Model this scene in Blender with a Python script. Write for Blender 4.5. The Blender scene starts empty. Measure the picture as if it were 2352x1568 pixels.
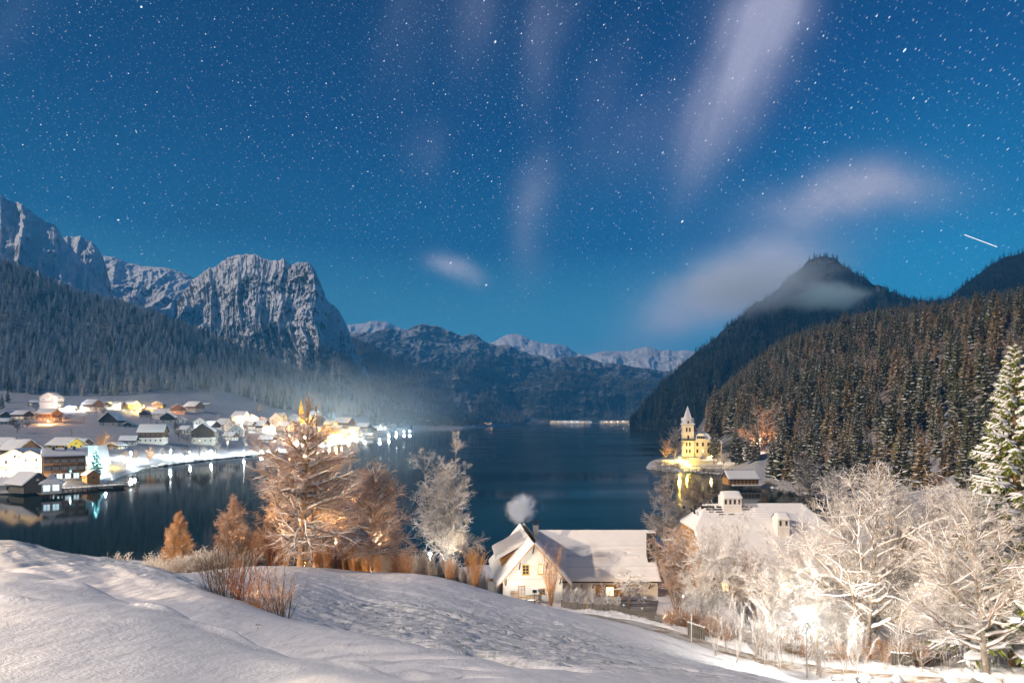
import bpy, math, random
import numpy as np
from mathutils import Vector, Matrix

# ------------------------------------------------------------------ camera, sky, moonlight, exposure
SC = bpy.context.scene
COL = SC.collection
F, HZ, CX, H = 1306.67, 962.0, 1176.0, 28.0      # focal length and horizon in photo units, eye height above the lake
R = math.radians

def W(dx, dy, y):
    return ((dx - CX) / F * y, y, H - (dy - HZ) / F * y)

cam_d = bpy.data.cameras.new("camera")
cam = bpy.data.objects.new("camera", cam_d)
COL.objects.link(cam)
cam.location = (0, 0, H)
cam.rotation_euler = (R(90), 0, 0)
cam_d.lens = 20
cam_d.sensor_width = 36
cam_d.shift_y = (HZ - 784) / 2352
cam_d.clip_start = 0.2
cam_d.clip_end = 60000
SC.camera = cam
SC.view_settings.view_transform = 'Standard'
SC.view_settings.look = 'None'
SC.view_settings.exposure = 0.55
SC.view_settings.gamma = 1.0
SC.cycles.max_bounces = 5
SC.cycles.diffuse_bounces = 2
SC.cycles.glossy_bounces = 3
SC.cycles.transparent_max_bounces = 6
SC.cycles.volume_bounces = 2
SC.cycles.use_denoising = True
SC.cycles.sample_clamp_indirect = 3.0
SC.cycles.volume_step_rate = 1.0
SC.cycles.volume_max_steps = 96
SC.cycles.caustics_reflective = False
SC.cycles.caustics_refractive = False


class NT:
    """small node-graph writer"""
    def __init__(s, tree):
        s.t = tree
        tree.nodes.clear()
    def n(s, typ, **kw):
        nd = s.t.nodes.new(typ)
        for k, v in kw.items():
            setattr(nd, k, v)
        return nd
    def link(s, a, b):
        s.t.links.new(a, b)
    def put(s, sock, v):
        if isinstance(v, bpy.types.NodeSocket):
            s.t.links.new(v, sock)
        elif v is not None:
            sock.default_value = v
    def m(s, op, a, b=None, c=None, clamp=False):
        nd = s.n('ShaderNodeMath', operation=op)
        nd.use_clamp = clamp
        s.put(nd.inputs[0], a)
        if b is not None: s.put(nd.inputs[1], b)
        if c is not None: s.put(nd.inputs[2], c)
        return nd.outputs[0]
    def vm(s, op, a, b=None, sc=None):
        nd = s.n('ShaderNodeVectorMath', operation=op)
        s.put(nd.inputs[0], a)
        if b is not None: s.put(nd.inputs[1], b)
        if sc is not None: s.put(nd.inputs['Scale'], sc)
        return nd.outputs['Value'] if op in ('DOT_PRODUCT', 'LENGTH', 'DISTANCE') else nd.outputs[0]
    def sep(s, v):
        nd = s.n('ShaderNodeSeparateXYZ'); s.put(nd.inputs[0], v)
        return nd.outputs
    def comb(s, x, y, z):
        nd = s.n('ShaderNodeCombineXYZ')
        for i, v in enumerate((x, y, z)): s.put(nd.inputs[i], v)
        return nd.outputs[0]
    def mix(s, f, a, b, blend='MIX'):
        nd = s.n('ShaderNodeMix', data_type='RGBA', blend_type=blend)
        s.put(nd.inputs[0], f)
        s.put(nd.inputs[6], rgba(a)); s.put(nd.inputs[7], rgba(b))
        return nd.outputs[2]
    def ramp(s, f, stops, interp='LINEAR'):
        nd = s.n('ShaderNodeValToRGB'); cr = nd.color_ramp; cr.interpolation = interp
        while len(cr.elements) < len(stops): cr.elements.new(0.5)
        for e, (p, c) in zip(cr.elements, stops):
            e.position = p; e.color = rgba(c)
        s.put(nd.inputs[0], f)
        return nd.outputs[0]
    def noise(s, vec, scale, detail=4, rough=0.55, dist=0.0):
        nd = s.n('ShaderNodeTexNoise')
        s.put(nd.inputs['Vector'], vec)
        nd.inputs['Scale'].default_value = scale
        nd.inputs['Detail'].default_value = detail
        nd.inputs['Roughness'].default_value = rough
        nd.inputs['Distortion'].default_value = dist
        return nd.outputs['Fac']
    def step(s, v, lo, hi):
        nd = s.n('ShaderNodeMapRange', interpolation_type='SMOOTHSTEP')
        s.put(nd.inputs[0], v); nd.inputs[1].default_value = lo; nd.inputs[2].default_value = hi
        return nd.outputs[0]


def rgba(c):
    if isinstance(c, bpy.types.NodeSocket) or c is None: return c
    if isinstance(c, (int, float)): return (c, c, c, 1)
    return (c[0], c[1], c[2], 1) if len(c) == 3 else c


MOON = Vector((-0.84, -0.26, 0.46)).normalized()        # towards the light
def build_world():
    w = bpy.data.worlds.new("World"); SC.world = w; w.use_nodes = True
    g = NT(w.node_tree)
    out = g.n('ShaderNodeOutputWorld'); bg = g.n('ShaderNodeBackground')
    g.link(bg.outputs[0], out.inputs[0])
    d = g.vm('NORMALIZE', g.n('ShaderNodeTexCoord').outputs['Generated'])
    x, y, z = g.sep(d)[:3]
    el = g.m('ARCSINE', z)
    # night sky deepening from a pale horizon to deep blue overhead
    e01 = g.m('DIVIDE', el, 1.2, clamp=True)
    base = g.ramp(e01, [(0.0, (0.19, 0.43, 0.56)), (0.12, (0.055, 0.31, 0.47)), (0.24, (0.002, 0.10, 0.25)),
                        (0.38, (0.0005, 0.050, 0.175)), (0.55, (0.0005, 0.027, 0.11)), (1.0, (0.0005, 0.018, 0.08))])
    # the sky is brighter and bluer towards the pass on one side, darker on the other
    side = g.step(x, -0.75, 0.8)
    base = g.mix(1.0, base, g.ramp(side, [(0.0, (0.85, 0.82, 0.80)), (0.5, (1.0, 0.95, 0.95)), (1.0, (0.30, 1.0, 1.15))]), 'MULTIPLY')
    glowd = g.vm('DOT_PRODUCT', d, tuple(Vector(((2150 - CX) / F, 1, (962 - 680) / F)).normalized()))
    glow = g.m('POWER', g.m('MAXIMUM', glowd, 0.0), 40.0)
    base = g.mix(g.m('MULTIPLY', glow, 0.35), base, (0.02, 0.40, 0.75))
    # directions on the sky as slopes ahead of the viewer
    ys = g.m('MAXIMUM', y, 0.05)
    sx = g.m('DIVIDE', x, ys); sz = g.m('DIVIDE', z, ys)
    front = g.step(y, 0.1, 0.3)
    wob = g.noise(g.comb(sx, sz, 0.0), 2.2, 3, 0.5)
    wob2 = g.noise(g.comb(sx, sz, 3.7), 2.4, 3, 0.5)
    sxw = g.m('ADD', sx, g.m('MULTIPLY', g.m('SUBTRACT', wob, 0.5), 0.18))
    szw = g.m('ADD', sz, g.m('MULTIPLY', g.m('SUBTRACT', wob2, 0.5), 0.18))
    blobs = [  # centre px, half length px, half width px, angle of the long axis (deg, up from right), strength
        (1735, 20, 190, 75, 72, 0.95), (1665, 180, 190, 60, 68, 0.62), (1640, 330, 90, 40, 70, 0.18), (1490, 300, 120, 60, 55, 0.26),
        (1270, 70, 150, 42, 80, 0.42), (1100, 10, 140, 60, 82, 0.36), (1380, 250, 150, 40, 75, 0.20), (930, 30, 150, 60, 80, 0.16),
        (1225, 490, 100, 40, 75, 0.30), (965, 350, 60, 40, 80, 0.14), (1030, 608, 46, 20, 160, 0.75),
        (1965, 462, 165, 56, 8, 0.85), (1880, 510, 70, 42, 20, 0.25),
        (1690, 640, 180, 62, 14, 0.95), (1580, 680, 120, 50, 26, 0.55), (1790, 650, 110, 55, 0, 0.6), (1350, 800, 150, 36, 15, 0.22), (40, 40, 160, 50, 40, 0.10),
    ]
    acc = None; low = None
    for (bx, by, a, b, ang, st) in blobs:
        c, sn = math.cos(R(ang)), math.sin(R(ang))
        ux = g.m('SUBTRACT', sxw, (bx - CX) / F); uz = g.m('SUBTRACT', szw, (HZ - by) / F)
        p = g.m('ADD', g.m('MULTIPLY', ux, c * F / a), g.m('MULTIPLY', uz, sn * F / a))
        q = g.m('ADD', g.m('MULTIPLY', ux, -sn * F / b), g.m('MULTIPLY', uz, c * F / b))
        r2 = g.m('ADD', g.m('MULTIPLY', p, p), g.m('MULTIPLY', q, q))
        up_ = by < 400
        e = g.m('MULTIPLY', g.m('EXPONENT', g.m('MULTIPLY', r2, -0.85)), st * ((1.0 if bx > 1600 else 0.62) if up_ else 1.0))
        if up_: acc = e if acc is None else g.m('ADD', acc, e)
        else: low = e if low is None else g.m('ADD', low, e)
    fib = g.noise(g.comb(g.m('ADD', g.m('MULTIPLY', sx, 13.0), g.m('MULTIPLY', sz, -4.2)), g.m('MULTIPLY', sz, 1.6), 1.0), 1.0, 3, 0.5)
    acc = g.m('MULTIPLY', acc, g.m('ADD', g.m('MULTIPLY', g.step(fib, 0.3, 0.72), 0.6), 0.6))
    puff = g.noise(g.comb(sx, g.m('MULTIPLY', sz, 1.5), 5.0), 7.0, 5, 0.6)
    low = g.m('MULTIPLY', low, g.m('ADD', g.m('MULTIPLY', g.step(puff, 0.3, 0.7), 0.45), 0.75))
    acc = g.m('MULTIPLY', g.m('ADD', acc, low), front, clamp=True)
    ccol = g.mix(g.step(sz, 0.05, 0.65), (0.42, 0.45, 0.56), (0.36, 0.36, 0.50))
    base = g.mix(acc, base, ccol)
    # stars drawn out along circles round the celestial pole
    pa, pe = R(-52), R(48)
    pole = Vector((math.sin(pa) * math.cos(pe), math.cos(pa) * math.cos(pe), math.sin(pe)))
    ax = pole.cross(Vector((0, 0, 1))).normalized(); ay = pole.cross(ax).normalized()
    px = g.vm('DOT_PRODUCT', d, tuple(ax)); py = g.vm('DOT_PRODUCT', d, tuple(ay)); pz = g.vm('DOT_PRODUCT', d, tuple(pole))
    ra = g.m('ARCTAN2', py, px); dec = g.m('ARCSINE', pz)
    stars = None
    for (cell, rad, lo, power, off) in ((0.0044, 0.00042, 0.02, 0.30, 0.0), (0.0078, 0.00048, 0.25, 0.75, 7.3), (0.020, 0.00056, 0.35, 1.5, 3.1), (0.13, 0.0009, 0.3, 3.0, 5.7)):
        elong = 2.6
        vec = g.comb(g.m('ADD', g.m('MULTIPLY', ra, 1.0 / (cell * elong)), off), g.m('MULTIPLY', dec, 1.0 / cell), 0.0)
        vo = g.n('ShaderNodeTexVoronoi', voronoi_dimensions='2D', feature='F1')
        g.put(vo.inputs['Vector'], vec); vo.inputs['Scale'].default_value = 1.0
        rnd = g.sep(vo.outputs['Color'])
        amp = g.m('POWER', g.step(rnd[0], lo, 1.0), 2.2)
        dot = g.m('SUBTRACT', 1.0, g.step(vo.outputs['Distance'], 0.35 * rad / cell, 1.5 * rad / cell))
        st = g.m('MULTIPLY', g.m('MULTIPLY', dot, amp), power)
        col = g.mix(rnd[1], (0.75, 0.88, 1.0), (1.0, 0.9, 0.8))
        st = g.mix(1.0, col, g.comb(st, st, st), 'MULTIPLY')
        stars = st if stars is None else g.mix(1.0, stars, st, 'ADD')
    stars = g.mix(1.0, stars, g.m('MULTIPLY', g.m('ADD', 0.25, g.m('MULTIPLY', g.step(z, 0.05, 0.42), 0.85)), g.m('SUBTRACT', 1.0, g.m('MULTIPLY', acc, 0.5))), 'MULTIPLY')
    # snow country below the horizon reflects a little of it back
    base = g.mix(g.step(z, -0.02, 0.0), (0.06, 0.075, 0.09), base)
    g.link(g.mix(1.0, base, stars, 'ADD'), bg.inputs[0])
    bg.inputs[1].default_value = 0.80
    w.cycles.sampling_method = 'MANUAL'; w.cycles.sample_map_resolution = 512
build_world()

ml = bpy.data.lights.new("moon", 'SUN')
ml.energy = 2.8; ml.color = (1.0, 0.84, 0.70); ml.angle = R(1.2)
mo = bpy.data.objects.new("moon", ml); COL.objects.link(mo)
mo.rotation_euler = MOON.to_track_quat('Z', 'Y').to_euler()
mo.location = (-40, -20, 60)

# ------------------------------------------------------------------ helpers
rng = np.random.default_rng(7)
random.seed(7)

def _h(ix, iy, iz, seed):
    n = (ix.astype(np.int64) * 374761393 + iy.astype(np.int64) * 668265263 + iz.astype(np.int64) * 1440662683 + seed * 974634777) & 0xffffffff
    n = ((n ^ (n >> 13)) * 1274126177) & 0xffffffff
    n = ((n ^ (n >> 16)) * 2246822519) & 0xffffffff
    return ((n ^ (n >> 15)) & 0xffffff) / float(0xffffff)

def vnoise(x, y, z=None, seed=0):
    x = np.asarray(x, float); y = np.asarray(y, float)
    z = np.zeros_like(x) if z is None else np.asarray(z, float)
    x, y, z = np.broadcast_arrays(x, y, z)
    ix, iy, iz = np.floor(x), np.floor(y), np.floor(z)
    fx, fy, fz = x - ix, y - iy, z - iz
    fx = fx * fx * fx * (fx * (fx * 6 - 15) + 10); fy = fy * fy * fy * (fy * (fy * 6 - 15) + 10); fz = fz * fz * (3 - 2 * fz)
    out = 0
    for dx in (0, 1):
        for dy in (0, 1):
            for dz in (0, 1):
                out = out + _h(ix + dx, iy + dy, iz + dz, seed) * (fx if dx else 1 - fx) * (fy if dy else 1 - fy) * (fz if dz else 1 - fz)
    return out * 2 - 1

def fbm(x, y, z=None, o=5, seed=0, gain=0.5, ridged=False):
    a, s, t = 1.0, 0.0, 0.0
    for i in range(o):
        k = 2.03 ** i
        v = vnoise(np.asarray(x) * k, np.asarray(y) * k, None if z is None else np.asarray(z) * k, seed + i * 17)
        if ridged: v = 1 - 2 * np.abs(v)
        s = s + a * v; t += a; a *= gain
    return s / t

def slopes(Y, Z):
    """monotone-ish Hermite slopes along the last axis"""
    dY = np.diff(Y, axis=-1); dZ = np.diff(Z, axis=-1)
    s = dZ / np.maximum(dY, 1e-6)
    m = np.zeros_like(Y)
    m[..., 1:-1] = np.where(s[..., :-1] * s[..., 1:] > 0, 2 * s[..., :-1] * s[..., 1:] / np.where(s[..., :-1] + s[..., 1:] == 0, 1, s[..., :-1] + s[..., 1:]), 0)
    m[..., 0] = s[..., 0]; m[..., -1] = s[..., -1]
    return m

def herm_rows(Y, Z, y):
    K = Y.shape[1]
    m = slopes(Y, Z)
    i = np.clip((Y < y[:, None]).sum(1) - 1, 0, K - 2)
    r = np.arange(len(y))
    y0, y1, z0, z1, m0, m1 = Y[r, i], Y[r, i + 1], Z[r, i], Z[r, i + 1], m[r, i], m[r, i + 1]
    h = np.maximum(y1 - y0, 1e-6); t = np.clip((y - y0) / h, 0, 1)
    return (2 * t**3 - 3 * t**2 + 1) * z0 + (t**3 - 2 * t**2 + t) * h * m0 + (-2 * t**3 + 3 * t**2) * z1 + (t**3 - t**2) * h * m1

def pchip(x, xs, ys):
    xs = np.asarray(xs, float); ys = np.asarray(ys, float); x = np.clip(np.asarray(x, float), xs[0], xs[-1])
    m = slopes(xs[None, :], ys[None, :])[0]
    i = np.clip(np.searchsorted(xs, x) - 1, 0, len(xs) - 2)
    h = xs[i + 1] - xs[i]; t = (x - xs[i]) / h
    return (2 * t**3 - 3 * t**2 + 1) * ys[i] + (t**3 - 2 * t**2 + t) * h * m[i] + (-2 * t**3 + 3 * t**2) * ys[i + 1] + (t**3 - t**2) * h * m[i + 1]

class Loft:
    """land given by matching (distance, height) stations along sight lines"""
    def __init__(s, cols, extra=None):
        s.dx = np.array(sorted(cols), float)
        A = np.array([cols[k] for k in sorted(cols)], float)
        s.Y, s.Z = A[:, :, 0], A[:, :, 1]
        s.K = s.Y.shape[1]; s.extra = extra
    def prof(s, dx):
        dx = np.atleast_1d(dx)
        return (np.stack([pchip(dx, s.dx, s.Y[:, k]) for k in range(s.K)], 1), np.stack([pchip(dx, s.dx, s.Z[:, k]) for k in range(s.K)], 1))
    def z(s, x, y):
        x = np.atleast_1d(np.asarray(x, float)); y = np.atleast_1d(np.asarray(y, float))
        yy = np.maximum(y, 2.5)
        Y, Z = s.prof(CX + F * x / yy)
        z = herm_rows(Y, Z, yy)
        if s.extra is not None: z = z + s.extra(x, y)
        return z
    def hit(s, dx, dy, y0, y1, n=1500):
        y = np.geomspace(y0, y1, n)
        zr = H - (dy - HZ) / F * y
        zt = s.z((dx - CX) / F * y, y)
        k = np.nonzero(zr <= zt)[0]
        k = k[0] if len(k) else int(np.argmin(np.abs(zr - zt)))
        return ((dx - CX) / F * y[k], y[k], float(zt[k]))
    def at(s, dx, y):
        x = (dx - CX) / F * y
        return (x, y, float(s.z(x, y)[0]))

def mesh_np(name, verts, quads=None, tris=None, mats=(), mi=None, smooth=True):
    me = bpy.data.meshes.new(name)
    verts = np.asarray(verts, np.float32).reshape(-1, 3)
    q = np.zeros((0, 4), np.int32) if quads is None or len(quads) == 0 else np.asarray(quads, np.int32)
    t = np.zeros((0, 3), np.int32) if tris is None or len(tris) == 0 else np.asarray(tris, np.int32)
    me.vertices.add(len(verts)); me.vertices.foreach_set('co', verts.ravel())
    nl = q.size + t.size; npoly = len(q) + len(t)
    me.loops.add(nl); me.loops.foreach_set('vertex_index', np.concatenate([q.ravel(), t.ravel()]))
    me.polygons.add(npoly)
    me.polygons.foreach_set('loop_start', np.concatenate([np.arange(len(q)) * 4, len(q) * 4 + np.arange(len(t)) * 3]).astype(np.int32))
    if mi is not None: me.polygons.foreach_set('material_index', np.asarray(mi, np.int32))
    me.polygons.foreach_set('use_smooth', np.full(npoly, smooth))
    for m in mats: me.materials.append(m)
    me.update(calc_edges=True)
    me.validate()
    return me

def link(name, me, parent=None, loc=None, rz=None, label=None, kind=None):
    o = bpy.data.objects.new(name, me); COL.objects.link(o)
    if parent is not None: o.parent = parent
    if loc is not None: o.location = loc
    if rz is not None: o.rotation_euler = (0, 0, rz)
    if label: o['label'] = label
    if kind: o['kind'] = kind
    return o

def tag(o, label, cat, group=None):
    o['label'] = label; o['category'] = cat
    if group: o['group'] = group
    return o

def thing(name, label, cat, loc=(0, 0, 0), rz=0.0, group=None):
    o = link(name, None, None, loc, rz)
    return tag(o, label, cat, group)

def copy_tree(o, parent=None):
    c = o.copy(); COL.objects.link(c)
    if parent is not None: c.parent = parent
    for ch in list(o.children): copy_tree(ch, c)
    return c

class MB:
    """collects simple solids into one mesh"""
    def __init__(s): s.v, s.q, s.t, s.qm, s.tm = [], [], [], [], []
    def base(s): return len(s.v)
    def poly(s, pts, m=0):
        b = len(s.v); s.v += [tuple(p) for p in pts]
        if len(pts) == 4: s.q.append((b, b + 1, b + 2, b + 3)); s.qm.append(m)
        elif len(pts) == 3: s.t.append((b, b + 1, b + 2)); s.tm.append(m)
        else:
            for i in range(1, len(pts) - 1): s.t.append((b, b + i, b + i + 1)); s.tm.append(m)
        return s
    def box(s, x0, x1, y0, y1, z0, z1, m=0):
        b = len(s.v)
        s.v += [(x, y, z) for z in (z0, z1) for (x, y) in ((x0, y0), (x1, y0), (x1, y1), (x0, y1))]
        for f in ((3, 2, 1, 0), (4, 5, 6, 7), (0, 1, 5, 4), (1, 2, 6, 5), (2, 3, 7, 6), (3, 0, 4, 7)):
            s.q.append(tuple(b + i for i in f)); s.qm.append(m)
        return s
    def hexa(s, P, m=0):
        """8 points: bottom ring then top ring"""
        b = len(s.v); s.v += [tuple(p) for p in P]
        for f in ((3, 2, 1, 0), (4, 5, 6, 7), (0, 1, 5, 4), (1, 2, 6, 5), (2, 3, 7, 6), (3, 0, 4, 7)):
            s.q.append(tuple(b + i for i in f)); s.qm.append(m)
        return s
    def prism(s, pts2, a0, a1, axis='x', m=0):
        """extrude a polygon (given in the two other axes) along an axis"""
        def p3(p, a):
            return (a, p[0], p[1]) if axis == 'x' else ((p[0], a, p[1]) if axis == 'y' else (p[0], p[1], a))
        n = len(pts2)
        s.poly([p3(p, a0) for p in pts2][::-1], m); s.poly([p3(p, a1) for p in pts2], m)
        for i in range(n):
            j = (i + 1) % n
            s.poly([p3(pts2[i], a0), p3(pts2[j], a0), p3(pts2[j], a1), p3(pts2[i], a1)], m)
        return s
    def cyl(s, x, y, z0, z1, r0, r1=None, n=8, m=0, cap=True):
        r1 = r0 if r1 is None else r1
        b = len(s.v)
        for (z, r) in ((z0, r0), (z1, r1)):
            for i in range(n):
                a = 2 * math.pi * i / n; s.v.append((x + r * math.cos(a), y + r * math.sin(a), z))
        for i in range(n):
            j = (i + 1) % n; s.q.append((b + i, b + j, b + n + j, b + n + i)); s.qm.append(m)
        if cap:
            for i in range(1, n - 1):
                s.t.append((b + n, b + n + i, b + n + i + 1)); s.tm.append(m)
        return s
    def bar(s, p, q, w, m=0):
        p, q = Vector(p), Vector(q); d = (q - p).normalized()
        a = d.cross(Vector((0, 0, 1)) if abs(d.z) < 0.9 else Vector((1, 0, 0))).normalized() * w / 2; b = d.cross(a).normalized() * w / 2
        return s.hexa([p - a - b, p + a - b, p + a + b, p - a + b, q - a - b, q + a - b, q + a + b, q - a + b], m)
    def sphere(s, c, r, n=8, k=5, m=0):
        b = len(s.v); rr = (r, r, r) if isinstance(r, (int, float)) else r
        for i in range(k + 1):
            t = math.pi * i / k
            for j in range(n):
                a = 2 * math.pi * j / n
                s.v.append((c[0] + rr[0] * math.sin(t) * math.cos(a), c[1] + rr[1] * math.sin(t) * math.sin(a), c[2] + rr[2] * math.cos(t)))
        for i in range(k):
            for j in range(n):
                l = (j + 1) % n
                s.q.append((b + i * n + j, b + (i + 1) * n + j, b + (i + 1) * n + l, b + i * n + l)); s.qm.append(m)
        return s
    def mesh(s, name, mats, smooth=False):
        if not isinstance(mats, (list, tuple)): mats = [mats]
        return mesh_np(name, s.v, s.q, s.t, mats, s.qm + s.tm, smooth)
    def obj(s, name, mats, parent=None, loc=None, rz=None, smooth=False, label=None, kind=None):
        return link(name, s.mesh(name, mats, smooth), parent, loc, rz, label, kind)

def tubes(P, Rd, S=5, snow=0.0, closed_tip=True):
    """tubes round polylines: P (N,K,3), Rd (N,K); snow lifts the upper side"""
    N, K = P.shape[:2]
    T = np.gradient(P, axis=1); T /= np.linalg.norm(T, axis=2, keepdims=True) + 1e-9
    up = np.zeros_like(T); up[..., 2] = 1
    steep = np.abs(T[..., 2]) > 0.95
    up[steep] = (1, 0, 0)
    A = np.cross(T, up); A /= np.linalg.norm(A, axis=2, keepdims=True) + 1e-9
    B = np.cross(A, T)
    ang = np.arange(S) / S * 2 * np.pi + np.pi / 2
    off = A[:, :, None, :] * np.cos(ang)[None, None, :, None] + B[:, :, None, :] * np.sin(ang)[None, None, :, None]
    V = P[:, :, None, :] + off * Rd[:, :, None, None]
    if np.any(np.asarray(snow) > 0):
        V[..., 2] += np.maximum(off[..., 2], 0) * (np.asarray(snow) * Rd)[:, :, None]
    V = V.reshape(-1, 3)
    n = np.arange(N)[:, None, None]; k = np.arange(K - 1)[None, :, None]; s = np.arange(S)[None, None, :]
    s2 = (s + 1) % S
    b0 = (n * K + k) * S; b1 = (n * K + k + 1) * S
    Q = np.stack([b0 + s, b0 + s2, b1 + s2, b1 + s], -1).reshape(-1, 4)
    return V, Q

def merge(parts):
    Vs, Qs, Ms, b = [], [], [], 0
    for V, Q, m in parts:
        if len(V) == 0: continue
        Vs.append(V); Qs.append(Q + b); Ms.append(np.full(len(Q), m)); b += len(V)
    return np.concatenate(Vs), np.concatenate(Qs), np.concatenate(Ms)

# ------------------------------------------------------------------ materials
MATS = {}
def mat(name, fn):
    m = bpy.data.materials.new(name); m.use_nodes = True
    g = NT(m.node_tree)
    out = g.n('ShaderNodeOutputMaterial'); b = g.n('ShaderNodeBsdfPrincipled')
    g.link(b.outputs[0], out.inputs[0])
    b.inputs['Specular IOR Level'].default_value = 0.25
    fn(g, b, out)
    MATS[name] = m
    return m

def bump(g, b, h, strength=0.5, dist=1.0):
    n = g.n('ShaderNodeBump'); n.inputs['Strength'].default_value = strength; n.inputs['Distance'].default_value = dist
    g.put(n.inputs['Height'], h); g.link(n.outputs[0], b.inputs['Normal'])

def wpos(g): return g.n('ShaderNodeNewGeometry').outputs['Position']
def opos(g): return g.n('ShaderNodeTexCoord').outputs['Object']
def wnorm(g): return g.sep(g.n('ShaderNodeNewGeometry').outputs['Normal'])[2]

def m_plain(name, c, rough=0.8, var=0.25, scale=1.5, stretch=(1, 1, 1), bstr=0.2, metal=0.0):
    def f(g, b, o):
        v = g.vm('MULTIPLY', opos(g), stretch)
        n = g.noise(v, scale, 5, 0.6)
        b.inputs['Roughness'].default_value = rough; b.inputs['Metallic'].default_value = metal
        g.link(g.mix(g.step(n, 0.25, 0.75), [k * (1 - var) for k in c], [min(1, k * (1 + var)) for k in c]), b.inputs['Base Color'])
        if bstr: bump(g, b, n, bstr, 0.05)
    return mat(name, f)

def m_emit(name, c, strength):
    def f(g, b, o):
        e = g.n('ShaderNodeEmission'); e.inputs[0].default_value = rgba(c); e.inputs[1].default_value = strength
        g.link(e.outputs[0], o.inputs[0])
    return mat(name, f)

def _snow(g, b, o):
    p = opos(g)
    n = g.noise(p, 0.7, 6, 0.6); n2 = g.noise(p, 14.0, 3, 0.7)
    g.link(g.mix(n, (0.66, 0.66, 0.67), (0.76, 0.76, 0.76)), b.inputs['Base Color'])
    b.inputs['Roughness'].default_value = 0.75
    bump(g, b, g.m('ADD', n, g.m('MULTIPLY', n2, 0.12)), 0.5, 0.10)
mat('snow', _snow)

def _dune(g, b, o):
    p = wpos(g)
    x, y, z = g.sep(p)[:3]
    fine = g.noise(p, 22.0, 3, 0.75)
    grit = g.noise(p, 90.0, 2, 0.8)
    mid = g.noise(g.vm('MULTIPLY', p, (1.0, 0.35, 1.0)), 1.6, 5, 0.55)
    # the field beyond the drift is trampled and wind pocked
    far = g.step(y, 17.0, 24.0)
    vo = g.n('ShaderNodeTexVoronoi', feature='SMOOTH_F1'); vo.inputs['Scale'].default_value = 1.15
    g.put(vo.inputs['Vector'], g.vm('MULTIPLY', g.vm('ADD', p, g.comb(g.m('MULTIPLY', mid, 1.2), g.m('MULTIPLY', mid, 1.5), 0.0)), (0.8, 1.1, 0.2)))
    pock = g.m('SUBTRACT', 1.0, g.step(vo.outputs['Distance'], 0.10, 0.38))
    patch = g.m('MULTIPLY', g.step(g.noise(p, 0.10, 3, 0.6), 0.36, 0.55), g.m('SUBTRACT', 1.0, g.step(y, 34.0, 50.0)))
    streak = g.noise(g.vm('MULTIPLY', p, (0.55, 1.6, 1.0)), 1.3, 5, 0.65)
    hgt = g.m('SUBTRACT', g.m('ADD', g.m('ADD', g.m('MULTIPLY', mid, 0.55), g.m('MULTIPLY', fine, 0.075)), g.m('ADD', g.m('MULTIPLY', grit, 0.028), g.m('MULTIPLY', g.m('MULTIPLY', streak, far), 1.2))),
              g.m('MULTIPLY', g.m('MULTIPLY', pock, far), g.m('MULTIPLY', patch, 0.95)))
    # scattered grey-green darker patches over the trampled part
    old = g.m('MULTIPLY', g.m('MULTIPLY', patch, far), g.step(g.noise(p, 2.6, 5, 0.7), 0.45, 0.62))
    c = g.mix(mid, (0.70, 0.70, 0.72), (0.80, 0.79, 0.80))
    c = g.mix(g.m('MULTIPLY', old, 0.75), c, (0.30, 0.33, 0.30))
    g.link(c, b.inputs['Base Color'])
    b.inputs['Roughness'].default_value = 0.6
    bump(g, b, hgt, 0.85, 0.22)
mat('field_snow', _dune)

def _village_ground(g, b, o):
    p = wpos(g)
    n = g.noise(p, 0.02, 6, 0.6); n2 = g.noise(p, 0.25, 5, 0.7)
    c = g.mix(n2, (0.22, 0.23, 0.26), (0.42, 0.42, 0.45))
    scrub = g.step(g.noise(g.vm('MULTIPLY', p, (1, 2.2, 1)), 0.06, 6, 0.7), 0.56, 0.66)
    c = g.mix(g.m('MULTIPLY', scrub, 0.6), c, (0.12, 0.10, 0.08))
    g.link(c, b.inputs['Base Color']); b.inputs['Roughness'].default_value = 0.9
    bump(g, b, g.m('ADD', n, n2), 0.5, 1.0)
mat('meadow_snow', _village_ground)

def _forest_floor(g, b, o):
    p = wpos(g); n = g.noise(p, 0.12, 5, 0.7)
    g.link(g.mix(g.step(n, 0.4, 0.62), (0.025, 0.022, 0.016), (0.26, 0.25, 0.25)), b.inputs['Base Color'])
    b.inputs['Roughness'].default_value = 0.95
mat('forest_floor', _forest_floor)

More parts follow.
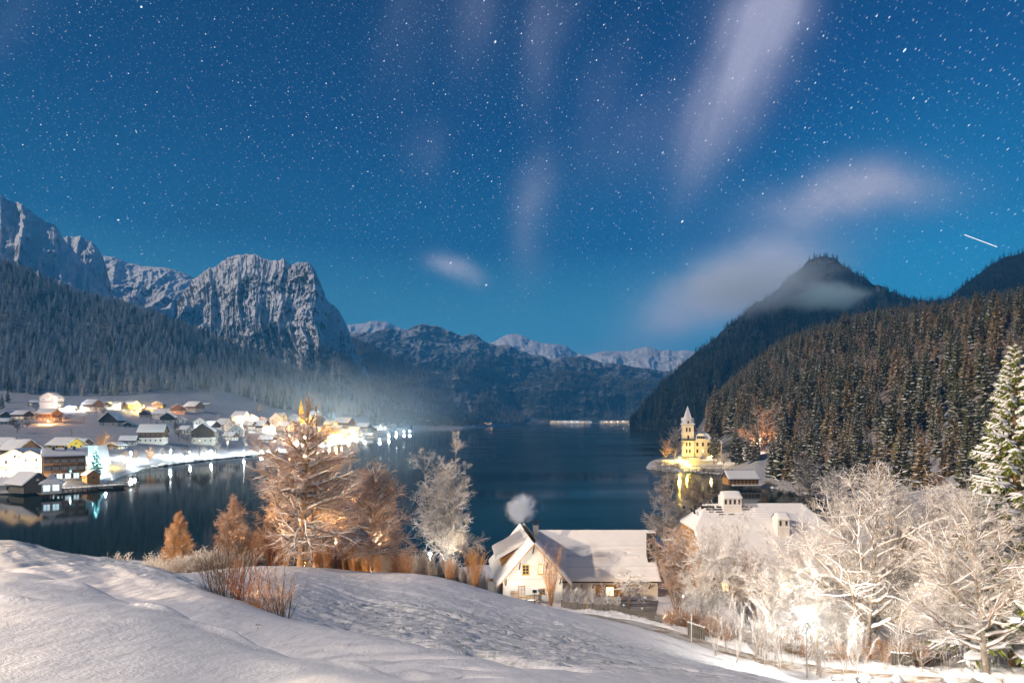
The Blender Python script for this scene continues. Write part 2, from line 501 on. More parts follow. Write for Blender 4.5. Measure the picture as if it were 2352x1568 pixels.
def m_mountain(name, rock, snow, lo, hi, s, tree=None, tz=(0, 1), tn=(0.45, 0.55), vstretch=0.35):
    def f(g, b, o):
        p = wpos(g); nz = wnorm(g)
        n1 = g.noise(g.vm('MULTIPLY', p, (1, 1, vstretch)), s, 8, 0.62, 0.4)
        n2 = g.noise(g.vm('MULTIPLY', p, (1, 1, 0.5)), s * 9, 6, 0.75)
        k = g.m('ADD', nz, g.m('ADD', g.m('MULTIPLY', g.m('SUBTRACT', n1, 0.5), 1.3), g.m('MULTIPLY', g.m('SUBTRACT', n2, 0.5), 0.9)))
        k = g.step(k, lo, hi)
        c = g.mix(k, rock, snow)
        if tree is not None:
            z = g.sep(p)[2]
            h = g.m('SUBTRACT', 1.0, g.step(g.m('ADD', z, g.m('MULTIPLY', g.m('SUBTRACT', n1, 0.5), (tz[1] - tz[0]) * 2.5)), tz[0], tz[1]))
            t = g.m('MULTIPLY', h, g.step(g.noise(g.vm('MULTIPLY', p, (1, 1, 0.3)), s * 14, 5, 0.8), tn[0], tn[1]))
            c = g.mix(t, c, tree)
        g.link(c, b.inputs['Base Color']); b.inputs['Roughness'].default_value = 0.95
        b.inputs['Specular IOR Level'].default_value = 0.05
        bump(g, b, g.m('ADD', g.m('MULTIPLY', n1, 1.0), g.m('MULTIPLY', n2, 0.3)), 1.0, 0.28 / s)
    return mat(name, f)
m_mountain('crag', (0.045, 0.05, 0.055), (0.80, 0.80, 0.82), 0.18, 0.56, 0.006, (0.018, 0.024, 0.022), (120, 420), (0.50, 0.62))
m_mountain('high_crag', (0.09, 0.09, 0.10), (0.84, 0.84, 0.86), 0.05, 0.45, 0.004)
m_mountain('far_forest_ridge', (0.03, 0.035, 0.035), (0.50, 0.51, 0.52), 0.50, 1.05, 0.0035, (0.016, 0.022, 0.022), (420, 760), (0.42, 0.60))
m_mountain('far_peak', (0.07, 0.07, 0.08), (0.78, 0.78, 0.80), 0.25, 0.80, 0.002)
m_mountain('dark_slope', (0.012, 0.013, 0.012), (0.15, 0.15, 0.15), 0.62, 1.30, 0.007)
m_mountain('black_slope', (0.006, 0.007, 0.006), (0.04, 0.04, 0.04), 0.62, 1.30, 0.007)
m_mountain('valley_slope', (0.08, 0.085, 0.085), (0.40, 0.41, 0.42), 0.5, 1.15, 0.004)

def _water(g, b, o):
    p = wpos(g); y = g.sep(p)[1]
    n = g.noise(g.vm('MULTIPLY', p, (0.5, 1.4, 1)), 0.9, 4, 0.6)
    n2 = g.noise(g.vm('MULTIPLY', p, (0.25, 1, 1)), 0.02, 3, 0.55)
    b.inputs['Base Color'].default_value = (0.004, 0.013, 0.012, 1)
    b.inputs['IOR'].default_value = 1.11
    b.inputs['Specular IOR Level'].default_value = 0.5
    g.link(g.m('ADD', 0.05, g.m('MULTIPLY', g.m('MULTIPLY', g.step(n2, 0.38, 0.62), g.step(g.sep(p)[0], -90.0, 0.0)), 0.16)), b.inputs['Roughness'])
    bump(g, b, n, 0.10, 0.05)
mat('lake_water', _water)

def m_branch(name, bark, amount, snowc=(0.80, 0.80, 0.81)):
    """bark with snow lying on the upper side"""
    def f(g, b, o):
        p = opos(g); n = g.noise(p, 3.0, 3, 0.6)
        k = g.step(g.m('ADD', wnorm(g), g.m('MULTIPLY', g.m('SUBTRACT', n, 0.5), 0.7)), 0.55 - amount, 0.75 - amount)
        bk = g.mix(g.noise(g.vm('MULTIPLY', p, (1, 1, 0.3)), 6.0, 3, 0.6), [c * 0.6 for c in bark], [c * 1.35 for c in bark])
        g.link(g.mix(k, bk, snowc), b.inputs['Base Color']); b.inputs['Roughness'].default_value = 0.85
    return mat(name, f)
m_branch('bark', (0.32, 0.19, 0.09), 0.10)
m_branch('trunk_bark', (0.34, 0.20, 0.09), -0.12)
m_branch('pale_bark', (0.34, 0.29, 0.23), 0.1)
m_branch('snowy_limb', (0.22, 0.14, 0.08), 0.45)
m_branch('snowy_limb_heavy', (0.26, 0.18, 0.11), 0.75)
m_branch('twig', (0.44, 0.22, 0.085), 0.12)
m_branch('golden_twig', (0.60, 0.29, 0.06), -0.05)
m_branch('snowy_twig', (0.36, 0.27, 0.18), 0.62, (0.86, 0.86, 0.86))
m_branch('red_twig', (0.22, 0.085, 0.035), -0.02)
m_branch('dark_twig', (0.075, 0.055, 0.04), -0.25)
m_branch('grey_twig', (0.15, 0.12, 0.095), 0.18)

m_plain('needles', (0.080, 0.075, 0.026), 0.8, 0.5, 2.0, bstr=0)
m_plain('frosted_needles', (0.52, 0.52, 0.52), 0.85, 0.35, 2.0, bstr=0)
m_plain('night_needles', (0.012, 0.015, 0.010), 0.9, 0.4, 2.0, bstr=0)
m_plain('lamplit_needles', (0.16, 0.19, 0.035), 0.8, 0.5, 3.0, bstr=0)  # brighter yellow-green needle copy, lamplight put into its colour
m_plain('brown_needles', (0.19, 0.125, 0.045), 0.85, 0.5, 2.0, bstr=0)
m_plain('branch_snow', (0.82, 0.82, 0.82), 0.8, 0.15, 3.0, bstr=0)
m_plain('white_plaster', (0.66, 0.64, 0.60), 0.85, 0.06, 0.6)
m_plain('cream_plaster', (0.64, 0.58, 0.49), 0.85, 0.07, 0.6)
m_plain('yellow_plaster', (0.66, 0.46, 0.10), 0.85, 0.08, 0.6)
m_plain('grey_plaster', (0.38, 0.37, 0.35), 0.85, 0.1, 0.6)
m_plain('pink_plaster', (0.55, 0.38, 0.30), 0.85, 0.1, 0.6)
m_plain('dark_wood', (0.055, 0.038, 0.026), 0.8, 0.35, 2.0, (4, 4, 0.6))
m_plain('brown_wood', (0.16, 0.095, 0.05), 0.8, 0.35, 2.0, (4, 4, 0.6))
m_plain('pale_wood', (0.30, 0.21, 0.13), 0.8, 0.3, 2.0, (4, 4, 0.6))
m_plain('orange_wood', (0.42, 0.22, 0.07), 0.75, 0.3, 2.0, (4, 4, 0.6))
m_plain('weathered_wood', (0.15, 0.135, 0.11), 0.85, 0.35, 2.0, (4, 4, 0.6))
m_plain('window_yellow', (0.55, 0.36, 0.06), 0.5, 0.1, 2.0)
m_plain('stone', (0.17, 0.16, 0.15), 0.9, 0.4, 0.8, bstr=0.6)
m_plain('dark_tile', (0.030, 0.030, 0.032), 0.7, 0.4, 3.0)
m_plain('brick', (0.30, 0.15, 0.10), 0.85, 0.2, 3.0)
m_plain('dark_metal', (0.05, 0.052, 0.055), 0.45, 0.2, 3.0, metal=0.5)
m_plain('grey_metal', (0.30, 0.31, 0.32), 0.4, 0.1, 3.0, metal=0.6)
m_plain('blue_plastic', (0.01, 0.07, 0.42), 0.4, 0.1, 3.0)
m_plain('yellow_paint', (0.60, 0.42, 0.03), 0.5, 0.1, 3.0)
m_plain('white_paint', (0.72, 0.72, 0.71), 0.5, 0.05, 3.0)
m_plain('red_paint', (0.40, 0.04, 0.03), 0.5, 0.1, 3.0)
m_plain('curtain', (0.50, 0.48, 0.46), 0.9, 0.15, 3.0, (6, 6, 0.2))
m_plain('leaf_green', (0.05, 0.075, 0.025), 0.7, 0.4, 3.0)
def _glass(g, b, o):
    b.inputs['Base Color'].default_value = (0.03, 0.035, 0.045, 1); b.inputs['Roughness'].default_value = 0.12
    b.inputs['Specular IOR Level'].default_value = 0.8
mat('dark_glass', _glass)
m_emit('lit_window', (1.0, 0.72, 0.34), 2.2)
m_emit('lit_window_cool', (0.62, 0.88, 1.0), 1.6)
m_emit('lamp_white', (0.93, 1.0, 0.97), 110.0)
m_emit('lamp_warm', (1.0, 0.70, 0.38), 90.0)
m_emit('lamp_orange', (1.0, 0.42, 0.06), 40.0)
m_emit('lamp_yellow', (1.0, 0.72, 0.08), 40.0)
m_emit('lamp_blue', (0.15, 0.35, 1.0), 30.0)
m_emit('lamp_cyan', (0.25, 0.85, 1.0), 40.0)
m_emit('light_trail', (1.0, 0.92, 0.85), 1.6)
M = MATS
# ------------------------------------------------------------------ land
NC = {
    -700: [(1.5, 26.9), (4, 26.4), (9, 25.8), (13, 24.6), (26, 22.8), (34, 19.5), (50, 13), (75, 8), (87, 6), (100, 4), (130, .1), (150, -3)],
    0:    [(1.5, 26.8), (3.6, 26.33), (9, 25.59), (12, 23.7), (26, 22.37), (34, 19), (50, 12), (75, 7), (88, 5), (100, 3), (115, .1), (140, -3)],
    300:  [(1.5, 26.8), (3.8, 26.24), (7.5, 25.6), (10.0, 24.0), (24, 21.83), (30, 19.9), (50, 14.3), (68, 9), (80, 6.3), (95, 3.5), (112, .1), (140, -3)],
    600:  [(1.5, 26.75), (4, 26.1), (6.3, 25.45), (8, 24.45), (17, 22.3), (21, 20.6), (40, 16.3), (72, 9.4), (80, 6.8), (92, 4), (108, .1), (140, -3)],
    900:  [(1.5, 26.7), (3.5, 26.3), (5.5, 25.5), (7.5, 24.75), (13, 22.95), (16, 21.3), (40, 14.9), (74, 8.1), (80, 6.2), (88, 4), (104, .1), (140, -3)],
    1200: [(1.5, 26.7), (3.5, 26.2), (5, 25.6), (7, 24.85), (9.5, 23.78), (12, 22.4), (35, 14.9), (62, 8.3), (70, 5.0), (75, 4.0), (110, .1), (140, -3)],
    1500: [(1.5, 26.7), (3.5, 26.1), (5, 25.5), (6.5, 24.8), (8, 24.0), (12, 22.2), (30, 15.4), (50, 8.9), (60, 6.8), (75, 3.4), (115, .3), (145, -3)],
    1800: [(1.5, 26.7), (3.5, 26.1), (5, 25.5), (6.5, 24.8), (8, 23.9), (11, 22.3), (25, 16.4), (42, 8.7), (50, 7.0), (75, 4.2), (125, .5), (150, -3)],
    2100: [(1.5, 26.7), (3.5, 26.1), (5, 25.5), (6.5, 24.8), (8, 23.9), (11, 22.3), (22, 17), (38, 9.8), (46, 8.2), (75, 5), (150, 3), (190, -1)],
    2400: [(1.5, 26.7), (3.5, 26.1), (5, 25.5), (6.5, 24.9), (8, 24.0), (11, 22.5), (20, 18), (34, 11.3), (42, 9.6), (70, 6), (110, 4.5), (150, -1)],
    3000: [(1.5, 26.8), (3.5, 26.2), (5, 25.6), (6.5, 25.0), (8, 24.2), (11, 22.8), (18, 19.5), (32, 12.5), (40, 11), (65, 8), (90, 6), (130, -1)],
}
# dips and dents of the drift: (px x, px y, distance, long radius, short radius, turn, depth)
DENTS = [(1000, 1542, 6.1, .55, .13, 62, -.10), (1085, 1553, 6.2, .60, .12, 30, -.09), (985, 1506, 7.4, .45, .12, 20, -.07), (1060, 1520, 7.3, .30, .10, 15, -.06),
         (880, 1480, 8.4, .9, .13, 40, -.10), (830, 1500, 7.4, .9, .12, 50, -.10), (930, 1478, 8.8, .8, .12, 30, -.08), (790, 1520, 6.9, .8, .10, 55, -.08),
         (720, 1445, 9.6, .8, .13, 50, -.06), (760, 1468, 8.8, .7, .10, 55, -.07), (860, 1452, 9.6, .8, .14, 30, -.06),
         (180, 1342, 7.9, .35, .14, 10, .05), (365, 1398, 6.9, .3, .12, 10, .05), (10, 1400, 6.2, .3, .14, 20, .05), (520, 1440, 6.5, .5, .14, -20, .06),
         (740, 1502, 6.2, .42, .14, -25, .04), (800, 1524, 5.6, .42, .14, -25, .04),
         (1070, 1462, 22, 1.0, .35, 25, -.45), (1180, 1480, 21.5, 2.2, .55, -48, -.75), (1120, 1470, 21, 2.0, .45, -48, -.6), (1230, 1500, 20, 1.4, .8, -40, -.75),
         (1000, 1450, 22.5, 1.3, .25, -45, -.35), (900, 1432, 23, 1.8, .2, -42, -.25)]
DL = []
for (a, b, y, r1, r2, tn, dp) in DENTS:
    px = (a - CX) / F * y
    DL.append((px, y, r1, r2, math.cos(R(tn)), math.sin(R(tn)), dp))
def near_extra(x, y):
    d = np.maximum(y, 2)
    near = 1 / (1 + np.exp((y - 15) / 1.5))
    e = 0.05 * fbm(x * .35, y * .35, o=4, seed=3) * np.clip(d / 6, .5, 2.5)
    # combed ripples on the lee of the drift
    u = x * 0.80 + y * 0.60 + .7 * fbm(x * .5, y * .5, o=3, seed=9)
    v = -x * 0.60 + y * 0.80
    rip = fbm(u * .55, v * 2.3 + 1.2 * fbm(u * .4, v * .4, o=2, seed=5), o=3, seed=11)
    win = np.exp(-((x + 2.2) / 3.2) ** 2) * np.exp(-((y - 9) / 3.0) ** 2)
    e = e + near * rip * (0.018 + 0.085 * win)
    # trampled field
    fld = 1 / (1 + np.exp(-(y - 19) / 1.5)) * (1 / (1 + np.exp((y - 60) / 6)))
    e = e + fld * (0.05 * fbm(x * .9 , y * 1.7, o=4, seed=21, ridged=True) + 0.18 * fbm(x * .10 + y * .02, y * .16, o=3, seed=31))
    u2 = x * .73 - y * .68; v2 = x * .68 + y * .73
    up_ = np.clip((fbm(x * .09 + 3, y * .09, o=2, seed=33) + .35) * 2.2, 0, 1)
    pk_ = np.clip(vnoise(x * 1.25 + .4 * vnoise(x * 2, y * 2, seed=6), y * 1.05, seed=44) - .12, 0, 1) ** 1.3
    e = e - fld * up_ * .22 * pk_ * np.clip((62 - y) / 20, 0, 1) + fld * .10 * fbm(u2 * .10, v2 * 1.1, o=4, seed=47)
    e = e - fld * .10 * np.exp(-(((v2 - 22.5 - .8 * np.sin(u2 * .07)) / .28) ** 2)) - fld * .10 * np.exp(-(((v2 - 24.3 - .8 * np.sin(u2 * .07)) / .28) ** 2))
    for (px, py, r1, r2, c, s_, dp) in DL:
        a = ((x - px) * c + (y - py) * s_) / r1; b = (-(x - px) * s_ + (y - py) * c) / r2
        g = np.exp(-(a * a + b * b))
        e = e + (1.7 if dp > -.2 else 1.2) * dp * g - (0.5 if dp > -.2 else 0.0) * dp * np.exp(-(a * a + (b - 1.5) ** 2))
    return e
near = Loft(NC, near_extra)

def build_near():
    ys = np.concatenate([np.linspace(-30, 2.2, 18), np.geomspace(2.5, 14, 200), np.geomspace(14.1, 150, 300)])
    s = np.concatenate([-np.geomspace(1.6, 1.02, 14), np.linspace(-1, 1, 520), np.geomspace(1.02, 1.6, 14)])
    Yg, Sg = np.meshgrid(ys, s, indexing='ij')
    half = 0.95 * np.maximum(Yg, 2) + 3
    Xg = Sg * half
    big = np.abs(Sg) > 1
    Xg = np.where(big, np.sign(Sg) * (half + (np.abs(Sg) - 1) * 60), Xg)
    Zg = near.z(Xg.ravel(), Yg.ravel()).reshape(Xg.shape)
    Zg = np.where(Yg < 2.5, Zg - (2.5 - Yg) * -0.06, Zg)
    n, m = Xg.shape
    V = np.stack([Xg, Yg, Zg], -1).reshape(-1, 3)
    i, j = np.meshgrid(np.arange(n - 1), np.arange(m - 1), indexing='ij')
    b = (i * m + j).ravel()
    Q = np.stack([b, b + 1, b + m + 1, b + m], -1)
    me = mesh_np('snowy_field', V, Q, None, [M['field_snow']])
    return link('snowy_field_ground', me, kind='structure')
build_near()

# far shore with the village, its meadows and the wooded hill
AC = {
    -500: [(170, -3), (190, .05), (200, 2), (260, 4), (330, 9), (400, 14), (520, 27), (640, 45), (720, 62), (1000, 220), (1300, 430), (1700, 250)],
    0:    [(195, -3), (212, .05), (220, 1.6), (270, 4), (330, 9), (430, 15.5), (540, 28), (640, 41), (720, 61), (1000, 175), (1300, 372), (1700, 200)],
    200:  [(212, -3), (229, .05), (237, 1.8), (290, 4.5), (350, 8.4), (430, 13.9), (540, 25.5), (640, 38.8), (730, 56), (1050, 166), (1300, 300), (1700, 150)],
    330:  [(295, -3), (316, .05), (324, 1.8), (350, 5), (390, 9.2), (450, 14.9), (550, 23.8), (650, 35), (760, 61), (1050, 150), (1300, 266), (1700, 150)],
    480:  [(365, -3), (385, .05), (394, 1.8), (415, 5), (450, 8.7), (500, 14.2), (600, 24.3), (700, 37), (850, 68), (1100, 131), (1300, 210), (1700, 150)],
    640:  [(445, -3), (470, .05), (480, 1.8), (500, 4), (540, 7.3), (600, 11.5), (700, 21), (780, 32), (870, 44), (1150, 87), (1350, 150), (1700, 120)],
    800:  [(630, -3), (660, .05), (672, 1.8), (700, 4), (760, 7), (820, 13.6), (900, 19), (980, 26), (1080, 34), (1300, 55), (1500, 90), (1800, 90)],
    940:  [(1380, -3), (1450, .05), (1470, 2), (1500, 4), (1550, 6), (1600, 8), (1680, 12), (1760, 18), (1850, 25), (2000, 35), (2200, 50), (2500, 60)],
    1040: [(1480, -3), (1570, .05), (1590, 2), (1620, 3), (1660, 4), (1700, 5), (1750, 6), (1800, 8), (1850, 10), (2000, 14), (2200, 20), (2500, 20)],
    1130: [(1900, -3), (2050, .05), (2070, 2), (2100, 3), (2150, 4), (2200, 5), (2250, 6), (2300, 7), (2400, 8), (2500, 9), (2700, 10), (2900, 10)],
    1190: [(2200, -4), (2300, -3), (2400, -3), (2500, -3), (2550, -3), (2600, -3), (2650, -3), (2700, -3), (2750, -3), (2800, -3), (2900, -3), (3000, -4)],
}
vill = Loft(AC, lambda x, y: 0.02 * np.clip(y - 300, 0, 600) * fbm(x / 90, y / 90, o=3, seed=41) * 0.35)
RC = {
    1470: [(300, -4), (310, -4), (318, -4), (330, -4), (345, -4), (400, -4), (500, -4), (600, -4), (700, -4), (800, -4), (900, -5), (1000, -6)],
    1500: [(308, -3), (318, .05), (322, 1.5), (335, 2.6), (352, 2.6), (375, 1), (400, -3), (520, -4), (650, -4), (750, -4), (850, -4), (1000, -4)],
    1545: [(296, -3), (304, .05), (308, 1.5), (316, 2.6), (328, 5.2), (365, 5.2), (420, 1), (520, -3), (650, -3), (750, -3), (850, -3), (1000, -3)],
    1575: [(293, -3), (299, .05), (303, 1.6), (313, 2.8), (324, 7.6), (368, 8), (440, 5), (520, 2), (650, 0.5), (750, -1), (850, -2), (1000, -3)],
    1640: [(280, -3), (290, .05), (295, 1.5), (312, 3), (326, 7), (360, 9.5), (450, 19), (550, 32), (650, 45), (750, 54), (850, 56), (1000, 20)],
    1700: [(258, -3), (266, .05), (271, 1.2), (287, 3), (315, 8), (350, 16), (450, 36), (550, 58), (650, 72), (780, 84), (900, 92), (1100, 60)],
    1745: [(225, -3), (238, .05), (244, 1.0), (258, 2.2), (285, 7), (330, 18), (420, 40), (540, 70), (650, 92), (780, 108), (920, 122), (1100, 80)],
    1800: [(205, -3), (222, .05), (229, 1.2), (245, 3), (300, 13), (340, 24), (420, 44), (520, 78), (650, 112), (800, 134), (950, 143), (1150, 100)],
    1900: [(185, -3), (203, .05), (210, 1.2), (225, 3), (280, 14), (330, 32), (400, 56), (500, 92), (650, 132), (800, 158), (950, 166), (1150, 120)],
    2000: [(170, -2), (185, .5), (195, 2), (215, 5), (270, 20), (320, 40), (390, 66), (500, 108), (650, 148), (800, 172), (950, 183), (1150, 140)],
    2130: [(135, -2), (148, 1.5), (160, 4), (190, 10), (250, 28), (300, 50), (380, 80), (500, 124), (650, 163), (800, 187), (950, 195), (1150, 150)],
    2350: [(95, -2), (108, 3), (125, 7), (160, 18), (230, 45), (290, 72), (370, 104), (500, 145), (650, 184), (800, 211), (980, 225), (1200, 180)],
    2900: [(70, -2), (88, 5), (105, 10), (140, 25), (220, 60), (280, 86), (360, 116), (500, 160), (650, 200), (800, 240), (980, 266), (1200, 220)],
}
TOPS = [(1600, 925), (1640, 900), (1700, 850), (1745, 815), (1800, 780), (1900, 742), (2000, 716), (2130, 700), (2350, 668), (2900, 600)]
for k_ in RC:
    if k_ >= 1640:
        s_ = (HZ - np.interp(k_, *zip(*TOPS))) / F
        RC[k_] = [(y_, min(z_, 5 + s_ * y_) if y_ > 260 else z_) for (y_, z_) in RC[k_]]
hill = Loft(RC, lambda x, y: np.clip((y - 240) / 200, 0, 1) * 5.0 * fbm(x / 60, y / 60, o=3, seed=51))

def loft_mesh(name, L, dxs, sub, mats, mi_fn=None):
    Y, Z = L.prof(dxs)
    us = np.concatenate([np.linspace(k, k + 1, sub, endpoint=False) for k in range(L.K - 1)] + [[L.K - 1]])
    rows = np.stack([np.array([np.interp(us, np.arange(L.K), Y[i]) for i in range(len(dxs))])], 0)[0]      # (ndx, nrow)
    X = (np.asarray(dxs)[:, None] - CX) / F * rows
    Zg = L.z(X.ravel(), rows.ravel()).reshape(X.shape)
    V = np.stack([X, rows, Zg], -1).reshape(-1, 3)
    n, m = X.shape
    i, j = np.meshgrid(np.arange(n - 1), np.arange(m - 1), indexing='ij')
    b = (i * m + j).ravel()
    Q = np.stack([b, b + m, b + m + 1, b + 1], -1)
    mi = None if mi_fn is None else mi_fn(i.ravel(), (us[j.ravel()]))
    return link(name, mesh_np(name, V, Q, None, mats, mi), kind='structure')
loft_mesh('village_hillside_ground', vill, np.arange(-500, 1191, 7.0), 13, [M['meadow_snow'], M['forest_floor']],
          lambda i, u: (u > 8.0).astype(int))
loft_mesh('wooded_hillside_terrain', hill, np.arange(1470, 2901, 8.0), 12, [M['meadow_snow'], M['forest_floor']],
          lambda i, u: (u > 4.2).astype(int))

# lake
wm = MB(); wm.poly([(-9000, 40, 0), (9000, 40, 0), (9000, 9000, 0), (-9000, 9000, 0)])
wm.obj('lake_water', M['lake_water'], kind='structure')
gm = MB(); gm.poly([(-30000, -30000, -6), (30000, -30000, -6), (30000, 30000, -6), (-30000, 30000, -6)])
gm.obj('valley_floor_ground', M['meadow_snow'], kind='structure')

# mountains: crest line in the photo, its distance, and the foot
def mountain(name, crest, material, amp, sc, foot=None, y_foot=None, yc=None, z_foot=0.0, p=1.0, n=320, rows=110, seed=1, rib=0.0, back=0.6, crest_amp=0.25, steps=0.0, vs=0.45, cur=0.5):
    cx = np.array([c[0] for c in crest], float); cy = np.array([c[1] for c in crest], float)
    dx = np.linspace(cx[0], cx[-1], n)
    dy = np.interp(dx, cx, cy)
    yc_ = np.interp(dx, *zip(*yc)) if isinstance(yc, list) else np.full(n, float(yc))
    yf_ = np.interp(dx, *zip(*y_foot)) if isinstance(y_foot, list) else np.full(n, float(y_foot))
    zc = H - (dy - HZ) / F * yc_
    zf = np.full(n, float(z_foot))
    t = np.concatenate([np.linspace(0, 1, rows), 1 + np.linspace(0, back, 16)[1:]])
    T = t[None, :]
    fwd = np.clip(T, 0, 1)
    y = yf_[:, None] + (yc_ - yf_)[:, None] * fwd + np.maximum(T - 1, 0) * (yc_ - yf_ + 200)[:, None]
    pr = fwd ** p
    if steps:
        pr = pr + steps * np.sin(fwd * np.pi * 2 - 0.6) * fwd * (1 - fwd)
    z = zf[:, None] + (zc - zf)[:, None] * pr * np.where(T > 1, 1 - (T - 1) * 1.2, 1)
    x = (dx[:, None] - CX) / F * y
    env = np.where(T <= 1, np.clip(np.sin(np.clip(T, 0, 1) * np.pi * 0.92 + 0.02), 0, 1) ** 0.6, 0.4)
    env = np.maximum(env, crest_amp * (T > 0.5))
    U = (dx[:, None] - CX) / F * yc_[:, None] + 0 * y
    wv = fbm(U / (sc * 1.5), z / (sc * 1.5), o=3, seed=seed + 3) * sc * .45
    nz = (1 - cur) * fbm(x / sc, z / (sc * 1.2) + 3, y / (sc * 1.8), o=7, seed=seed + 2, ridged=True, gain=0.62) + cur * fbm((U + wv) / (sc * .9), z / (sc * 1.9) + 3, o=7, seed=seed, ridged=True, gain=0.60)
    n2 = fbm((U + wv * .6) / (sc * .38), z * vs / sc, o=6, seed=seed + 7, ridged=True, gain=.6)
    d = amp * (nz * 0.8 + rib * n2) * env
    y2 = y - d * 1.1
    z2 = z + d * 0.35
    x2 = (dx[:, None] - CX) / F * y2
    V = np.stack([x2, y2, z2], -1).reshape(-1, 3)
    nn, mm = x.shape
    i, j = np.meshgrid(np.arange(nn - 1), np.arange(mm - 1), indexing='ij')
    b = (i * mm + j).ravel()
    Q = np.stack([b, b + mm, b + mm + 1, b + 1], -1)
    link(name, mesh_np(name, V, Q, None, [M[material]]), kind='structure')
    return dict(x=x2, y=y2, z=z2, t=np.broadcast_to(T, x.shape), dx=np.broadcast_to(dx[:, None], x.shape))

MT = {}
MT['crag'] = mountain('limestone_crag_mountain', [(400, 700), (430, 660), (450, 637), (470, 628), (500, 612), (515, 602), (525, 597), (545, 591), (575, 589), (600, 597), (625, 609), (650, 606),
    (668, 618), (690, 612), (712, 616), (724, 628), (738, 660), (752, 690), (770, 706), (786, 730), (798, 752), (806, 775), (815, 800), (826, 822), (840, 850), (856, 885)],
    'crag', 95, 230, yc=[(400, 2500), (600, 2250), (740, 2150), (856, 2000)], y_foot=[(400, 1650), (856, 1500)], z_foot=30, p=1.25, n=420, rows=230, seed=5, rib=0.55, crest_amp=0.12, steps=0.35)
MT['left_cliff'] = mountain('snowy_cliff_mountain', [(-500, 430), (-200, 440), (-20, 452), (20, 462), (45, 470), (62, 486), (90, 505), (112, 516), (128, 524), (138, 540), (160, 575), (185, 605), (205, 630), (225, 650), (245, 668), (262, 700)],
    'high_crag', 80, 220, yc=2100, y_foot=1300, z_foot=100, p=1.1, n=320, rows=150, seed=15, rib=0.5, crest_amp=0.12, steps=0.3)
MT['left_back'] = mountain('rounded_snowy_mountain', [(110, 560), (140, 548), (165, 543), (185, 546), (205, 556), (218, 566), (228, 580), (236, 594), (250, 640), (262, 690), (275, 740)],
    'high_crag', 75, 220, yc=2500, y_foot=1900, z_foot=150, p=1.1, n=160, rows=120, seed=25, rib=0.45, crest_amp=0.12)
MT['saddle'] = mountain('saddle_snow_mountain', [(170, 620), (210, 600), (236, 592), (265, 597), (300, 608), (345, 612), (385, 620), (420, 628), (446, 638), (480, 660), (560, 700), (640, 760)],
    'high_crag', 80, 260, yc=3200, y_foot=2400, z_foot=300, p=0.9, n=260, rows=120, seed=35, rib=0.3, cur=0.2, vs=1.0, crest_amp=0.12)
MT['valley'] = mountain('long_forested_slope_hill', [(560, 745), (700, 760), (790, 772), (815, 778), (840, 788), (880, 806), (930, 832), (980, 853), (1040, 876), (1100, 905), (1160, 934), (1210, 956), (1262, 971)],
    'valley_slope', 60, 300, yc=[(560, 2750), (1262, 3300)], y_foot=[(560, 1900), (940, 2300), (1262, 3100)], z_foot=0, p=1.0, n=300, rows=90, seed=45, rib=0.25, cur=0.1, vs=1.6, crest_amp=0.15)
MT['ridge'] = mountain('dark_forest_ridge_mountain', [(740, 772), (800, 775), (830, 771), (860, 768), (890, 760), (920, 762), (945, 753), (965, 749), (985, 751), (1010, 754), (1030, 766), (1060, 778), (1085, 775), (1100, 782),
    (1115, 795), (1140, 800), (1170, 800), (1190, 810), (1230, 822), (1270, 832), (1300, 825), (1340, 822), (1390, 838), (1440, 846), (1500, 852), (1560, 860), (1640, 870)],
    'far_forest_ridge', 290, 620, yc=4700, y_foot=3560, z_foot=0, p=1.05, n=420, rows=150, seed=55, rib=0.30, cur=0.12, vs=1.6, crest_amp=0.10, steps=0.2)
MT['peaks'] = mountain('distant_snow_peaks_mountain', [(780, 752), (800, 750), (830, 749), (850, 744), (868, 742), (885, 743), (905, 749), (940, 762), (1060, 790), (1110, 790), (1130, 789), (1145, 780), (1160, 770), (1180, 765), (1196, 770),
    (1215, 782), (1240, 792), (1270, 796), (1292, 795), (1305, 800), (1325, 812), (1350, 817), (1385, 808), (1410, 806), (1450, 806), (1470, 799), (1487, 796), (1505, 803), (1518, 808), (1535, 803), (1550, 808), (1570, 806), (1600, 812), (1680, 800)],
    'far_peak', 260, 900, yc=7600, y_foot=6200, z_foot=250, p=1.0, n=420, rows=90, seed=65, rib=0.3, cur=0.2, vs=1.2, crest_amp=0.10)
MT['dark'] = mountain('dark_wooded_mountain', [(1446, 974), (1452, 966), (1470, 946), (1490, 918), (1512, 890), (1535, 872), (1560, 846), (1590, 822), (1620, 800), (1645, 775), (1670, 752), (1695, 730), (1725, 708),
    (1760, 688), (1800, 660), (1830, 632), (1845, 620), (1860, 603), (1878, 596), (1890, 596), (1905, 600), (1925, 606), (1945, 622), (1970, 638), (2000, 652), (2030, 668), (2060, 680), (2090, 690), (2120, 700), (2200, 720)],
    'dark_slope', 85, 170, yc=[(1446, 1500), (1700, 1650), (1890, 1750), (2200, 1750)], y_foot=[(1446, 1480), (1620, 1050), (2200, 1000)], z_foot=-2, p=1.0, n=420, rows=150, seed=75, rib=0.5, crest_amp=0.10, steps=0.15)
MT['dark_right'] = mountain('right_wooded_mountain', [(1980, 740), (2060, 712), (2110, 696), (2140, 693), (2165, 690), (2190, 680), (2205, 668), (2225, 650), (2250, 632), (2280, 612), (2300, 602), (2330, 594), (2352, 586), (2420, 565), (2600, 520), (3000, 480)],
    'black_slope', 70, 170, yc=1500, y_foot=1000, z_foot=60, p=1.0, n=260, rows=90, seed=85, rib=0.4, crest_amp=0.10)

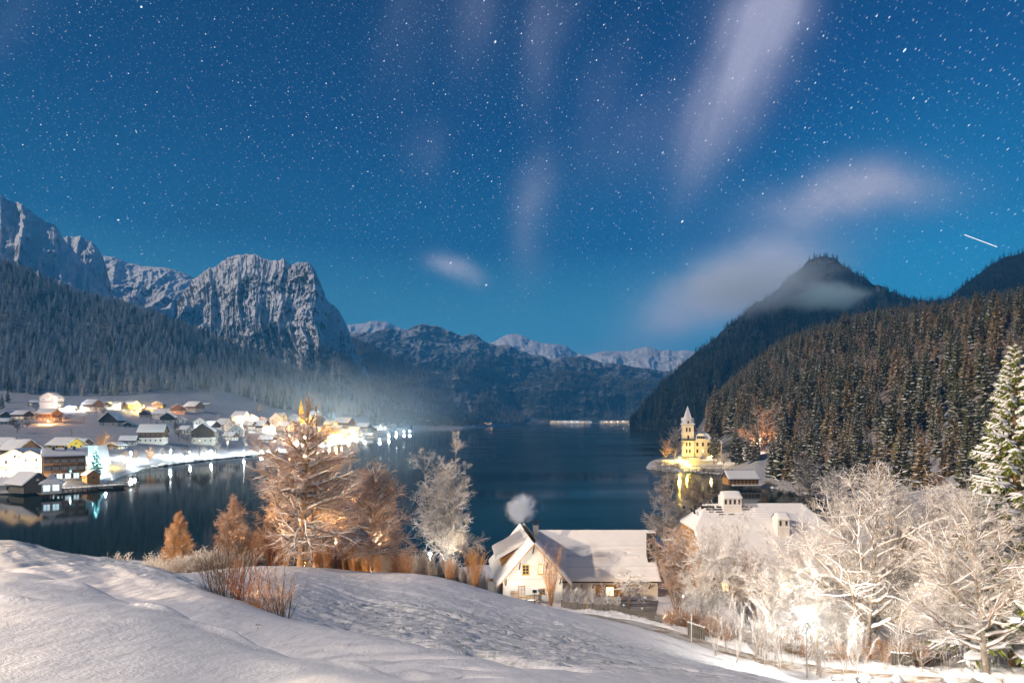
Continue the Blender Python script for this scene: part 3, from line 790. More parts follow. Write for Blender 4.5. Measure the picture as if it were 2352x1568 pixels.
def build_haze():
    mb = MB(); mb.box(-7000, 8000, -60, 9500, -8, 1250)
    m = bpy.data.materials.new('air'); m.use_nodes = True
    g = NT(m.node_tree); out = g.n('ShaderNodeOutputMaterial'); v = g.n('ShaderNodeVolumePrincipled')
    v.inputs['Color'].default_value = (0.08, 0.42, 0.88, 1); v.inputs['Density'].default_value = HAZE; v.inputs['Anisotropy'].default_value = 0.0
    g.link(v.outputs[0], out.inputs['Volume'])
    mb.obj('haze', m, kind='stuff')
HAZE = 0.00013
build_haze()
# ------------------------------------------------------------------ trees
def unit(v): return v / (np.linalg.norm(v, axis=-1, keepdims=True) + 1e-9)

def pick(PP, RR, n, t0, t1, g, even=False, tpow=1.0):
    N, K = PP.shape[:2]
    L = np.linalg.norm(np.diff(PP, axis=1), axis=2).sum(1)
    if even: idx = np.arange(n) % N
    else: idx = g.choice(N, n, p=L / L.sum())
    t = t0 + (t1 - t0) * (g.random(n) ** tpow)
    f = t * (K - 1); i = np.minimum(f.astype(int), K - 2); w = (f - i)[:, None]
    pos = PP[idx, i] * (1 - w) + PP[idx, i + 1] * w
    tan = unit(PP[idx, i + 1] - PP[idx, i])
    r = RR[idx, i] * (1 - w[:, 0]) + RR[idx, i + 1] * w[:, 0]
    return idx, t, pos, tan, r, L[idx]

def shoots(pos, d, length, K, g, wob=0.15, up=0.0, curl=None):
    n = len(pos)
    P = np.zeros((n, K, 3)); P[:, 0] = pos
    st = (length / (K - 1))[:, None]
    for k in range(1, K):
        d = unit(d + wob * g.normal(size=(n, 3)) + np.array([0, 0, 1.0]) * (up if np.isscalar(up) else up[k - 1]))
        P[:, k] = P[:, k - 1] + d * st
    return P

def side_dirs(tan, ang, g, flat=0.0, n=None):
    r = g.normal(size=tan.shape); r[:, 2] *= (1 - flat)
    perp = unit(r - (r * tan).sum(1, keepdims=True) * tan)
    return unit(tan * np.cos(ang)[:, None] + perp * np.sin(ang)[:, None])

def bare_tree(name, label, loc, h, seed, group=None, trunk_r=0.3, stems=1, stem_spread=0.05, n_limb=18, limb_t=(0.25, 0.98), limb_len=0.3, shape=None,
              limb_ang=70, limb_up=0.06, n2=12, n3=6, len2=0.34, len3=0.35, n4=0, flat=0.3, twig='twig', limb='snowy_limb', bark='trunk_bark', twig_r=0.02,
              wob=0.13, top_fork=0, lean=(0, 0), up2=0.03, up3=0.02, snow=1.3, cat='tree', squash=1.0, br_r=1.0):
    g = np.random.default_rng(seed)
    t_ = thing(name, label, cat, loc, 0, group)
    K0 = 14
    base = np.zeros((stems, 3)); base[:, :2] = g.normal(size=(stems, 2)) * trunk_r * (0.8 if stems > 1 else 0); base[:, 2] = -0.4
    d0 = unit(np.concatenate([g.normal(size=(stems, 2)) * stem_spread + np.array(lean), np.ones((stems, 1))], 1))
    sl = h * (g.uniform(0.8, 1.0, stems) if stems > 1 else np.ones(1))
    sl[0] = h
    T = shoots(base, d0, sl + 0.4, K0, g, 0.02 if stems == 1 else 0.05, 0.06)
    rk = np.linspace(1, 0, K0)[None, :] ** 0.8
    TR = trunk_r * (0.35 if stems > 2 else 1.0) * (rk * 0.93 + 0.06) * np.ones((stems, 1)); TR[:, 0] *= 1.3
    V, Q = tubes(T, TR, 9, 0.05)
    link('trunk', mesh_np('trunk', V, Q, None, [M[bark]]), t_)
    # limbs
    idx, t, pos, tan, r, L = pick(T, TR, n_limb, limb_t[0], limb_t[1], g, even=stems > 1)
    t = limb_t[0] + (limb_t[1] - limb_t[0]) * (np.arange(n_limb) + g.random(n_limb) * .8) / n_limb if stems == 1 else t
    if stems == 1:
        f = t * (K0 - 1); i = np.minimum(f.astype(int), K0 - 2); w = (f - i)[:, None]
        pos = T[0, i] * (1 - w) + T[0, i + 1] * w; tan = unit(T[0, i + 1] - T[0, i]); r = TR[0, i]
    fr = np.clip((t - limb_t[0]) / (limb_t[1] - limb_t[0]), 0, 1)
    sh = np.ones(n_limb) if shape is None else np.interp(fr, *zip(*shape))
    ll = h * limb_len * sh * g.uniform(.8, 1.15, n_limb)
    ang = R(1) * (limb_ang if np.isscalar(limb_ang) else np.interp(fr, *zip(*limb_ang))) * g.uniform(.85, 1.15, n_limb)
    az = np.arange(n_limb) * 2.39996 + g.normal(size=n_limb) * .4
    out = np.stack([np.cos(az), np.sin(az) * squash, np.zeros(n_limb)], 1)
    perp = unit(out - (out * tan).sum(1, keepdims=True) * tan)
    d = unit(tan * np.cos(ang)[:, None] + perp * np.sin(ang)[:, None])
    K1 = 9
    P1 = shoots(pos, d, ll, K1, g, wob, limb_up)
    r1 = np.minimum(r * 0.5, ll * 0.016 + 0.02) * br_r
    R1 = r1[:, None] * (np.linspace(1, 0.22, K1)[None, :])
    # branches
    N2 = n_limb * n2
    i2, t2, pos, tan, r, L = pick(P1, R1, N2, 0.12, 0.98, g)
    d = side_dirs(tan, R(1) * g.uniform(25, 65, N2), g, flat)
    l2 = L * len2 * (1.15 - 0.6 * t2) * g.uniform(.5, 1.3, N2) + 0.12
    K2 = 6
    P2 = shoots(pos, d, l2, K2, g, wob * 1.2, up2)
    R2 = np.maximum(np.minimum(r * .7, 0.012 * l2 + 0.016) * br_r, twig_r)[:, None] * np.linspace(1, .5, K2)[None, :]
    N3 = N2 * n3
    i3, t3, pos, tan, r, L = pick(P2, R2, N3, 0.1, 1.0, g)
    d = side_dirs(tan, R(1) * g.uniform(20, 60, N3), g, flat * .7)
    l3 = np.maximum(L * len3 * g.uniform(.5, 1.5, N3), 0.1) + 0.12
    P3 = shoots(pos, d, l3, 4, g, wob * 1.4, up3)
    R3 = np.full((N3, 1), twig_r) * np.linspace(1, .45, 4)[None, :]
    id3 = i2[i3]
    if n4:
        N4 = N3 * n4
        i4, t4, pos, tan, r, L = pick(P3, R3, N4, 0.1, 1.0, g)
        d = side_dirs(tan, R(1) * g.uniform(20, 55, N4), g, 0.2)
        P4 = shoots(pos, d, L * g.uniform(.35, .9, N4), 3, g, .2, up3)
        R4 = np.full((N4, 1), twig_r * .8) * np.linspace(1, .4, 3)[None, :]
        id4 = id3[i4]
    mats = [M[limb], M[twig]]
    for k in range(n_limb):
        parts = []
        V, Q = tubes(P1[k:k + 1], R1[k:k + 1], 6, snow); parts.append((V, Q, 0))
        s = i2 == k
        if s.any(): V, Q = tubes(P2[s], R2[s], 4, snow * .9); parts.append((V, Q, 0))
        s = id3 == k
        if s.any(): V, Q = tubes(P3[s], R3[s], 3, snow * .3); parts.append((V, Q, 1))
        if n4:
            s = id4 == k
            if s.any(): V, Q = tubes(P4[s], R4[s], 3, 0.0); parts.append((V, Q, 1))
        V, Q, m = merge(parts)
        link('limb', mesh_np('limb', V, Q, None, mats, m), t_)
    return t_

def shrub_mesh(name, seed, h, w, n, twig='twig', n2=5, up=0.1, snow=0.6, r=0.012, tuft=0.0, lean=0.35, K=7, snow_blobs=0, base_w=0.15, mat2=None, tris_mats=None):
    """many stems from one stool, with side shoots; optional snow tufts caught in the twigs"""
    g = np.random.default_rng(seed)
    a = g.uniform(0, 6.283, n); rr = w * base_w * np.sqrt(g.random(n))
    pos = np.stack([rr * np.cos(a), rr * np.sin(a), np.full(n, -0.1)], 1)
    d = unit(np.stack([np.cos(a) * g.uniform(0, 1, n) * lean, np.sin(a) * g.uniform(0, 1, n) * lean, np.ones(n)], 1) + g.normal(size=(n, 3)) * .06)
    P = shoots(pos, d, h * g.uniform(.55, 1.05, n), K, g, 0.07, up)
    R0 = r * 1.6 * np.linspace(1, .4, K)[None, :] * np.ones((n, 1))
    parts = []
    V, Q = tubes(P, R0, 4, snow); parts.append((V, Q, 0))
    ends = P[:, -1]
    if n2:
        N2 = n * n2
        i2, t2, pos, tan, r_, L = pick(P, R0, N2, 0.25, 1.0, g)
        d = side_dirs(tan, R(1) * g.uniform(18, 50, N2), g, 0.0)
        P2 = shoots(pos, d, L * .28 * g.uniform(.4, 1.3, N2), 4, g, .15, up)
        R2 = r * np.linspace(1, .4, 4)[None, :] * np.ones((N2, 1))
        V, Q = tubes(P2, R2, 3, snow * .6); parts.append((V, Q, 1 if mat2 else 0))
        ends = np.concatenate([ends, P2[:, -1], P2[:, 2]])
    if snow_blobs:
        c = ends[g.choice(len(ends), snow_blobs)]
        s = g.uniform(.4, 1.3, snow_blobs) * tuft
        V0 = np.array([(1, 0, 0), (0, 1, 0), (-1, 0, 0), (0, -1, 0), (0, 0, .75), (0, 0, -.4)], float)
        V = (c[:, None] + V0[None] * s[:, None, None] * g.uniform(.6, 1.4, (snow_blobs, 1, 3)))
        V = V.reshape(-1, 3)
        q0 = np.array([(0, 1, 4, 4), (1, 2, 4, 4), (2, 3, 4, 4), (3, 0, 4, 4), (1, 0, 5, 5), (2, 1, 5, 5), (3, 2, 5, 5), (0, 3, 5, 5)])[:, :3]
        Tt = (q0[None] + (np.arange(snow_blobs) * 6)[:, None, None]).reshape(-1, 3)
    V1, Q1, m1 = merge(parts)
    mats = [M[twig]] + ([M[mat2]] if mat2 else [])
    if snow_blobs:
        b = len(V1); mats.append(M['snow'])
        return mesh_np(name, np.concatenate([V1, V]), Q1, Tt + b, mats, np.concatenate([m1, np.full(len(Tt), len(mats) - 1)]))
    return mesh_np(name, V1, Q1, None, mats, m1)

def ribbon(C, side, wid, drop, sag=0.0):
    """arched strips: C (N,K,3) spine, side (N,3), wid (N,K) -> verts, quads; edges hang lower than the spine"""
    N, K = C.shape[:2]
    off = side[:, None, :] * wid[..., None]
    A = C + off; B = C - off
    A[..., 2] -= drop * wid; B[..., 2] -= drop * wid
    V = np.stack([A, C, B], 2).reshape(-1, 3)
    n = np.arange(N)[:, None, None]; k = np.arange(K - 1)[None, :, None]; s = np.arange(2)[None, None, :]
    b0 = (n * K + k) * 3 + s; b1 = (n * K + k + 1) * 3 + s
    return V, np.stack([b0, b0 + 1, b1 + 1, b1], -1).reshape(-1, 4)

def spruce_meshes(seed, h, rad, whorls, per, K=4, snowy=1.0, needle='needles', droop=0.35, narrow=1.0, z0=0.08):
    g = np.random.default_rng(seed)
    zz = np.repeat(z0 + (1 - z0) * (np.arange(whorls) / whorls) ** 0.92, per)
    n = len(zz); zz = np.clip(zz + g.normal(size=n) * .010, z0, .985)
    az = np.arange(n) * 2.39996 + g.normal(size=n) * .3
    L = rad * ((1 - zz) ** 0.82 * 1.0 + 0.05) * g.uniform(.65, 1.15, n)
    L *= np.where(zz < z0 + .06, .8, 1)
    d = np.stack([np.cos(az), np.sin(az), np.zeros(n)], 1)
    side = np.stack([-np.sin(az), np.cos(az), g.normal(size=n) * .15], 1)
    s = np.linspace(0.08, 1, K)
    dr = droop * (1 - zz * .9) + 0.05
    C = np.zeros((n, K, 3))
    for k in range(K):
        C[:, k, :2] = d[:, :2] * (L * s[k])[:, None]
        C[:, k, 2] = zz * h + L * (0.18 * s[k] - dr * s[k] ** 1.6 + 0.10 * s[k] ** 3)
    C += g.normal(size=C.shape) * (L * .03)[:, None, None]
    wp = np.interp(s, [0, .35, .75, 1], [.10, .26, .20, .03])
    wid = L[:, None] * wp[None, :] * g.uniform(.75, 1.2, (n, K)) + .02
    Vf, Qf = ribbon(C, side, wid, 0.75)
    # hanging twigs: small jagged strips at the sides
    C2 = C[:, 1:].copy(); C2[..., 2] -= wid[:, 1:] * .3
    Vg, Qg = ribbon(C2 + d[:, None, :] * (L * .06)[:, None, None], unit(side + d * .5), wid[:, 1:] * 1.05, 1.3)
    parts = [(Vf, Qf, 0), (Vg, Qg, 0)]
    keep = g.random(n) < .9 * snowy
    Cs = C[keep][:, 1:].copy(); Ls = L[keep]
    Cs[..., 2] += (0.035 * Ls + .035)[:, None]
    ws = wid[keep][:, 1:] * g.uniform(.7, 1.2, (keep.sum(), K - 1))
    Vs, Qs = ribbon(Cs, side[keep], ws, 0.35)
    parts.append((Vs, Qs, 1))
    # leader
    V, Q = tubes(np.array([[[0, 0, h * .9], [0, 0, h * .96], [0, 0, h * 1.02]]]), np.array([[.07, .05, .02]]) * h / 20, 4)
    parts.append((V, Q, 0))
    V, Q, m = merge(parts)
    crown = mesh_np('crown', V, Q, None, [M[needle], M['branch_snow']], m, smooth=False)
    tz = np.linspace(-1.0, .93, 6) * h; tz[0] = -1.0
    T = np.zeros((1, 6, 3)); T[0, :, 2] = tz
    V, Q = tubes(T, (np.linspace(1, .1, 6) * h * .014)[None], 6)
    trunk = mesh_np('trunk', V, Q, None, [M['dark_wood']])
    return crown, trunk

def small_bare_mesh(seed, h, w, twig='grey_twig', n1=16, n2=10, n3=5, r=0.035, up=0.12):
    g = np.random.default_rng(seed)
    T = shoots(np.array([[0, 0, -.5]]), np.array([[0, 0, 1.0]]), np.array([h]), 8, g, .03, .05)
    TR = (np.linspace(1, .12, 8) * h * .016)[None]
    i, t, pos, tan, rr, L = pick(T, TR, n1, .2, .95, g)
    d = side_dirs(tan, R(1) * g.uniform(35, 65, n1), g)
    P1 = shoots(pos, d, w * .55 * g.uniform(.7, 1.2, n1) * (1.2 - t * .7), 6, g, .12, up)
    R1 = np.maximum(rr * .5, r)[:, None] * np.linspace(1, .4, 6)[None]
    i, t, pos, tan, rr, L = pick(P1, R1, n1 * n2, .1, 1, g)
    P2 = shoots(pos, side_dirs(tan, R(1) * g.uniform(25, 60, n1 * n2), g), L * .4 * g.uniform(.5, 1.3, n1 * n2), 4, g, .15, up)
    R2 = np.full((n1 * n2, 1), r) * np.linspace(1, .5, 4)[None]
    parts = []
    for P_, R_, S in ((P1, R1, 4), (P2, R2, 3)):
        V, Q = tubes(P_, R_, S, .8); parts.append((V, Q, 0))
    if n3:
        N3 = n1 * n2 * n3
        i, t, pos, tan, rr, L = pick(P2, R2, N3, .1, 1, g)
        P3 = shoots(pos, side_dirs(tan, R(1) * g.uniform(20, 55, N3), g), L * .5 * g.uniform(.5, 1.3, N3), 3, g, .15, up)
        V, Q = tubes(P3, np.full((N3, 1), r * .7) * np.linspace(1, .5, 3)[None], 3, .3); parts.append((V, Q, 0))
    V, Q, m = merge(parts)
    crown = mesh_np('crown', V, Q, None, [M[twig]], m)
    V, Q = tubes(T, TR, 6)
    return crown, mesh_np('trunk', V, Q, None, [M['grey_twig']])

# --- forest kinds, shared by single trees and by the far masses
SPR = [spruce_meshes(100 + i, 22, r_, w_, p_, needle=nd, snowy=sn, droop=dr) for i, (r_, w_, p_, nd, sn, dr) in enumerate([
    (4.0, 20, 7, 'needles', 1.0, .35), (3.4, 22, 6, 'needles', .9, .45), (4.6, 19, 8, 'needles', 1.05, .3), (3.6, 20, 6, 'needles', .6, .4), (3.9, 18, 7, 'brown_needles', .7, .3)])]
LOW = [spruce_meshes(200 + i, 20, r_, 12, 5, K=3, needle=nd, snowy=sn)[0] for i, (r_, nd, sn) in enumerate([
    (3.6, 'needles', .9), (3.0, 'needles', .6), (4.0, 'needles', 1.0), (3.4, 'brown_needles', .5)])]
FROST = [spruce_meshes(150 + i, 22, r_, w_, p_, needle='frosted_needles', snowy=.9, droop=dr) for i, (r_, w_, p_, dr) in enumerate([(3.8, 20, 7, .35), (3.2, 22, 6, .45)])]
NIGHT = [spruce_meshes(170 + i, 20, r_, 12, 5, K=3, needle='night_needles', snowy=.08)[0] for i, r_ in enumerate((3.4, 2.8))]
LOWF = spruce_meshes(180, 20, 3.4, 12, 5, K=3, needle='frosted_needles', snowy=.9)[0]
BARE = [small_bare_mesh(300 + i, 16, 11, tw, 14, 8, 3) for i, tw in enumerate(['grey_twig', 'twig', 'dark_twig'])]

def proto_collection(name, meshes, scales=None):
    c = bpy.data.collections.new(name)
    for i, me in enumerate(meshes):
        o = bpy.data.objects.new("%s_%02d" % (name, i), me); c.objects.link(o)
    return c

def scatter(name, pts, sc, vi, coll, label=None, cat=None):
    me = bpy.data.meshes.new(name)
    me.vertices.add(len(pts)); me.vertices.foreach_set('co', np.asarray(pts, np.float32).ravel())
    a = me.attributes.new('size', 'FLOAT', 'POINT'); a.data.foreach_set('value', np.asarray(sc, np.float32))
    a = me.attributes.new('sort', 'INT', 'POINT'); a.data.foreach_set('value', np.asarray(vi, np.int32))
    a = me.attributes.new('turn', 'FLOAT', 'POINT'); a.data.foreach_set('value', rng.uniform(0, 6.28, len(pts)).astype(np.float32))
    me.update()
    o = link(name, me, kind='stuff')
    if label: o['label'] = label
    ng = bpy.data.node_groups.new(name, 'GeometryNodeTree')
    ng.interface.new_socket('Geometry', in_out='INPUT', socket_type='NodeSocketGeometry')
    ng.interface.new_socket('Geometry', in_out='OUTPUT', socket_type='NodeSocketGeometry')
    N = ng.nodes; Lk = ng.links.new
    gi = N.new('NodeGroupInput'); go = N.new('NodeGroupOutput')
    iop = N.new('GeometryNodeInstanceOnPoints'); ci = N.new('GeometryNodeCollectionInfo')
    ci.inputs['Collection'].default_value = coll; ci.inputs['Separate Children'].default_value = True; ci.inputs['Reset Children'].default_value = True
    def attr(nm, typ):
        n = N.new('GeometryNodeInputNamedAttribute'); n.data_type = typ; n.inputs['Name'].default_value = nm; return n.outputs['Attribute']
    cx = N.new('ShaderNodeCombineXYZ')
    Lk(attr('turn', 'FLOAT'), cx.inputs[2])
    Lk(gi.outputs[0], iop.inputs['Points']); Lk(ci.outputs[0], iop.inputs['Instance'])
    iop.inputs['Pick Instance'].default_value = True
    Lk(attr('sort', 'INT'), iop.inputs['Instance Index'])
    Lk(cx.outputs[0], iop.inputs['Rotation'])
    Lk(attr('size', 'FLOAT'), iop.inputs['Scale'])
    Lk(iop.outputs[0], go.inputs[0])
    md = o.modifiers.new('trees', 'NODES'); md.node_group = ng
    return o

C_SPR = proto_collection('spruce_kind', [s[0] for s in SPR] + [b[0] for b in BARE] + [f[0] for f in FROST])
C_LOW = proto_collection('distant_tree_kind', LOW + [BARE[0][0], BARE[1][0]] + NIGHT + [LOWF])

def forest_points(L, dx0, dx1, y0k, y1k, space, seed, y0=None, y1=None, clear=None):
    """points over a loft between two of its stations"""
    g = np.random.default_rng(seed)
    ymax = L.Y[:, y1k].max(); ymin = L.Y[:, y0k].min()
    xa, xb = min((dx0 - CX) / F * ymin, (dx0 - CX) / F * ymax), max((dx1 - CX) / F * ymax, (dx1 - CX) / F * ymin)
    xs = np.arange(xa, xb, space); ys = np.arange(ymin, ymax, space * 1.05)
    X, Yg = np.meshgrid(xs, ys); X = (X + g.uniform(-.55, .55, X.shape) * space).ravel(); Yg = (Yg + g.uniform(-.55, .55, Yg.shape) * space).ravel()
    dx = CX + F * X / Yg
    Y, Z = L.prof(dx)
    ok = (dx > dx0) & (dx < dx1) & (Yg > Y[:, y0k]) & (Yg < Y[:, y1k] + 25)
    X, Yg, dx = X[ok], Yg[ok], dx[ok]
    z = L.z(X, Yg)
    return X, Yg, z, dx

# right hill
Xh, Yh, Zh, Dh = forest_points(hill, 1625, 2700, 4, 10, 7.0, 5)
ok = (Zh > 3) & ~((Dh < 1760) & (Yh < 372) & (Dh < 1680))
ok &= ~((Dh < 1660) & (Yh < 385))
Xh, Yh, Zh, Dh = Xh[ok], Yh[ok], Zh[ok], Dh[ok]
Xh2, Yh2, Zh2, Dh2 = forest_points(hill, 1905, 2750, 2, 4, 8.0, 6)
Xh3, Yh3, Zh3, Dh3 = forest_points(hill, 1785, 1912, 2, 4, 8.0, 16)
Xh, Yh, Zh, Dh = (np.concatenate(p) for p in ((Xh, Xh2, Xh3), (Yh, Yh2, Yh3), (Zh, Zh2, Zh3), (Dh, Dh2, Dh3)))
nh = len(Xh)
kind_h = rng.choice(8, nh, p=[.18, .16, .15, .07, .20, .06, .15, .03])
lar = fbm(Xh / 55, Yh / 55, o=3, seed=77) > 0.22
kind_h = np.where(lar & (rng.random(nh) < .55), rng.choice([4, 6, 6, 5], nh), kind_h)
size_h = rng.uniform(.5, 1.0, nh) ** 1.0 * rng.choice([.8, 1.0, 1.3], nh, p=[.3, .5, .2]) * np.where(kind_h >= 5, .85, 1.0)
# left hill
Xl, Yl, Zl, Dl = forest_points(vill, -460, 870, 8, 10, 9.5, 8)
clear = fbm(Xl / 40, Yl / 40, o=3, seed=78)
nl = len(Xl)
kind_l = rng.choice(10, nl, p=[.06, .05, .05, .02, .00, .12, .02, .01, .37, .30])
kind_l = np.where((clear > .15) & (rng.random(nl) < .6), rng.choice([5, 5, 7, 8], nl), kind_l)
size_l = rng.uniform(.62, 1.15, nl) * np.where((kind_l >= 5) & (kind_l < 8), .85, 1.0)
# which trees are single things: those that show largest
def in_frame(D): return (D > -20) & (D < 2372)
app_h = np.where(in_frame(Dh), size_h / Yh, 0); app_l = np.where(in_frame(Dl), size_l / Yl * 1.0, 0)
# trees standing in front of others show most: thin out by a coarse screen cell test
def front_pick(D, Yd, Z, app, n, cell=9.0):
    top = HZ - (Z + 20 * 0.9 - H) / Yd * F
    o = np.argsort(Yd); seen = {}; out = []
    for k in o:
        if app[k] <= 0: continue
        c = (int(D[k] // cell), int(top[k] // (cell * 1.6)))
        if c in seen: continue
        seen[c] = 1; out.append(k)
    out = sorted(out, key=lambda k: -app[k])[:n]
    return np.array(out)
conif_h = kind_h < 5; conif_l = (kind_l < 5) | (kind_l > 7)
ALLK = SPR + BARE + FROST
sel_h = front_pick(Dh, Yh, Zh, np.where(conif_h, app_h, 0), 185)
sel_l = front_pick(Dl, Yl, Zl, np.where(conif_l, app_l, 0), 85, 7.0)
bsel_h = front_pick(Dh, Yh, Zh, np.where(~conif_h, app_h, 0), 40)

def spruce_at(me, loc, s, rz, label, group, name='spruce_tree', cat='spruce tree'):
    t = thing(name, label, cat, loc, rz, group); t.scale = (s, s, s)
    link('crown', me[0], t); link('trunk', me[1], t)
    return t
for k in sel_h:
    if Dh[k] < 1760: lb = 'snow-laden spruce in the wood rising behind the towered villa'
    elif Dh[k] < 2000: lb = 'snow-laden spruce on the steep wooded bank above the boathouse'
    elif Dh[k] < 2220: lb = 'snow-laden spruce in the dark wood behind the frosted farm trees'
    else: lb = 'snow-laden spruce on the hillside beside the big lamp-lit spruce'
    spruce_at(SPR[kind_h[k]], (Xh[k], Yh[k], Zh[k]), size_h[k], rng.uniform(0, 6), lb, lb.replace('snow-laden spruce', 'spruces'))
for k in sel_l:
    lb = ('snowy spruce at the forest edge above the village meadow' if Dl[k] < 430 else 'small snowy spruce at the forest edge over the church end of the village')
    spruce_at(ALLK[kind_l[k]], (Xl[k], Yl[k], Zl[k]), size_l[k], rng.uniform(0, 6), lb, lb.replace('snowy spruce', 'snowy spruces'))
for k in bsel_h:
    lb = 'bare snow-dusted broadleaf tree standing among the hillside spruces' if Yh[k] > 320 else 'bare snow-dusted broadleaf tree low on the wooded bank'
    spruce_at(BARE[kind_h[k] - 5], (Xh[k], Yh[k], Zh[k]), size_h[k], rng.uniform(0, 6), lb, lb.replace('tree', 'trees'), 'bare_tree', 'tree')
rest = np.ones(nh, bool); rest[sel_h] = False; rest[bsel_h] = False
scatter('hillside_forest', np.stack([Xh, Yh, Zh], 1)[rest], size_h[rest], kind_h[rest], C_SPR, 'dense snowy forest covering the slope on the village-lit side')
rest = np.ones(nl, bool); rest[sel_l] = False
scatter('village_forest', np.stack([Xl, Yl, Zl], 1)[rest], size_l[rest], kind_l[rest], C_SPR, 'frosted forest climbing the ridge above the village')

# far woods on the mountains
def wood_on(name, m, n, seed, t0, t1, scl, kinds, mask=None, label=None):
    g = np.random.default_rng(seed)
    i = g.integers(0, m['x'].shape[0] - 1, n * 3); j = g.integers(0, m['x'].shape[1] - 1, n * 3)
    f, h = g.random(n * 3), g.random(n * 3)
    def at(a): return (a[i, j] * (1 - f) + a[i + 1, j] * f) * (1 - h) + (a[i, j + 1] * (1 - f) + a[i + 1, j + 1] * f) * h
    x, y, z, t = at(m['x']), at(m['y']), at(m['z']), at(np.asarray(m['t']))
    ok = (t >= t0) & (t <= t1)
    if mask is not None: ok &= mask(x, y, z, g)
    x, y, z = x[ok][:n], y[ok][:n], z[ok][:n]
    scatter(name, np.stack([x, y, z - .5], 1), g.uniform(.6, 1.15, len(x)) * scl, g.choice(kinds, len(x)), C_LOW, label)
wood_on('dark_mountain_forest', MT['dark'], 11000, 1, 0.0, 1.03, .95, [6, 7, 6, 1], lambda x, y, z, g: fbm(x / 60, z / 45, y / 80, o=3, seed=91) < .22, 'dark forest on the pointed mountain across the lake')
wood_on('right_mountain_forest', MT['dark_right'], 5000, 2, 0.1, 1.03, .95, [6, 7], None, 'dark forest on the ridge at the picture edge')
wood_on('crag_forest', MT['crag'], 6500, 3, 0.0, 0.75, 1.0, [8, 8, 4, 1], lambda x, y, z, g: (z < 130 + 160 * fbm(x / 120, z / 160, o=3, seed=92) + 120 * (g.random(len(x)) ** 3)), 'frosted woods round the foot of the limestone crag')
wood_on('valley_forest', MT['valley'], 9000, 4, 0.0, 1.02, 1.05, [8, 2, 4, 1], lambda x, y, z, g: fbm(x / 140, z / 90, o=3, seed=93) < .15, 'frosted woods on the long slope down to the lake')
wood_on('ridge_forest', MT['ridge'], 14000, 6, 0.0, 0.72, 1.3, [0, 1, 3, 1], lambda x, y, z, g: fbm(x / 260, z / 120, o=3, seed=94) < .12, 'dark woods on the ridge at the head of the lake')
wood_on('cliff_forest', MT['left_cliff'], 3500, 7, 0.15, 0.6, .95, [1, 1, 0], lambda x, y, z, g: z < 260 + 120 * fbm(x / 120, y / 160, o=3, seed=95), 'dark woods under the snowy cliffs')
# ------------------------------------------------------------------ building kit
PI = math.pi
def snow_slab(mb_parts, a, b, c, d, thick, nx=8, ny=5, amp=0.25, m=0, seed=0, edge=0.35, lift=0.0):
    """a-b along the ridge, d-c along the eave: a snow blanket with rounded rims on that plane"""
    a, b, c, d = (np.array(p, float) for p in (a, b, c, d))
    n = np.cross(b - a, d - a); n /= np.linalg.norm(n)
    if n[2] < 0: n = -n
    lu = np.linalg.norm(b - a); lv = np.linalg.norm(d - a)
    eu, ev = min(.5, edge / max(lu, .1)), min(.5, edge / max(lv, .1))
    us = np.unique(np.concatenate([[0, eu * .3, eu], np.linspace(eu, 1 - eu, nx), [1 - eu * .3, 1]]))
    vs = np.unique(np.concatenate([[0], np.linspace(ev, 1 - ev, ny), [1 - ev * .3, 1]]))
    U, Vv = np.meshgrid(us, vs, indexing='ij')
    P = (a * (1 - U[..., None]) + b * U[..., None]) * (1 - Vv[..., None]) + (d * (1 - U[..., None]) + c * U[..., None]) * Vv[..., None]
    e = np.minimum(np.minimum(U, 1 - U) / eu, (1 - Vv) / ev); e = np.clip(e, 0, 1)
    hh = thick * np.sqrt(1 - (1 - e) ** 2)
    hh = hh * (1 + amp * fbm(P[..., 0] * .7 + seed, P[..., 1] * .7, P[..., 2] * .7, o=3, seed=seed)) + lift
    P = P + n * hh[..., None]
    nu, nv = U.shape
    i, j = np.meshgrid(np.arange(nu - 1), np.arange(nv - 1), indexing='ij'); k = (i * nv + j).ravel()
    mb_parts.append((P.reshape(-1, 3), np.stack([k, k + nv, k + nv + 1, k + 1], -1), m))

_cache = {}
def window_mesh(w, h, frame, muntin):
    key = ('win', round(w, 2), round(h, 2), frame, muntin)
    if key not in _cache:
        mb = MB(); t = 0.09 * min(w, h) + 0.02; dpt = 0.07
        mb.box(-w / 2, w / 2, -dpt, 0.0, 0, t); mb.box(-w / 2, w / 2, -dpt, 0.0, h - t, h)
        mb.box(-w / 2, -w / 2 + t, -dpt, 0.0, t, h - t); mb.box(w / 2 - t, w / 2, -dpt, 0.0, t, h - t)
        if muntin:
            mb.box(-t * .3, t * .3, -dpt * .8, 0, t, h - t)
            for k in range(1, muntin): mb.box(-w / 2 + t, w / 2 - t, -dpt * .7, 0, h * k / muntin - t * .25, h * k / muntin + t * .25)
        mb.box(-w / 2 - .06, w / 2 + .06, -dpt - .06, 0, -.06, 0.0)
        _cache[key] = mb.mesh('window', M[frame])
    return _cache[key]
def pane_mesh(w, h, m):
    key = ('pane', round(w, 2), round(h, 2), m)
    if key not in _cache:
        mb = MB(); t = 0.09 * min(w, h) + 0.02
        mb.box(-w / 2 + t, w / 2 - t, -0.02, 0.05, t, h - t)
        _cache[key] = mb.mesh('pane', M[m])
    return _cache[key]
def window(par, x, y, z, w=0.9, h=1.2, rz=0.0, lit=None, frame='brown_wood', muntin=0, label=None):
    o = link('window', window_mesh(w, h, frame, muntin), par, (x, y, z), rz, label)
    link('pane', pane_mesh(w, h, lit or 'dark_glass'), o)
    return o

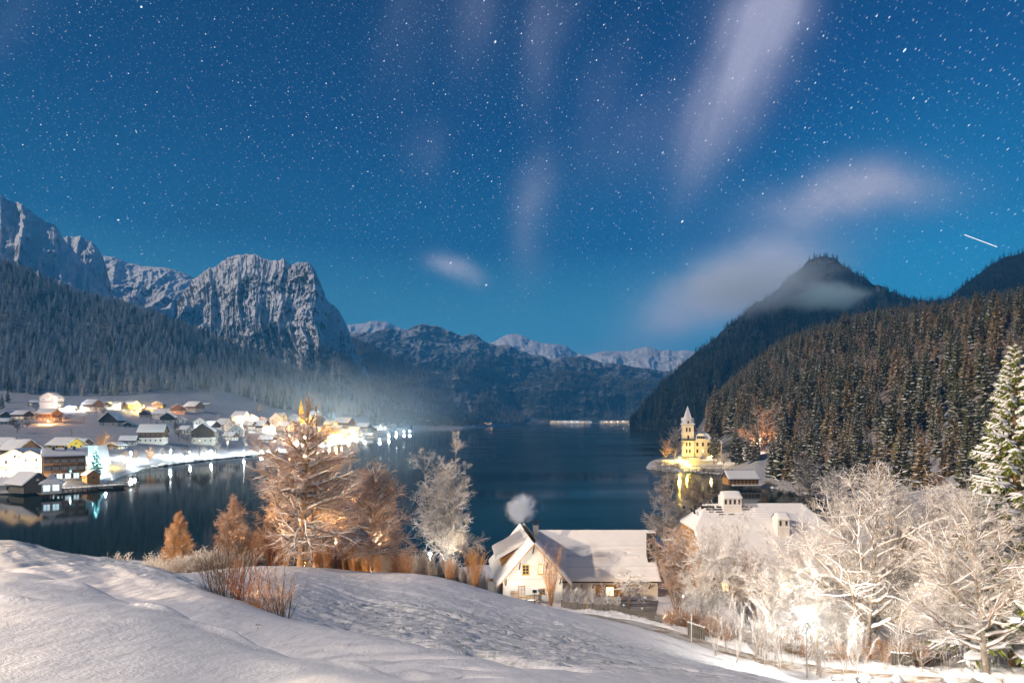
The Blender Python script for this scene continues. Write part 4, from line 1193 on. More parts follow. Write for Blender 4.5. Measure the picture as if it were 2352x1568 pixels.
def gable_house(t, L, Wd, h, rise, wall='white_plaster', upper=None, ov=0.8, ovx=0.6, roof='dark_wood', snow=0.35, z0=-2.0, half_hip=0.0, near_=False,
                wins=3, storeys=2, lit=(), frame='brown_wood', chim=((0.25, 0.3),), balcony=None, gwin=2, win=(0.95, 1.2), lit_m='lit_window', gable_wood=True):
    """ridge along local x, front wall facing local -y"""
    mb = MB()
    pts = [(-Wd / 2, z0), (Wd / 2, z0), (Wd / 2, h), (0, h + rise), (-Wd / 2, h)]
    mb.prism(pts, -L / 2, L / 2, 'x'); mb.obj('wall', M[wall], t)
    if upper:
        hb = h * (0.52 if storeys > 1 else 0.75)
        mb = MB(); e = 0.06
        mb.prism([(-Wd / 2 - e, hb), (Wd / 2 + e, hb), (Wd / 2 + e, h), (0, h + rise), (-Wd / 2 - e, h)], -L / 2 - e, L / 2 + e, 'x')
        mb.obj('timber_upper_wall', M[upper], t)
    sl = rise / (Wd / 2); ze = h - ov * sl; zr = h + rise; tk = 0.22
    mb = MB()
    for s in (-1, 1):
        mb.hexa([(-L / 2 - ovx, 0, zr + .04), (L / 2 + ovx, 0, zr + .04), (L / 2 + ovx, s * (Wd / 2 + ov), ze + .04), (-L / 2 - ovx, s * (Wd / 2 + ov), ze + .04),
                 (-L / 2 - ovx, 0, zr + tk), (L / 2 + ovx, 0, zr + tk), (L / 2 + ovx, s * (Wd / 2 + ov), ze + tk), (-L / 2 - ovx, s * (Wd / 2 + ov), ze + tk)])
    rf = mb.obj('roof', M[roof], t)
    prt = []
    k = (16, 9) if near_ else (4, 3)
    for s in (-1, 1):
        snow_slab(prt, (-L / 2 - ovx, s * .0, zr + tk), (L / 2 + ovx, 0, zr + tk), (L / 2 + ovx, s * (Wd / 2 + ov), ze + tk), (-L / 2 - ovx, s * (Wd / 2 + ov), ze + tk), snow, k[0], k[1], .25, 0, 3 + s, edge=.3)
    V, Q, m = merge(prt)
    link('roof_snow', mesh_np('roof_snow', V, Q, None, [M['snow']]), rf)
    for (fx, fy) in chim:
        cx, cy = (fx - .5) * L, fy * Wd / 2
        zc = h + rise - abs(cy) * sl
        mb = MB(); mb.box(cx - .4, cx + .4, cy - .35, cy + .35, zc - .4, h + rise + .9)
        c = mb.obj('chimney', M['brick'], t)
        mb = MB(); mb.sphere((cx, cy, h + rise + .93), (.48, .43, .22), 8, 4); mb.obj('snow_cap', M['snow'], c, smooth=True)
    n = 0
    sh = h / storeys
    ex = 0.07 if upper else 0.005
    for st in range(storeys):
        zb = st * sh + (sh - win[1]) * .5
        e = ex if (upper and zb > h * .45) else .005
        for i in range(wins):
            x = (i + .5) / wins * L - L / 2
            window(t, x, -Wd / 2 - e, zb, win[0], win[1], 0, lit_m if n in lit else None, frame); n += 1
        for i in range(gwin):
            y = (i + .5) / gwin * Wd - Wd / 2
            window(t, L / 2 + e, y, zb, win[0], win[1], PI / 2, lit_m if n in lit else None, frame)
            window(t, -L / 2 - e, y, zb, win[0], win[1], -PI / 2, lit_m if n in lit else None, frame); n += 1
    if rise > 2.2:
        for s in (-1, 1):
            window(t, s * (L / 2 + ex), 0, h + .2, win[0] * .9, win[1] * .85, s * PI / 2, lit_m if n in lit else None, frame)
    if balcony:
        zb = h * .5
        b = MB(); b.box(-L / 2 * .96, L / 2 * .96, -Wd / 2 - 1.2, -Wd / 2 - .07, zb - .12, zb)
        b.box(-L / 2 * .96, L / 2 * .96, -Wd / 2 - 1.22, -Wd / 2 - 1.14, zb, zb + .9)
        b.obj('balcony', M[balcony], t)
        for s in (-1, 1):
            b = MB(); b.box(s * (L / 2 + .08), s * (L / 2 + 1.1), -Wd / 2 * .8, Wd / 2 * .8, zb - .12, zb); b.box(s * (L / 2 + 1.0), s * (L / 2 + 1.1), -Wd / 2 * .8, Wd / 2 * .8, zb, zb + .9)
            b.obj('balcony', M[balcony], t)
    return t

LAMPS = []
VGAIN = 7.5
def lamp(loc, colour, watts, label, h=5.0, head='lamp_white', group=None, name='street_lamp', r=0.28, arm=0.0, cat='street lamp', lift=0.0):
    t = thing(name, label, cat, loc, 0, group)
    mb = MB(); mb.cyl(0, 0, -.5, h, .07, .045, 8)
    if arm: mb.bar((0, 0, h), (arm, 0, h + .1), .06)
    mb.obj('pole', M['grey_metal'], t, smooth=True)
    mb = MB(); mb.sphere((arm, 0, h + .1), (r, r, r * .7), 10, 6)
    mb.obj('lamp_head', M[head], t, smooth=True)
    ld = bpy.data.lights.new('lamp_light', 'POINT'); ld.energy = watts * VGAIN * .28; ld.color = colour; ld.shadow_soft_size = r * .6
    lo = bpy.data.objects.new('lamp_light', ld); COL.objects.link(lo); lo.parent = t; lo.location = (arm, 0, h + .1 - r * 1.3 - .02 + lift)
    return t

WHITE = (0.90, 1.0, 0.96); WARM = (1.0, 0.70, 0.40); ORANGE = (1.0, 0.46, 0.12); YEL = (1.0, 0.66, 0.12)

# ------------------------------------------------------------------ the village
# (px x of the middle, px y of its foot, px width, ridge 's'ide-on or 'g'able-on, turn, depth ratio, wall h, rise, wall, upper, lit windows, label, options)
HS = [
 (119, 937, 42, 'g', 20, 1.0, 8.0, 4.0, 'white_plaster', None, (0, 3, 5), 'large white floodlit chalet at the top left edge of the village', dict(balcony='pale_wood', wins=4)),
 (82, 930, 22, 's', 8, .6, 3.2, 2.2, 'white_plaster', None, (0,), 'low snow-roofed outbuilding just left of the large white floodlit chalet', {}),
 (166, 941, 20, 's', 0, .6, 3.0, 1.6, 'white_plaster', None, (), 'low garage lit blue between the white chalet and the dark timbered one', {}),
 (213, 944, 36, 's', -18, .75, 5.6, 3.4, 'white_plaster', 'brown_wood', (1,), 'timbered chalet with its snowy roof beside the blue-lit garage', dict(balcony='brown_wood')),
 (249, 934, 14, 'g', 10, 1.0, 4.0, 2.5, 'grey_plaster', 'dark_wood', (), 'small dark hut tucked under the spruces above the timbered chalet', {}),
 (273, 938, 24, 's', -10, .7, 5.0, 2.6, 'cream_plaster', None, (0, 1, 4), 'cream house glowing white below the lamp-lit spruces', {}),
 (303, 940, 30, 's', -14, .75, 4.6, 2.8, 'yellow_plaster', None, (0, 2), 'yellow-lit house right of the cream house below the forest', {}),
 (322, 948, 24, 's', -12, .7, 3.8, 2.2, 'cream_plaster', 'orange_wood', (1,), 'low orange-lit barn in the middle of the upper hamlet', {}),
 (365, 940, 26, 'g', 18, 1.0, 5.0, 3.0, 'yellow_plaster', 'brown_wood', (0,), 'gabled yellowish house at the top of the upper hamlet', {}),
 (353, 949, 30, 's', -16, .7, 3.6, 2.6, 'yellow_plaster', None, (0, 1, 2), 'small house with bright yellow gable in the upper hamlet', {}),
 (386, 950, 20, 'g', 10, 1.0, 4.6, 3.0, 'cream_plaster', 'pale_wood', (), 'narrow gabled house between the yellow gable and the big chalet', {}),
 (410, 951, 32, 'g', 26, .9, 5.2, 3.4, 'pink_plaster', 'brown_wood', (4,), 'brown gabled chalet near the right end of the upper hamlet', dict(balcony='brown_wood')),
 (446, 946, 38, 's', -20, .7, 4.8, 3.8, 'grey_plaster', 'brown_wood', (), 'broad unlit farmhouse alone at the right end of the upper hamlet', dict(balcony='brown_wood')),
 (476, 934, 14, 's', 0, .8, 3.4, 2.0, 'grey_plaster', 'dark_wood', (0,), 'tiny dark cabin on the meadow above the broad unlit farmhouse', {}),
 (336, 959, 26, 'g', 12, .9, 4.8, 3.2, 'grey_plaster', 'dark_wood', (), 'dark wooden barn below the yellow-gabled house', {}),
 (374, 962, 38, 's', -12, .7, 4.0, 3.4, 'white_plaster', None, (3,), 'white house under a wide bright snow roof in the upper hamlet', {}),
 (388, 972, 34, 'g', 18, .9, 5.0, 3.8, 'cream_plaster', 'dark_wood', (0, 2), 'dark-gabled farmhouse with lit ground floor windows', dict(balcony='dark_wood')),
 (416, 972, 22, 'g', 24, .9, 4.2, 3.2, 'white_plaster', None, (1,), 'small white house beside the dark-gabled farmhouse', {}),
 (459, 982, 30, 'g', 30, .8, 5.2, 4.0, 'white_plaster', None, (), 'tall white house with steep snow roof next to a bright lamp', {}),
 (487, 988, 30, 's', -24, .8, 4.6, 3.8, 'white_plaster', 'dark_wood', (2,), 'dark-gabled house behind the tall dark chalet', {}),
 (516, 988, 34, 's', -26, .8, 5.0, 4.6, 'white_plaster', None, (), 'pale house with a long bright roof and two chimneys', dict(chim=((.3, .1), (.45, .1)))),
 (545, 1000, 34, 'g', 16, .9, 4.6, 4.2, 'white_plaster', None, (0,), 'white cottage with a broad snow roof near the shore meadow', {}),
 (601, 990, 34, 's', -20, .8, 4.8, 4.2, 'cream_plaster', 'dark_wood', (1,), 'brown house half hidden behind the big orange tree', {}),
 (614, 1016, 34, 's', -6, .6, 3.0, 3.0, 'grey_plaster', 'dark_wood', (), 'low shed roofed in smooth snow by the lakeside field', {}),
 (554, 970, 34, 's', -16, .8, 5.0, 4.0, 'cream_plaster', None, (0, 1, 5), 'cream house with a glowing yellow gable below the sledging meadow', {}),
 (580, 972, 30, 'g', 20, .9, 4.6, 4.0, 'white_plaster', None, (2,), 'white lamp-lit house right of the glowing yellow gable', {}),
 (605, 972, 22, 'g', 8, .9, 4.4, 3.6, 'pink_plaster', None, (0,), 'pinkish house left of the church', {}),
 (634, 978, 34, 'g', 24, .9, 6.0, 4.6, 'white_plaster', None, (1, 3), 'large white guest house left of the church', {}),
 (656, 990, 30, 's', -10, .8, 5.0, 4.0, 'cream_plaster', None, (0, 2), 'cream inn lit up in front of the church', {}),
 (735, 976, 34, 'g', 14, .9, 6.0, 4.6, 'white_plaster', None, (0, 2), 'white house right of the church tower', {}),
 (760, 984, 26, 's', -12, .8, 5.0, 3.6, 'cream_plaster', 'pale_wood', (1,), 'pale chalet between the church and the broad grey hall', {}),
 (790, 984, 46, 's', -22, .8, 6.0, 5.0, 'grey_plaster', 'brown_wood', (), 'broad grey hall under a big hipped snow roof', dict(chim=())),
 (716, 1006, 40, 's', -8, .7, 5.0, 4.0, 'pink_plaster', None, (0, 1, 3), 'lakefront house glowing behind the tall bare tree', {}),
 (757, 1004, 32, 'g', 12, .9, 5.4, 4.0, 'yellow_plaster', None, (0, 1, 2), 'yellow lakefront house with every window alight', {}),
 (798, 1004, 30, 's', -14, .7, 4.6, 3.4, 'white_plaster', None, (0, 2), 'white lakefront house right of the all-lit yellow one', {}),
 (836, 989, 30, 's', -10, .8, 5.0, 3.6, 'white_plaster', 'brown_wood', (1,), 'two-storey chalet with white roof above the boat landing', dict(balcony='brown_wood')),
 (812, 1013, 26, 'g', 8, 1.0, 3.6, 3.0, 'white_plaster', None, (0,), 'small white-roofed cabin at the lakefront promenade', {}),
 (846, 1006, 24, 's', -6, .8, 3.6, 2.6, 'cream_plaster', 'orange_wood', (0,), 'orange timber kiosk on the promenade', {}),
 (873, 992, 26, 's', -6, .7, 5.2, 2.8, 'white_plaster', None, (0,), 'flat-fronted white villa on the wooded point', {}),
 (902, 986, 18, 'g', 6, .9, 6.0, 4.0, 'cream_plaster', None, (1,), 'narrow cream house on the wooded point', {}),
 (922, 994, 20, 's', -6, .8, 5.0, 3.0, 'white_plaster', None, (0,), 'small white boathouse at the tip of the wooded point', {}),
 (573, 985, 26, 's', -12, .8, 4.6, 3.6, 'white_plaster', 'brown_wood', (0, 2,), 'white cottage between the glowing yellow gable and the church lane', {}),
 (622, 992, 26, 'g', 14, .8, 4.6, 3.6, 'cream_plaster', None, (0, 2,), 'small cream house below the large guest house', {}),
 (643, 966, 26, 's', -8, .8, 4.6, 3.6, 'white_plaster', None, (0, 2,), 'upper white house beside the church yard', {}),
 (676, 984, 26, 'g', 10, .8, 4.6, 3.6, 'pink_plaster', 'brown_wood', (0, 2,), 'narrow white house right in front of the church', {}),
 (700, 992, 26, 's', -14, .8, 4.6, 3.6, 'white_plaster', None, (0, 2,), 'white shop house behind the tallest tree', {}),
 (722, 962, 26, 's', -10, .8, 4.6, 3.6, 'cream_plaster', None, (0, 2,), 'upper house above the church road', {}),
 (745, 996, 26, 'g', 16, .8, 4.6, 3.6, 'white_plaster', 'brown_wood', (0, 2,), 'cream house between the pair of lakefront houses', {}),
 (775, 994, 26, 's', -10, .8, 4.6, 3.6, 'pink_plaster', None, (0, 2,), 'white guest house below the broad grey hall', {}),
 (815, 998, 26, 's', -8, .8, 4.6, 3.6, 'white_plaster', None, (0, 2,), 'white house behind the lakefront cabin', {}),
 (856, 994, 26, 'g', 8, .8, 4.6, 3.6, 'cream_plaster', 'brown_wood', (0, 2,), 'small gabled house above the orange kiosk', {}),
 (881, 1003, 26, 's', -6, .8, 4.6, 3.6, 'white_plaster', None, (0, 2,), 'promenade pavilion house beside the wooded point', {}),
 (768, 1013, 26, 's', -6, .8, 4.6, 3.6, 'pink_plaster', None, (0, 2,), 'low white lakefront house beside the yellow-lit tree', {}),
 (530, 1010, 26, 's', -10, .8, 4.6, 3.6, 'white_plaster', 'brown_wood', (), 'small barn on the shore meadow left of the white cottage', {}),
 (425, 996, 26, 's', -14, .8, 4.6, 3.6, 'cream_plaster', None, (), 'low dark-roofed barn between lane and dark chalet', {}),
 (500, 1002, 26, 'g', 20, .8, 4.6, 3.6, 'white_plaster', None, (), 'white cottage behind the tall dark chalet', {}),
 (352, 1019, 54, 's', 17, .8, 6.4, 3.6, 'white_plaster', 'brown_wood', (), 'big two-storey chalet with white ground floor standing apart on the meadow', dict(balcony='dark_wood', wins=5)),
 (468, 1020, 52, 'g', 22, .95, 7.2, 4.4, 'grey_plaster', 'dark_wood', (6,), 'tall dark chalet with a pale ground floor near the shore', dict(balcony='dark_wood', wins=4, gwin=4)),
 (260, 978, 46, 'g', 6, .85, 3.6, 5.2, 'grey_plaster', 'dark_wood', (), 'dark old farmhouse with a deep hipped snow roof in the middle meadow', dict(chim=())),
 (258, 960, 26, 'g', 4, .9, 2.6, 4.0, 'grey_plaster', 'dark_wood', (), 'small dark barn just above the deep-roofed farmhouse', dict(chim=())),
 (297, 981, 22, 'g', 14, .9, 2.8, 3.0, 'grey_plaster', 'dark_wood', (), 'little shed right of the deep-roofed farmhouse', dict(chim=())),
 (296, 1022, 32, 's', 20, .8, 4.4, 3.2, 'grey_plaster', 'dark_wood', (), 'small dark-walled house with a clean snow roof below the meadow', {}),
 (268, 1031, 34, 'g', -8, .8, 2.8, 2.2, 'grey_plaster', 'dark_wood', (0, 1), 'low dark cottage with a lit porch beside the golden tree', dict(chim=())),
 (112, 969, 44, 's', -6, .7, 5.4, 2.8, 'pink_plaster', 'orange_wood', (0, 1, 2, 4), 'orange-lit inn with glowing terrace on the middle meadow', dict(balcony='orange_wood', wins=4)),
 (22, 962, 28, 'g', 16, .9, 3.4, 4.2, 'grey_plaster', 'dark_wood', (), 'dark barn at the left picture edge on the middle meadow', dict(chim=())),
 (52, 962, 34, 's', -8, .8, 3.8, 3.0, 'cream_plaster', 'dark_wood', (1, 2), 'house with lit upper windows left of the orange-lit inn', {}),
 (12, 975, 32, 's', 0, .6, 2.8, 2.4, 'grey_plaster', 'weathered_wood', (), 'long low shed under the dark barn at the left edge', dict(chim=())),
 (152, 1041, 62, 's', -14, .75, 4.0, 3.0, 'cream_plaster', 'yellow_paint', (), 'house with a bright yellow upper wall and snowy roof above the hotel', dict(chim=((.4, .1),))),
 (186, 1030, 38, 's', -12, .8, 4.0, 3.2, 'grey_plaster', 'brown_wood', (), 'brown-roofed house just behind the yellow-walled one', dict(chim=((.45, .1),))),
 (18, 1043, 56, 's', -16, .8, 4.8, 3.4, 'pink_plaster', 'brown_wood', (0,), 'pinkish farmhouse at the left edge behind the hotel', {}),
 (58, 1030, 38, 's', -18, .8, 3.6, 3.0, 'grey_plaster', 'brown_wood', (), 'grey-roofed house behind the farmhouse at the left edge', {}),
 (48, 1058, 72, 's', -20, .7, 4.6, 3.6, 'grey_plaster', 'brown_wood', (), 'long brown house with a dormered snow roof right behind the hotel', dict(chim=((.4, .15),))),
]
HOUSES = {}
def place_house(i, row):
    (dx, dy, wpx, ori, turn, ratio, h, rise, wall, upper, lit, label, opt) = row
    x, y, z = vill.hit(dx, dy, 205, 1900)
    w = wpx / F * y
    if ori == 's': L, Wd, rz = w * .93, w * .93 * ratio, R(turn)
    else: L, Wd, rz = w * .85 * ratio * 1.15, w * .85, R(90 + turn)
    L = max(L, 5); Wd = max(min(Wd, 16), 4.5)
    sc = min(1.35, max(.75, w / 13))
    h, rise = h * sc, min(rise * sc, Wd * .5)
    y += Wd * .35
    z = float(vill.z((dx - CX) / F * y, y)[0])
    t = thing('village_house', label, 'house', ((dx - CX) / F * y, y, z), rz, 'houses of the lakeside village')
    o = dict(opt)
    gable_house(t, L, Wd, h, rise, wall, upper, lit=lit, ov=.9, ovx=.9, snow=.45, z0=-3, wins=o.pop('wins', 3), gwin=o.pop('gwin', 2), **o)
    HOUSES[i] = (t, y)
for i, row in enumerate(HS): place_house(i, row)

# far hamlet lights at the head of the lake
FAR = [(965, 974, 1850, 'WARM'), (985, 972, 1850, 'WARM'), (1005, 974, 1800, 'WARM'), (1022, 973, 1800, 'WARM'), (1040, 972, 1850, 'ORANGE'), (1108, 974, 2150, 'ORANGE'), (1122, 975, 2200, 'ORANGE'),
       (1262, 967, 3450, 'WARM'), (1275, 966, 3450, 'WARM'), (1290, 966, 3450, 'WHITE'), (1305, 965, 3450, 'WHITE'), (1318, 966, 3450, 'WHITE'), (1332, 965, 3450, 'WARM'), (1350, 965, 3450, 'WHITE'),
       (1384, 965, 3450, 'WARM'), (1396, 964, 3450, 'WARM'), (1410, 966, 3450, 'WARM'), (1424, 965, 3450, 'WARM'), (1436, 966, 3450, 'ORANGE')]
fb = MB(); fb.poly([((1240 - CX) / F * 3420, 3420, .6), ((1462 - CX) / F * 3420, 3420, .6), ((1462 - CX) / F * 3620, 3620, 6), ((1240 - CX) / F * 3620, 3620, 6)])
fb.obj('far_shore_ground', M['meadow_snow'], kind='structure')
cm = {'WARM': (WARM, 'lamp_warm'), 'ORANGE': (ORANGE, 'lamp_orange'), 'WHITE': (WHITE, 'lamp_white')}
for i, (dx, dy, y, c) in enumerate(FAR):
    first = y < 3000
    x = (dx - CX) / F * y
    z = float(vill.z(x, y)[0]) if first else 1.5
    z = max(z, 1.0)
    t = thing('distant_house', ('small lit house on the low point beyond the tall bare trees' if y < 2000 else 'lone house lit orange on the shore beside the moored sailing boat' if first else 'tiny lit house of the hamlet at the far end of the lake'),
              'house', (x, y, z), rng.uniform(-.3, .3), ('lit houses on the low point' if y < 2000 else 'orange-lit houses by the sailing boat' if first else 'houses of the hamlet at the far end of the lake'))
    s = y / 1900
    mb = MB(); mb.prism([(-6 * s, 0), (6 * s, 0), (6 * s, 5 * s), (0, 9 * s), (-6 * s, 5 * s)], -8 * s, 8 * s, 'x'); mb.obj('wall', M['cream_plaster'], t)
    prt = []
    for q in (-1, 1): snow_slab(prt, (-9 * s, 0, 9.3 * s), (9 * s, 0, 9.3 * s), (9 * s, q * 7 * s, 4.6 * s), (-9 * s, q * 7 * s, 4.6 * s), .5, 3, 3, .2)
    V, Q, m = merge(prt); link('roof', mesh_np('roof', V, Q, None, [M['snow']]), t)
    for q in (-1, 1): window(t, q * 3.5 * s, -6.01 * s, 1.2 * s, 2.0 * s, 2.2 * s, 0, 'lit_window', 'brown_wood')
    lamp((x + 10 * s, y - 9 * s, z), cm[c][0], 110 * s * s, 'lamp post shining beside a small house on the far shore' if not first else 'lamp post shining on the low point past the bare trees', 6 * s, cm[c][1],
         'lamp posts on the far shore' if not first else 'lamp posts on the low point', r=.45 * s)

# village lamps: px x, px y of the lamp's light, colour, watts, label
VL = [
 (101, 926, WARM, 14000, 'lamp_warm', 'warm lamp in front of the large white floodlit chalet'), (137, 932, WARM, 14000, 'lamp_warm', 'warm lamp at the right corner of the large white floodlit chalet'),
 (160, 933, (.2, .4, 1), 14000, 'lamp_blue', 'blue lamp on the garage of the upper hamlet'), (186, 934, WARM, 22000, 'lamp_warm', 'warm lamp on a post between the blue-lit garage and the timbered chalet'),
 (272, 930, (1, .95, .6), 14000, 'lamp_yellow', 'yellowish lamp below the lit spruces'), (290, 925, YEL, 22000, 'lamp_yellow', 'yellow lamp at the foot of the golden-lit trunks'),
 (330, 934, WARM, 26000, 'lamp_warm', 'warm lamp in the middle of the upper hamlet'), (315, 941, ORANGE, 10000, 'lamp_orange', 'orange lamp over the low barn of the upper hamlet'),
 (348, 945, WARM, 10000, 'lamp_warm', 'warm lamp by the yellow-gabled house'), (375, 944, ORANGE, 7000, 'lamp_orange', 'orange lamp by the narrow gabled house'), (395, 963, WARM, 8000, 'lamp_warm', 'warm lamp by the dark-gabled farmhouse'),
 (97, 959, ORANGE, 9000, 'lamp_orange', 'orange lamp at the left end of the orange-lit inn'), (110, 966, ORANGE, 14000, 'lamp_orange', 'orange lamp on the terrace of the orange-lit inn'), (126, 955, ORANGE, 9000, 'lamp_orange', 'orange lamp at the upper corner of the orange-lit inn'),
 (412, 985, WARM, 9000, 'lamp_warm', 'warm lamp in front of a dark spruce on the village lane'), (450, 979, WHITE, 9000, 'lamp_white', 'cool lamp by the tall white house'), (555, 978, WHITE, 16000, 'lamp_white', 'cool white lamp above the white cottage'),
 (485, 1036, WHITE, 13000, 'lamp_white', 'cool lamp lighting the lakeside path below the dark chalet'), (436, 1040, WHITE, 9000, 'lamp_white', 'cool lamp on the lakeside path among young trees'),
 (640, 1029, WHITE, 20000, 'lamp_white', 'cool lamp behind the left boughs of the big orange tree'), (560, 1037, WHITE, 16000, 'lamp_white', 'cool lamp beside the path where the quay bends'),
 (712, 961, WHITE, 34000, 'lamp_white', 'white lamp just right of the church'), (757, 966, WHITE, 44000, 'lamp_white', 'strong white lamp before the broad grey hall'), (770, 978, ORANGE, 20000, 'lamp_orange', 'orange lamp below the strong white one'),
 (742, 1018, WHITE, 20000, 'lamp_white', 'left one of the pair of white lamps on the lakefront'), (756, 1017, WHITE, 20000, 'lamp_white', 'right one of the pair of white lamps on the lakefront'),
 (772, 1008, YEL, 36000, 'lamp_yellow', 'yellow lamp in the lit tree at the lakefront'), (801, 1017, WARM, 40000, 'lamp_warm', 'warm lamp at the lakefront landing'), (650, 972, ORANGE, 20000, 'lamp_orange', 'orange lamp left of the church'),
 (860, 984, WHITE, 40000, 'lamp_white', 'white lamp above the promenade by the wooded point'), (822, 1008, WARM, 24000, 'lamp_warm', 'warm lamp on the promenade by the small cabin'), (893, 1000, WHITE, 20000, 'lamp_white', 'white lamp on the wooded point promenade'),
 (910, 993, WHITE, 18000, 'lamp_white', 'white lamp beside the narrow cream house'), (928, 990, WHITE, 22000, 'lamp_white', 'left one of the two brightest lamps at the tip of the point'), (941, 990, WHITE, 28000, 'lamp_white', 'outermost bright lamp at the tip of the point'),
 (694, 972, YEL, 30000, 'lamp_yellow', 'yellow floodlamp at the foot of the church'), (590, 968, WARM, 14000, 'lamp_warm', 'warm lamp beside the white lamp-lit house'), (665, 1000, ORANGE, 16000, 'lamp_orange', 'orange lamp in front of the cream inn'),
 (618, 984, WARM, 16000, 'lamp_warm', 'warm lamp in the lane before the guest house'), (633, 968, WHITE, 16000, 'lamp_white', 'cool lamp above the guest house'), (683, 1012, WARM, 20000, 'lamp_warm', 'warm lamp low behind the tallest tree'),
 (700, 1004, WHITE, 16000, 'lamp_white', 'cool lamp on the lakefront behind the tallest tree'), (728, 1006, WARM, 16000, 'lamp_warm', 'warm lamp before the glowing lakefront house'), (785, 1000, WARM, 16000, 'lamp_warm', 'warm lamp between the lakefront guest houses'),
 (838, 1014, WHITE, 22000, 'lamp_white', 'cool lamp on the promenade before the kiosk'), (872, 1010, WHITE, 26000, 'lamp_white', 'cool lamp on the promenade bend'), (850, 996, WARM, 14000, 'lamp_warm', 'warm lamp behind the orange kiosk'),
 (528, 1000, WHITE, 6000, 'lamp_white', 'cool lamp beside the shore meadow barn'), (600, 1036, WHITE, 9000, 'lamp_white', 'cool lamp on the path behind the tall bare tree'),
 (548, 962, WARM, 8000, 'lamp_warm', 'warm lamp by the glowing yellow gable'), (733, 990, ORANGE, 22000, 'lamp_orange', 'orange lamp over the street behind the lakefront'),
]
for (dx, dy, c, wt, head, lb) in VL:
    # the head is seen at dy: find the ground under it so that the pole stands on the land
    x, y, z = vill.hit(dx, dy + 9, 205, 1900)
    hgt = 9 / F * y
    hgt = min(max(hgt, 3.0), 8.0)
    lamp((x, y, z), c, wt * (1.0 if dx < 570 else 1.7), lb, hgt, head, 'street lamps of the village', r=.34 if y < 700 else .5)

# church with a slender yellow-lit steeple
x, y, z = vill.hit(692, 975, 600, 1000)
t = thing('church', 'church with a yellow-lit tower and pointed steeple seen through the big tree', 'church', (x, y, z), R(15))
mb = MB(); mb.prism([(-5, -2), (5, -2), (5, 7), (0, 12), (-5, 7)], 3, 20, 'x'); mb.obj('nave_wall', M['yellow_plaster'], t)
prt = []
for s in (-1, 1): snow_slab(prt, (2.5, 0, 12.3), (20.5, 0, 12.3), (20.5, s * 5.8, 6.5), (2.5, s * 5.8, 6.5), .3, 4, 3)
V, Q, m = merge(prt); link('nave_roof', mesh_np('nave_roof', V, Q, None, [M['snow']]), t)
mb = MB(); mb.box(-2.6, 2.6, -2.6, 2.6, -2, 17); mb.obj('tower', M['yellow_plaster'], t)
mb = MB(); mb.cyl(0, 0, 17, 33, 3.4, .05, 8); mb.obj('steeple', M['yellow_paint'], t)
for zz in (8, 13): window(t, 0, -2.61, zz, 1.2, 2.2, 0, None, 'brown_wood')
for xx in (6, 10, 14, 18): window(t, xx, -5.01, 2.2, 1.3, 3.0, 0, 'lit_window', 'brown_wood')
# ------------------------------------------------------------------ hotel on the near shore, boathouses and jetty
def zq(dy, y): return H - (dy - HZ) / F * y
def xq(dx, y): return (dx - CX) / F * y
# three-storey wing: x from px 102 to 197 at about 245 m
y0 = 236.0
hx0, hx1 = xq(102, y0), xq(196, y0)
t = thing('hotel_wing', 'three-storey wooden hotel wing with rows of balconies under a snowy roof', 'hotel', ((hx0 + hx1) / 2, y0, 3.0), R(37))
L = 13.6; D = 13.0; hh = zq(1049, y0) - 3.0
mb = MB(); mb.prism([(0, -3), (D, -3), (D, hh), (D / 2, hh + 3.0), (0, hh)], -L / 2, L / 2, 'x'); mb.obj('wall', M['brown_wood'], t)
nb, st = 5, hh / 3.05
mb = MB()
for s in (0, 1):
    a = (0, -1.3) if s == 0 else (D, D + 1.3)
mb.hexa([(-L / 2 - 1, D / 2, hh + 3.05), (L / 2 + 1, D / 2, hh + 3.05), (L / 2 + 1, -2.1, hh + .15), (-L / 2 - 1, -2.1, hh + .15), (-L / 2 - 1, D / 2, hh + 3.3), (L / 2 + 1, D / 2, hh + 3.3), (L / 2 + 1, -2.1, hh + .4), (-L / 2 - 1, -2.1, hh + .4)])
mb.hexa([(-L / 2 - 1, D / 2, hh + 3.05), (L / 2 + 1, D / 2, hh + 3.05), (L / 2 + 1, D + 1.5, hh - .5), (-L / 2 - 1, D + 1.5, hh - .5), (-L / 2 - 1, D / 2, hh + 3.3), (L / 2 + 1, D / 2, hh + 3.3), (L / 2 + 1, D + 1.5, hh - .25), (-L / 2 - 1, D + 1.5, hh - .25)])
rf = mb.obj('roof', M['dark_wood'], t)
prt = []
snow_slab(prt, (-L / 2 - 1, D / 2, hh + 3.3), (L / 2 + 1, D / 2, hh + 3.3), (L / 2 + 1, -2.1, hh + .4), (-L / 2 - 1, -2.1, hh + .4), .3, 12, 6, .4)
snow_slab(prt, (-L / 2 - 1, D / 2, hh + 3.3), (L / 2 + 1, D / 2, hh + 3.3), (L / 2 + 1, D + 1.5, hh - .25), (-L / 2 - 1, D + 1.5, hh - .25), .3, 8, 5, .4)
V, Q, m = merge(prt); link('roof_snow', mesh_np('roof_snow', V, Q, None, [M['snow']]), rf)
for fx in (-.28, .02, .22):
    mb = MB(); mb.box(L * fx - .5, L * fx + .5, D * .3, D * .3 + 1, hh + 1.2, hh + 4.2); c = mb.obj('chimney', M['dark_metal'], t)
    mb = MB(); mb.box(L * fx - .6, L * fx + .6, D * .3 - .1, D * .3 + 1.1, hh + 4.2, hh + 4.45); mb.obj('snow_cap', M['snow'], c)
cur = {}
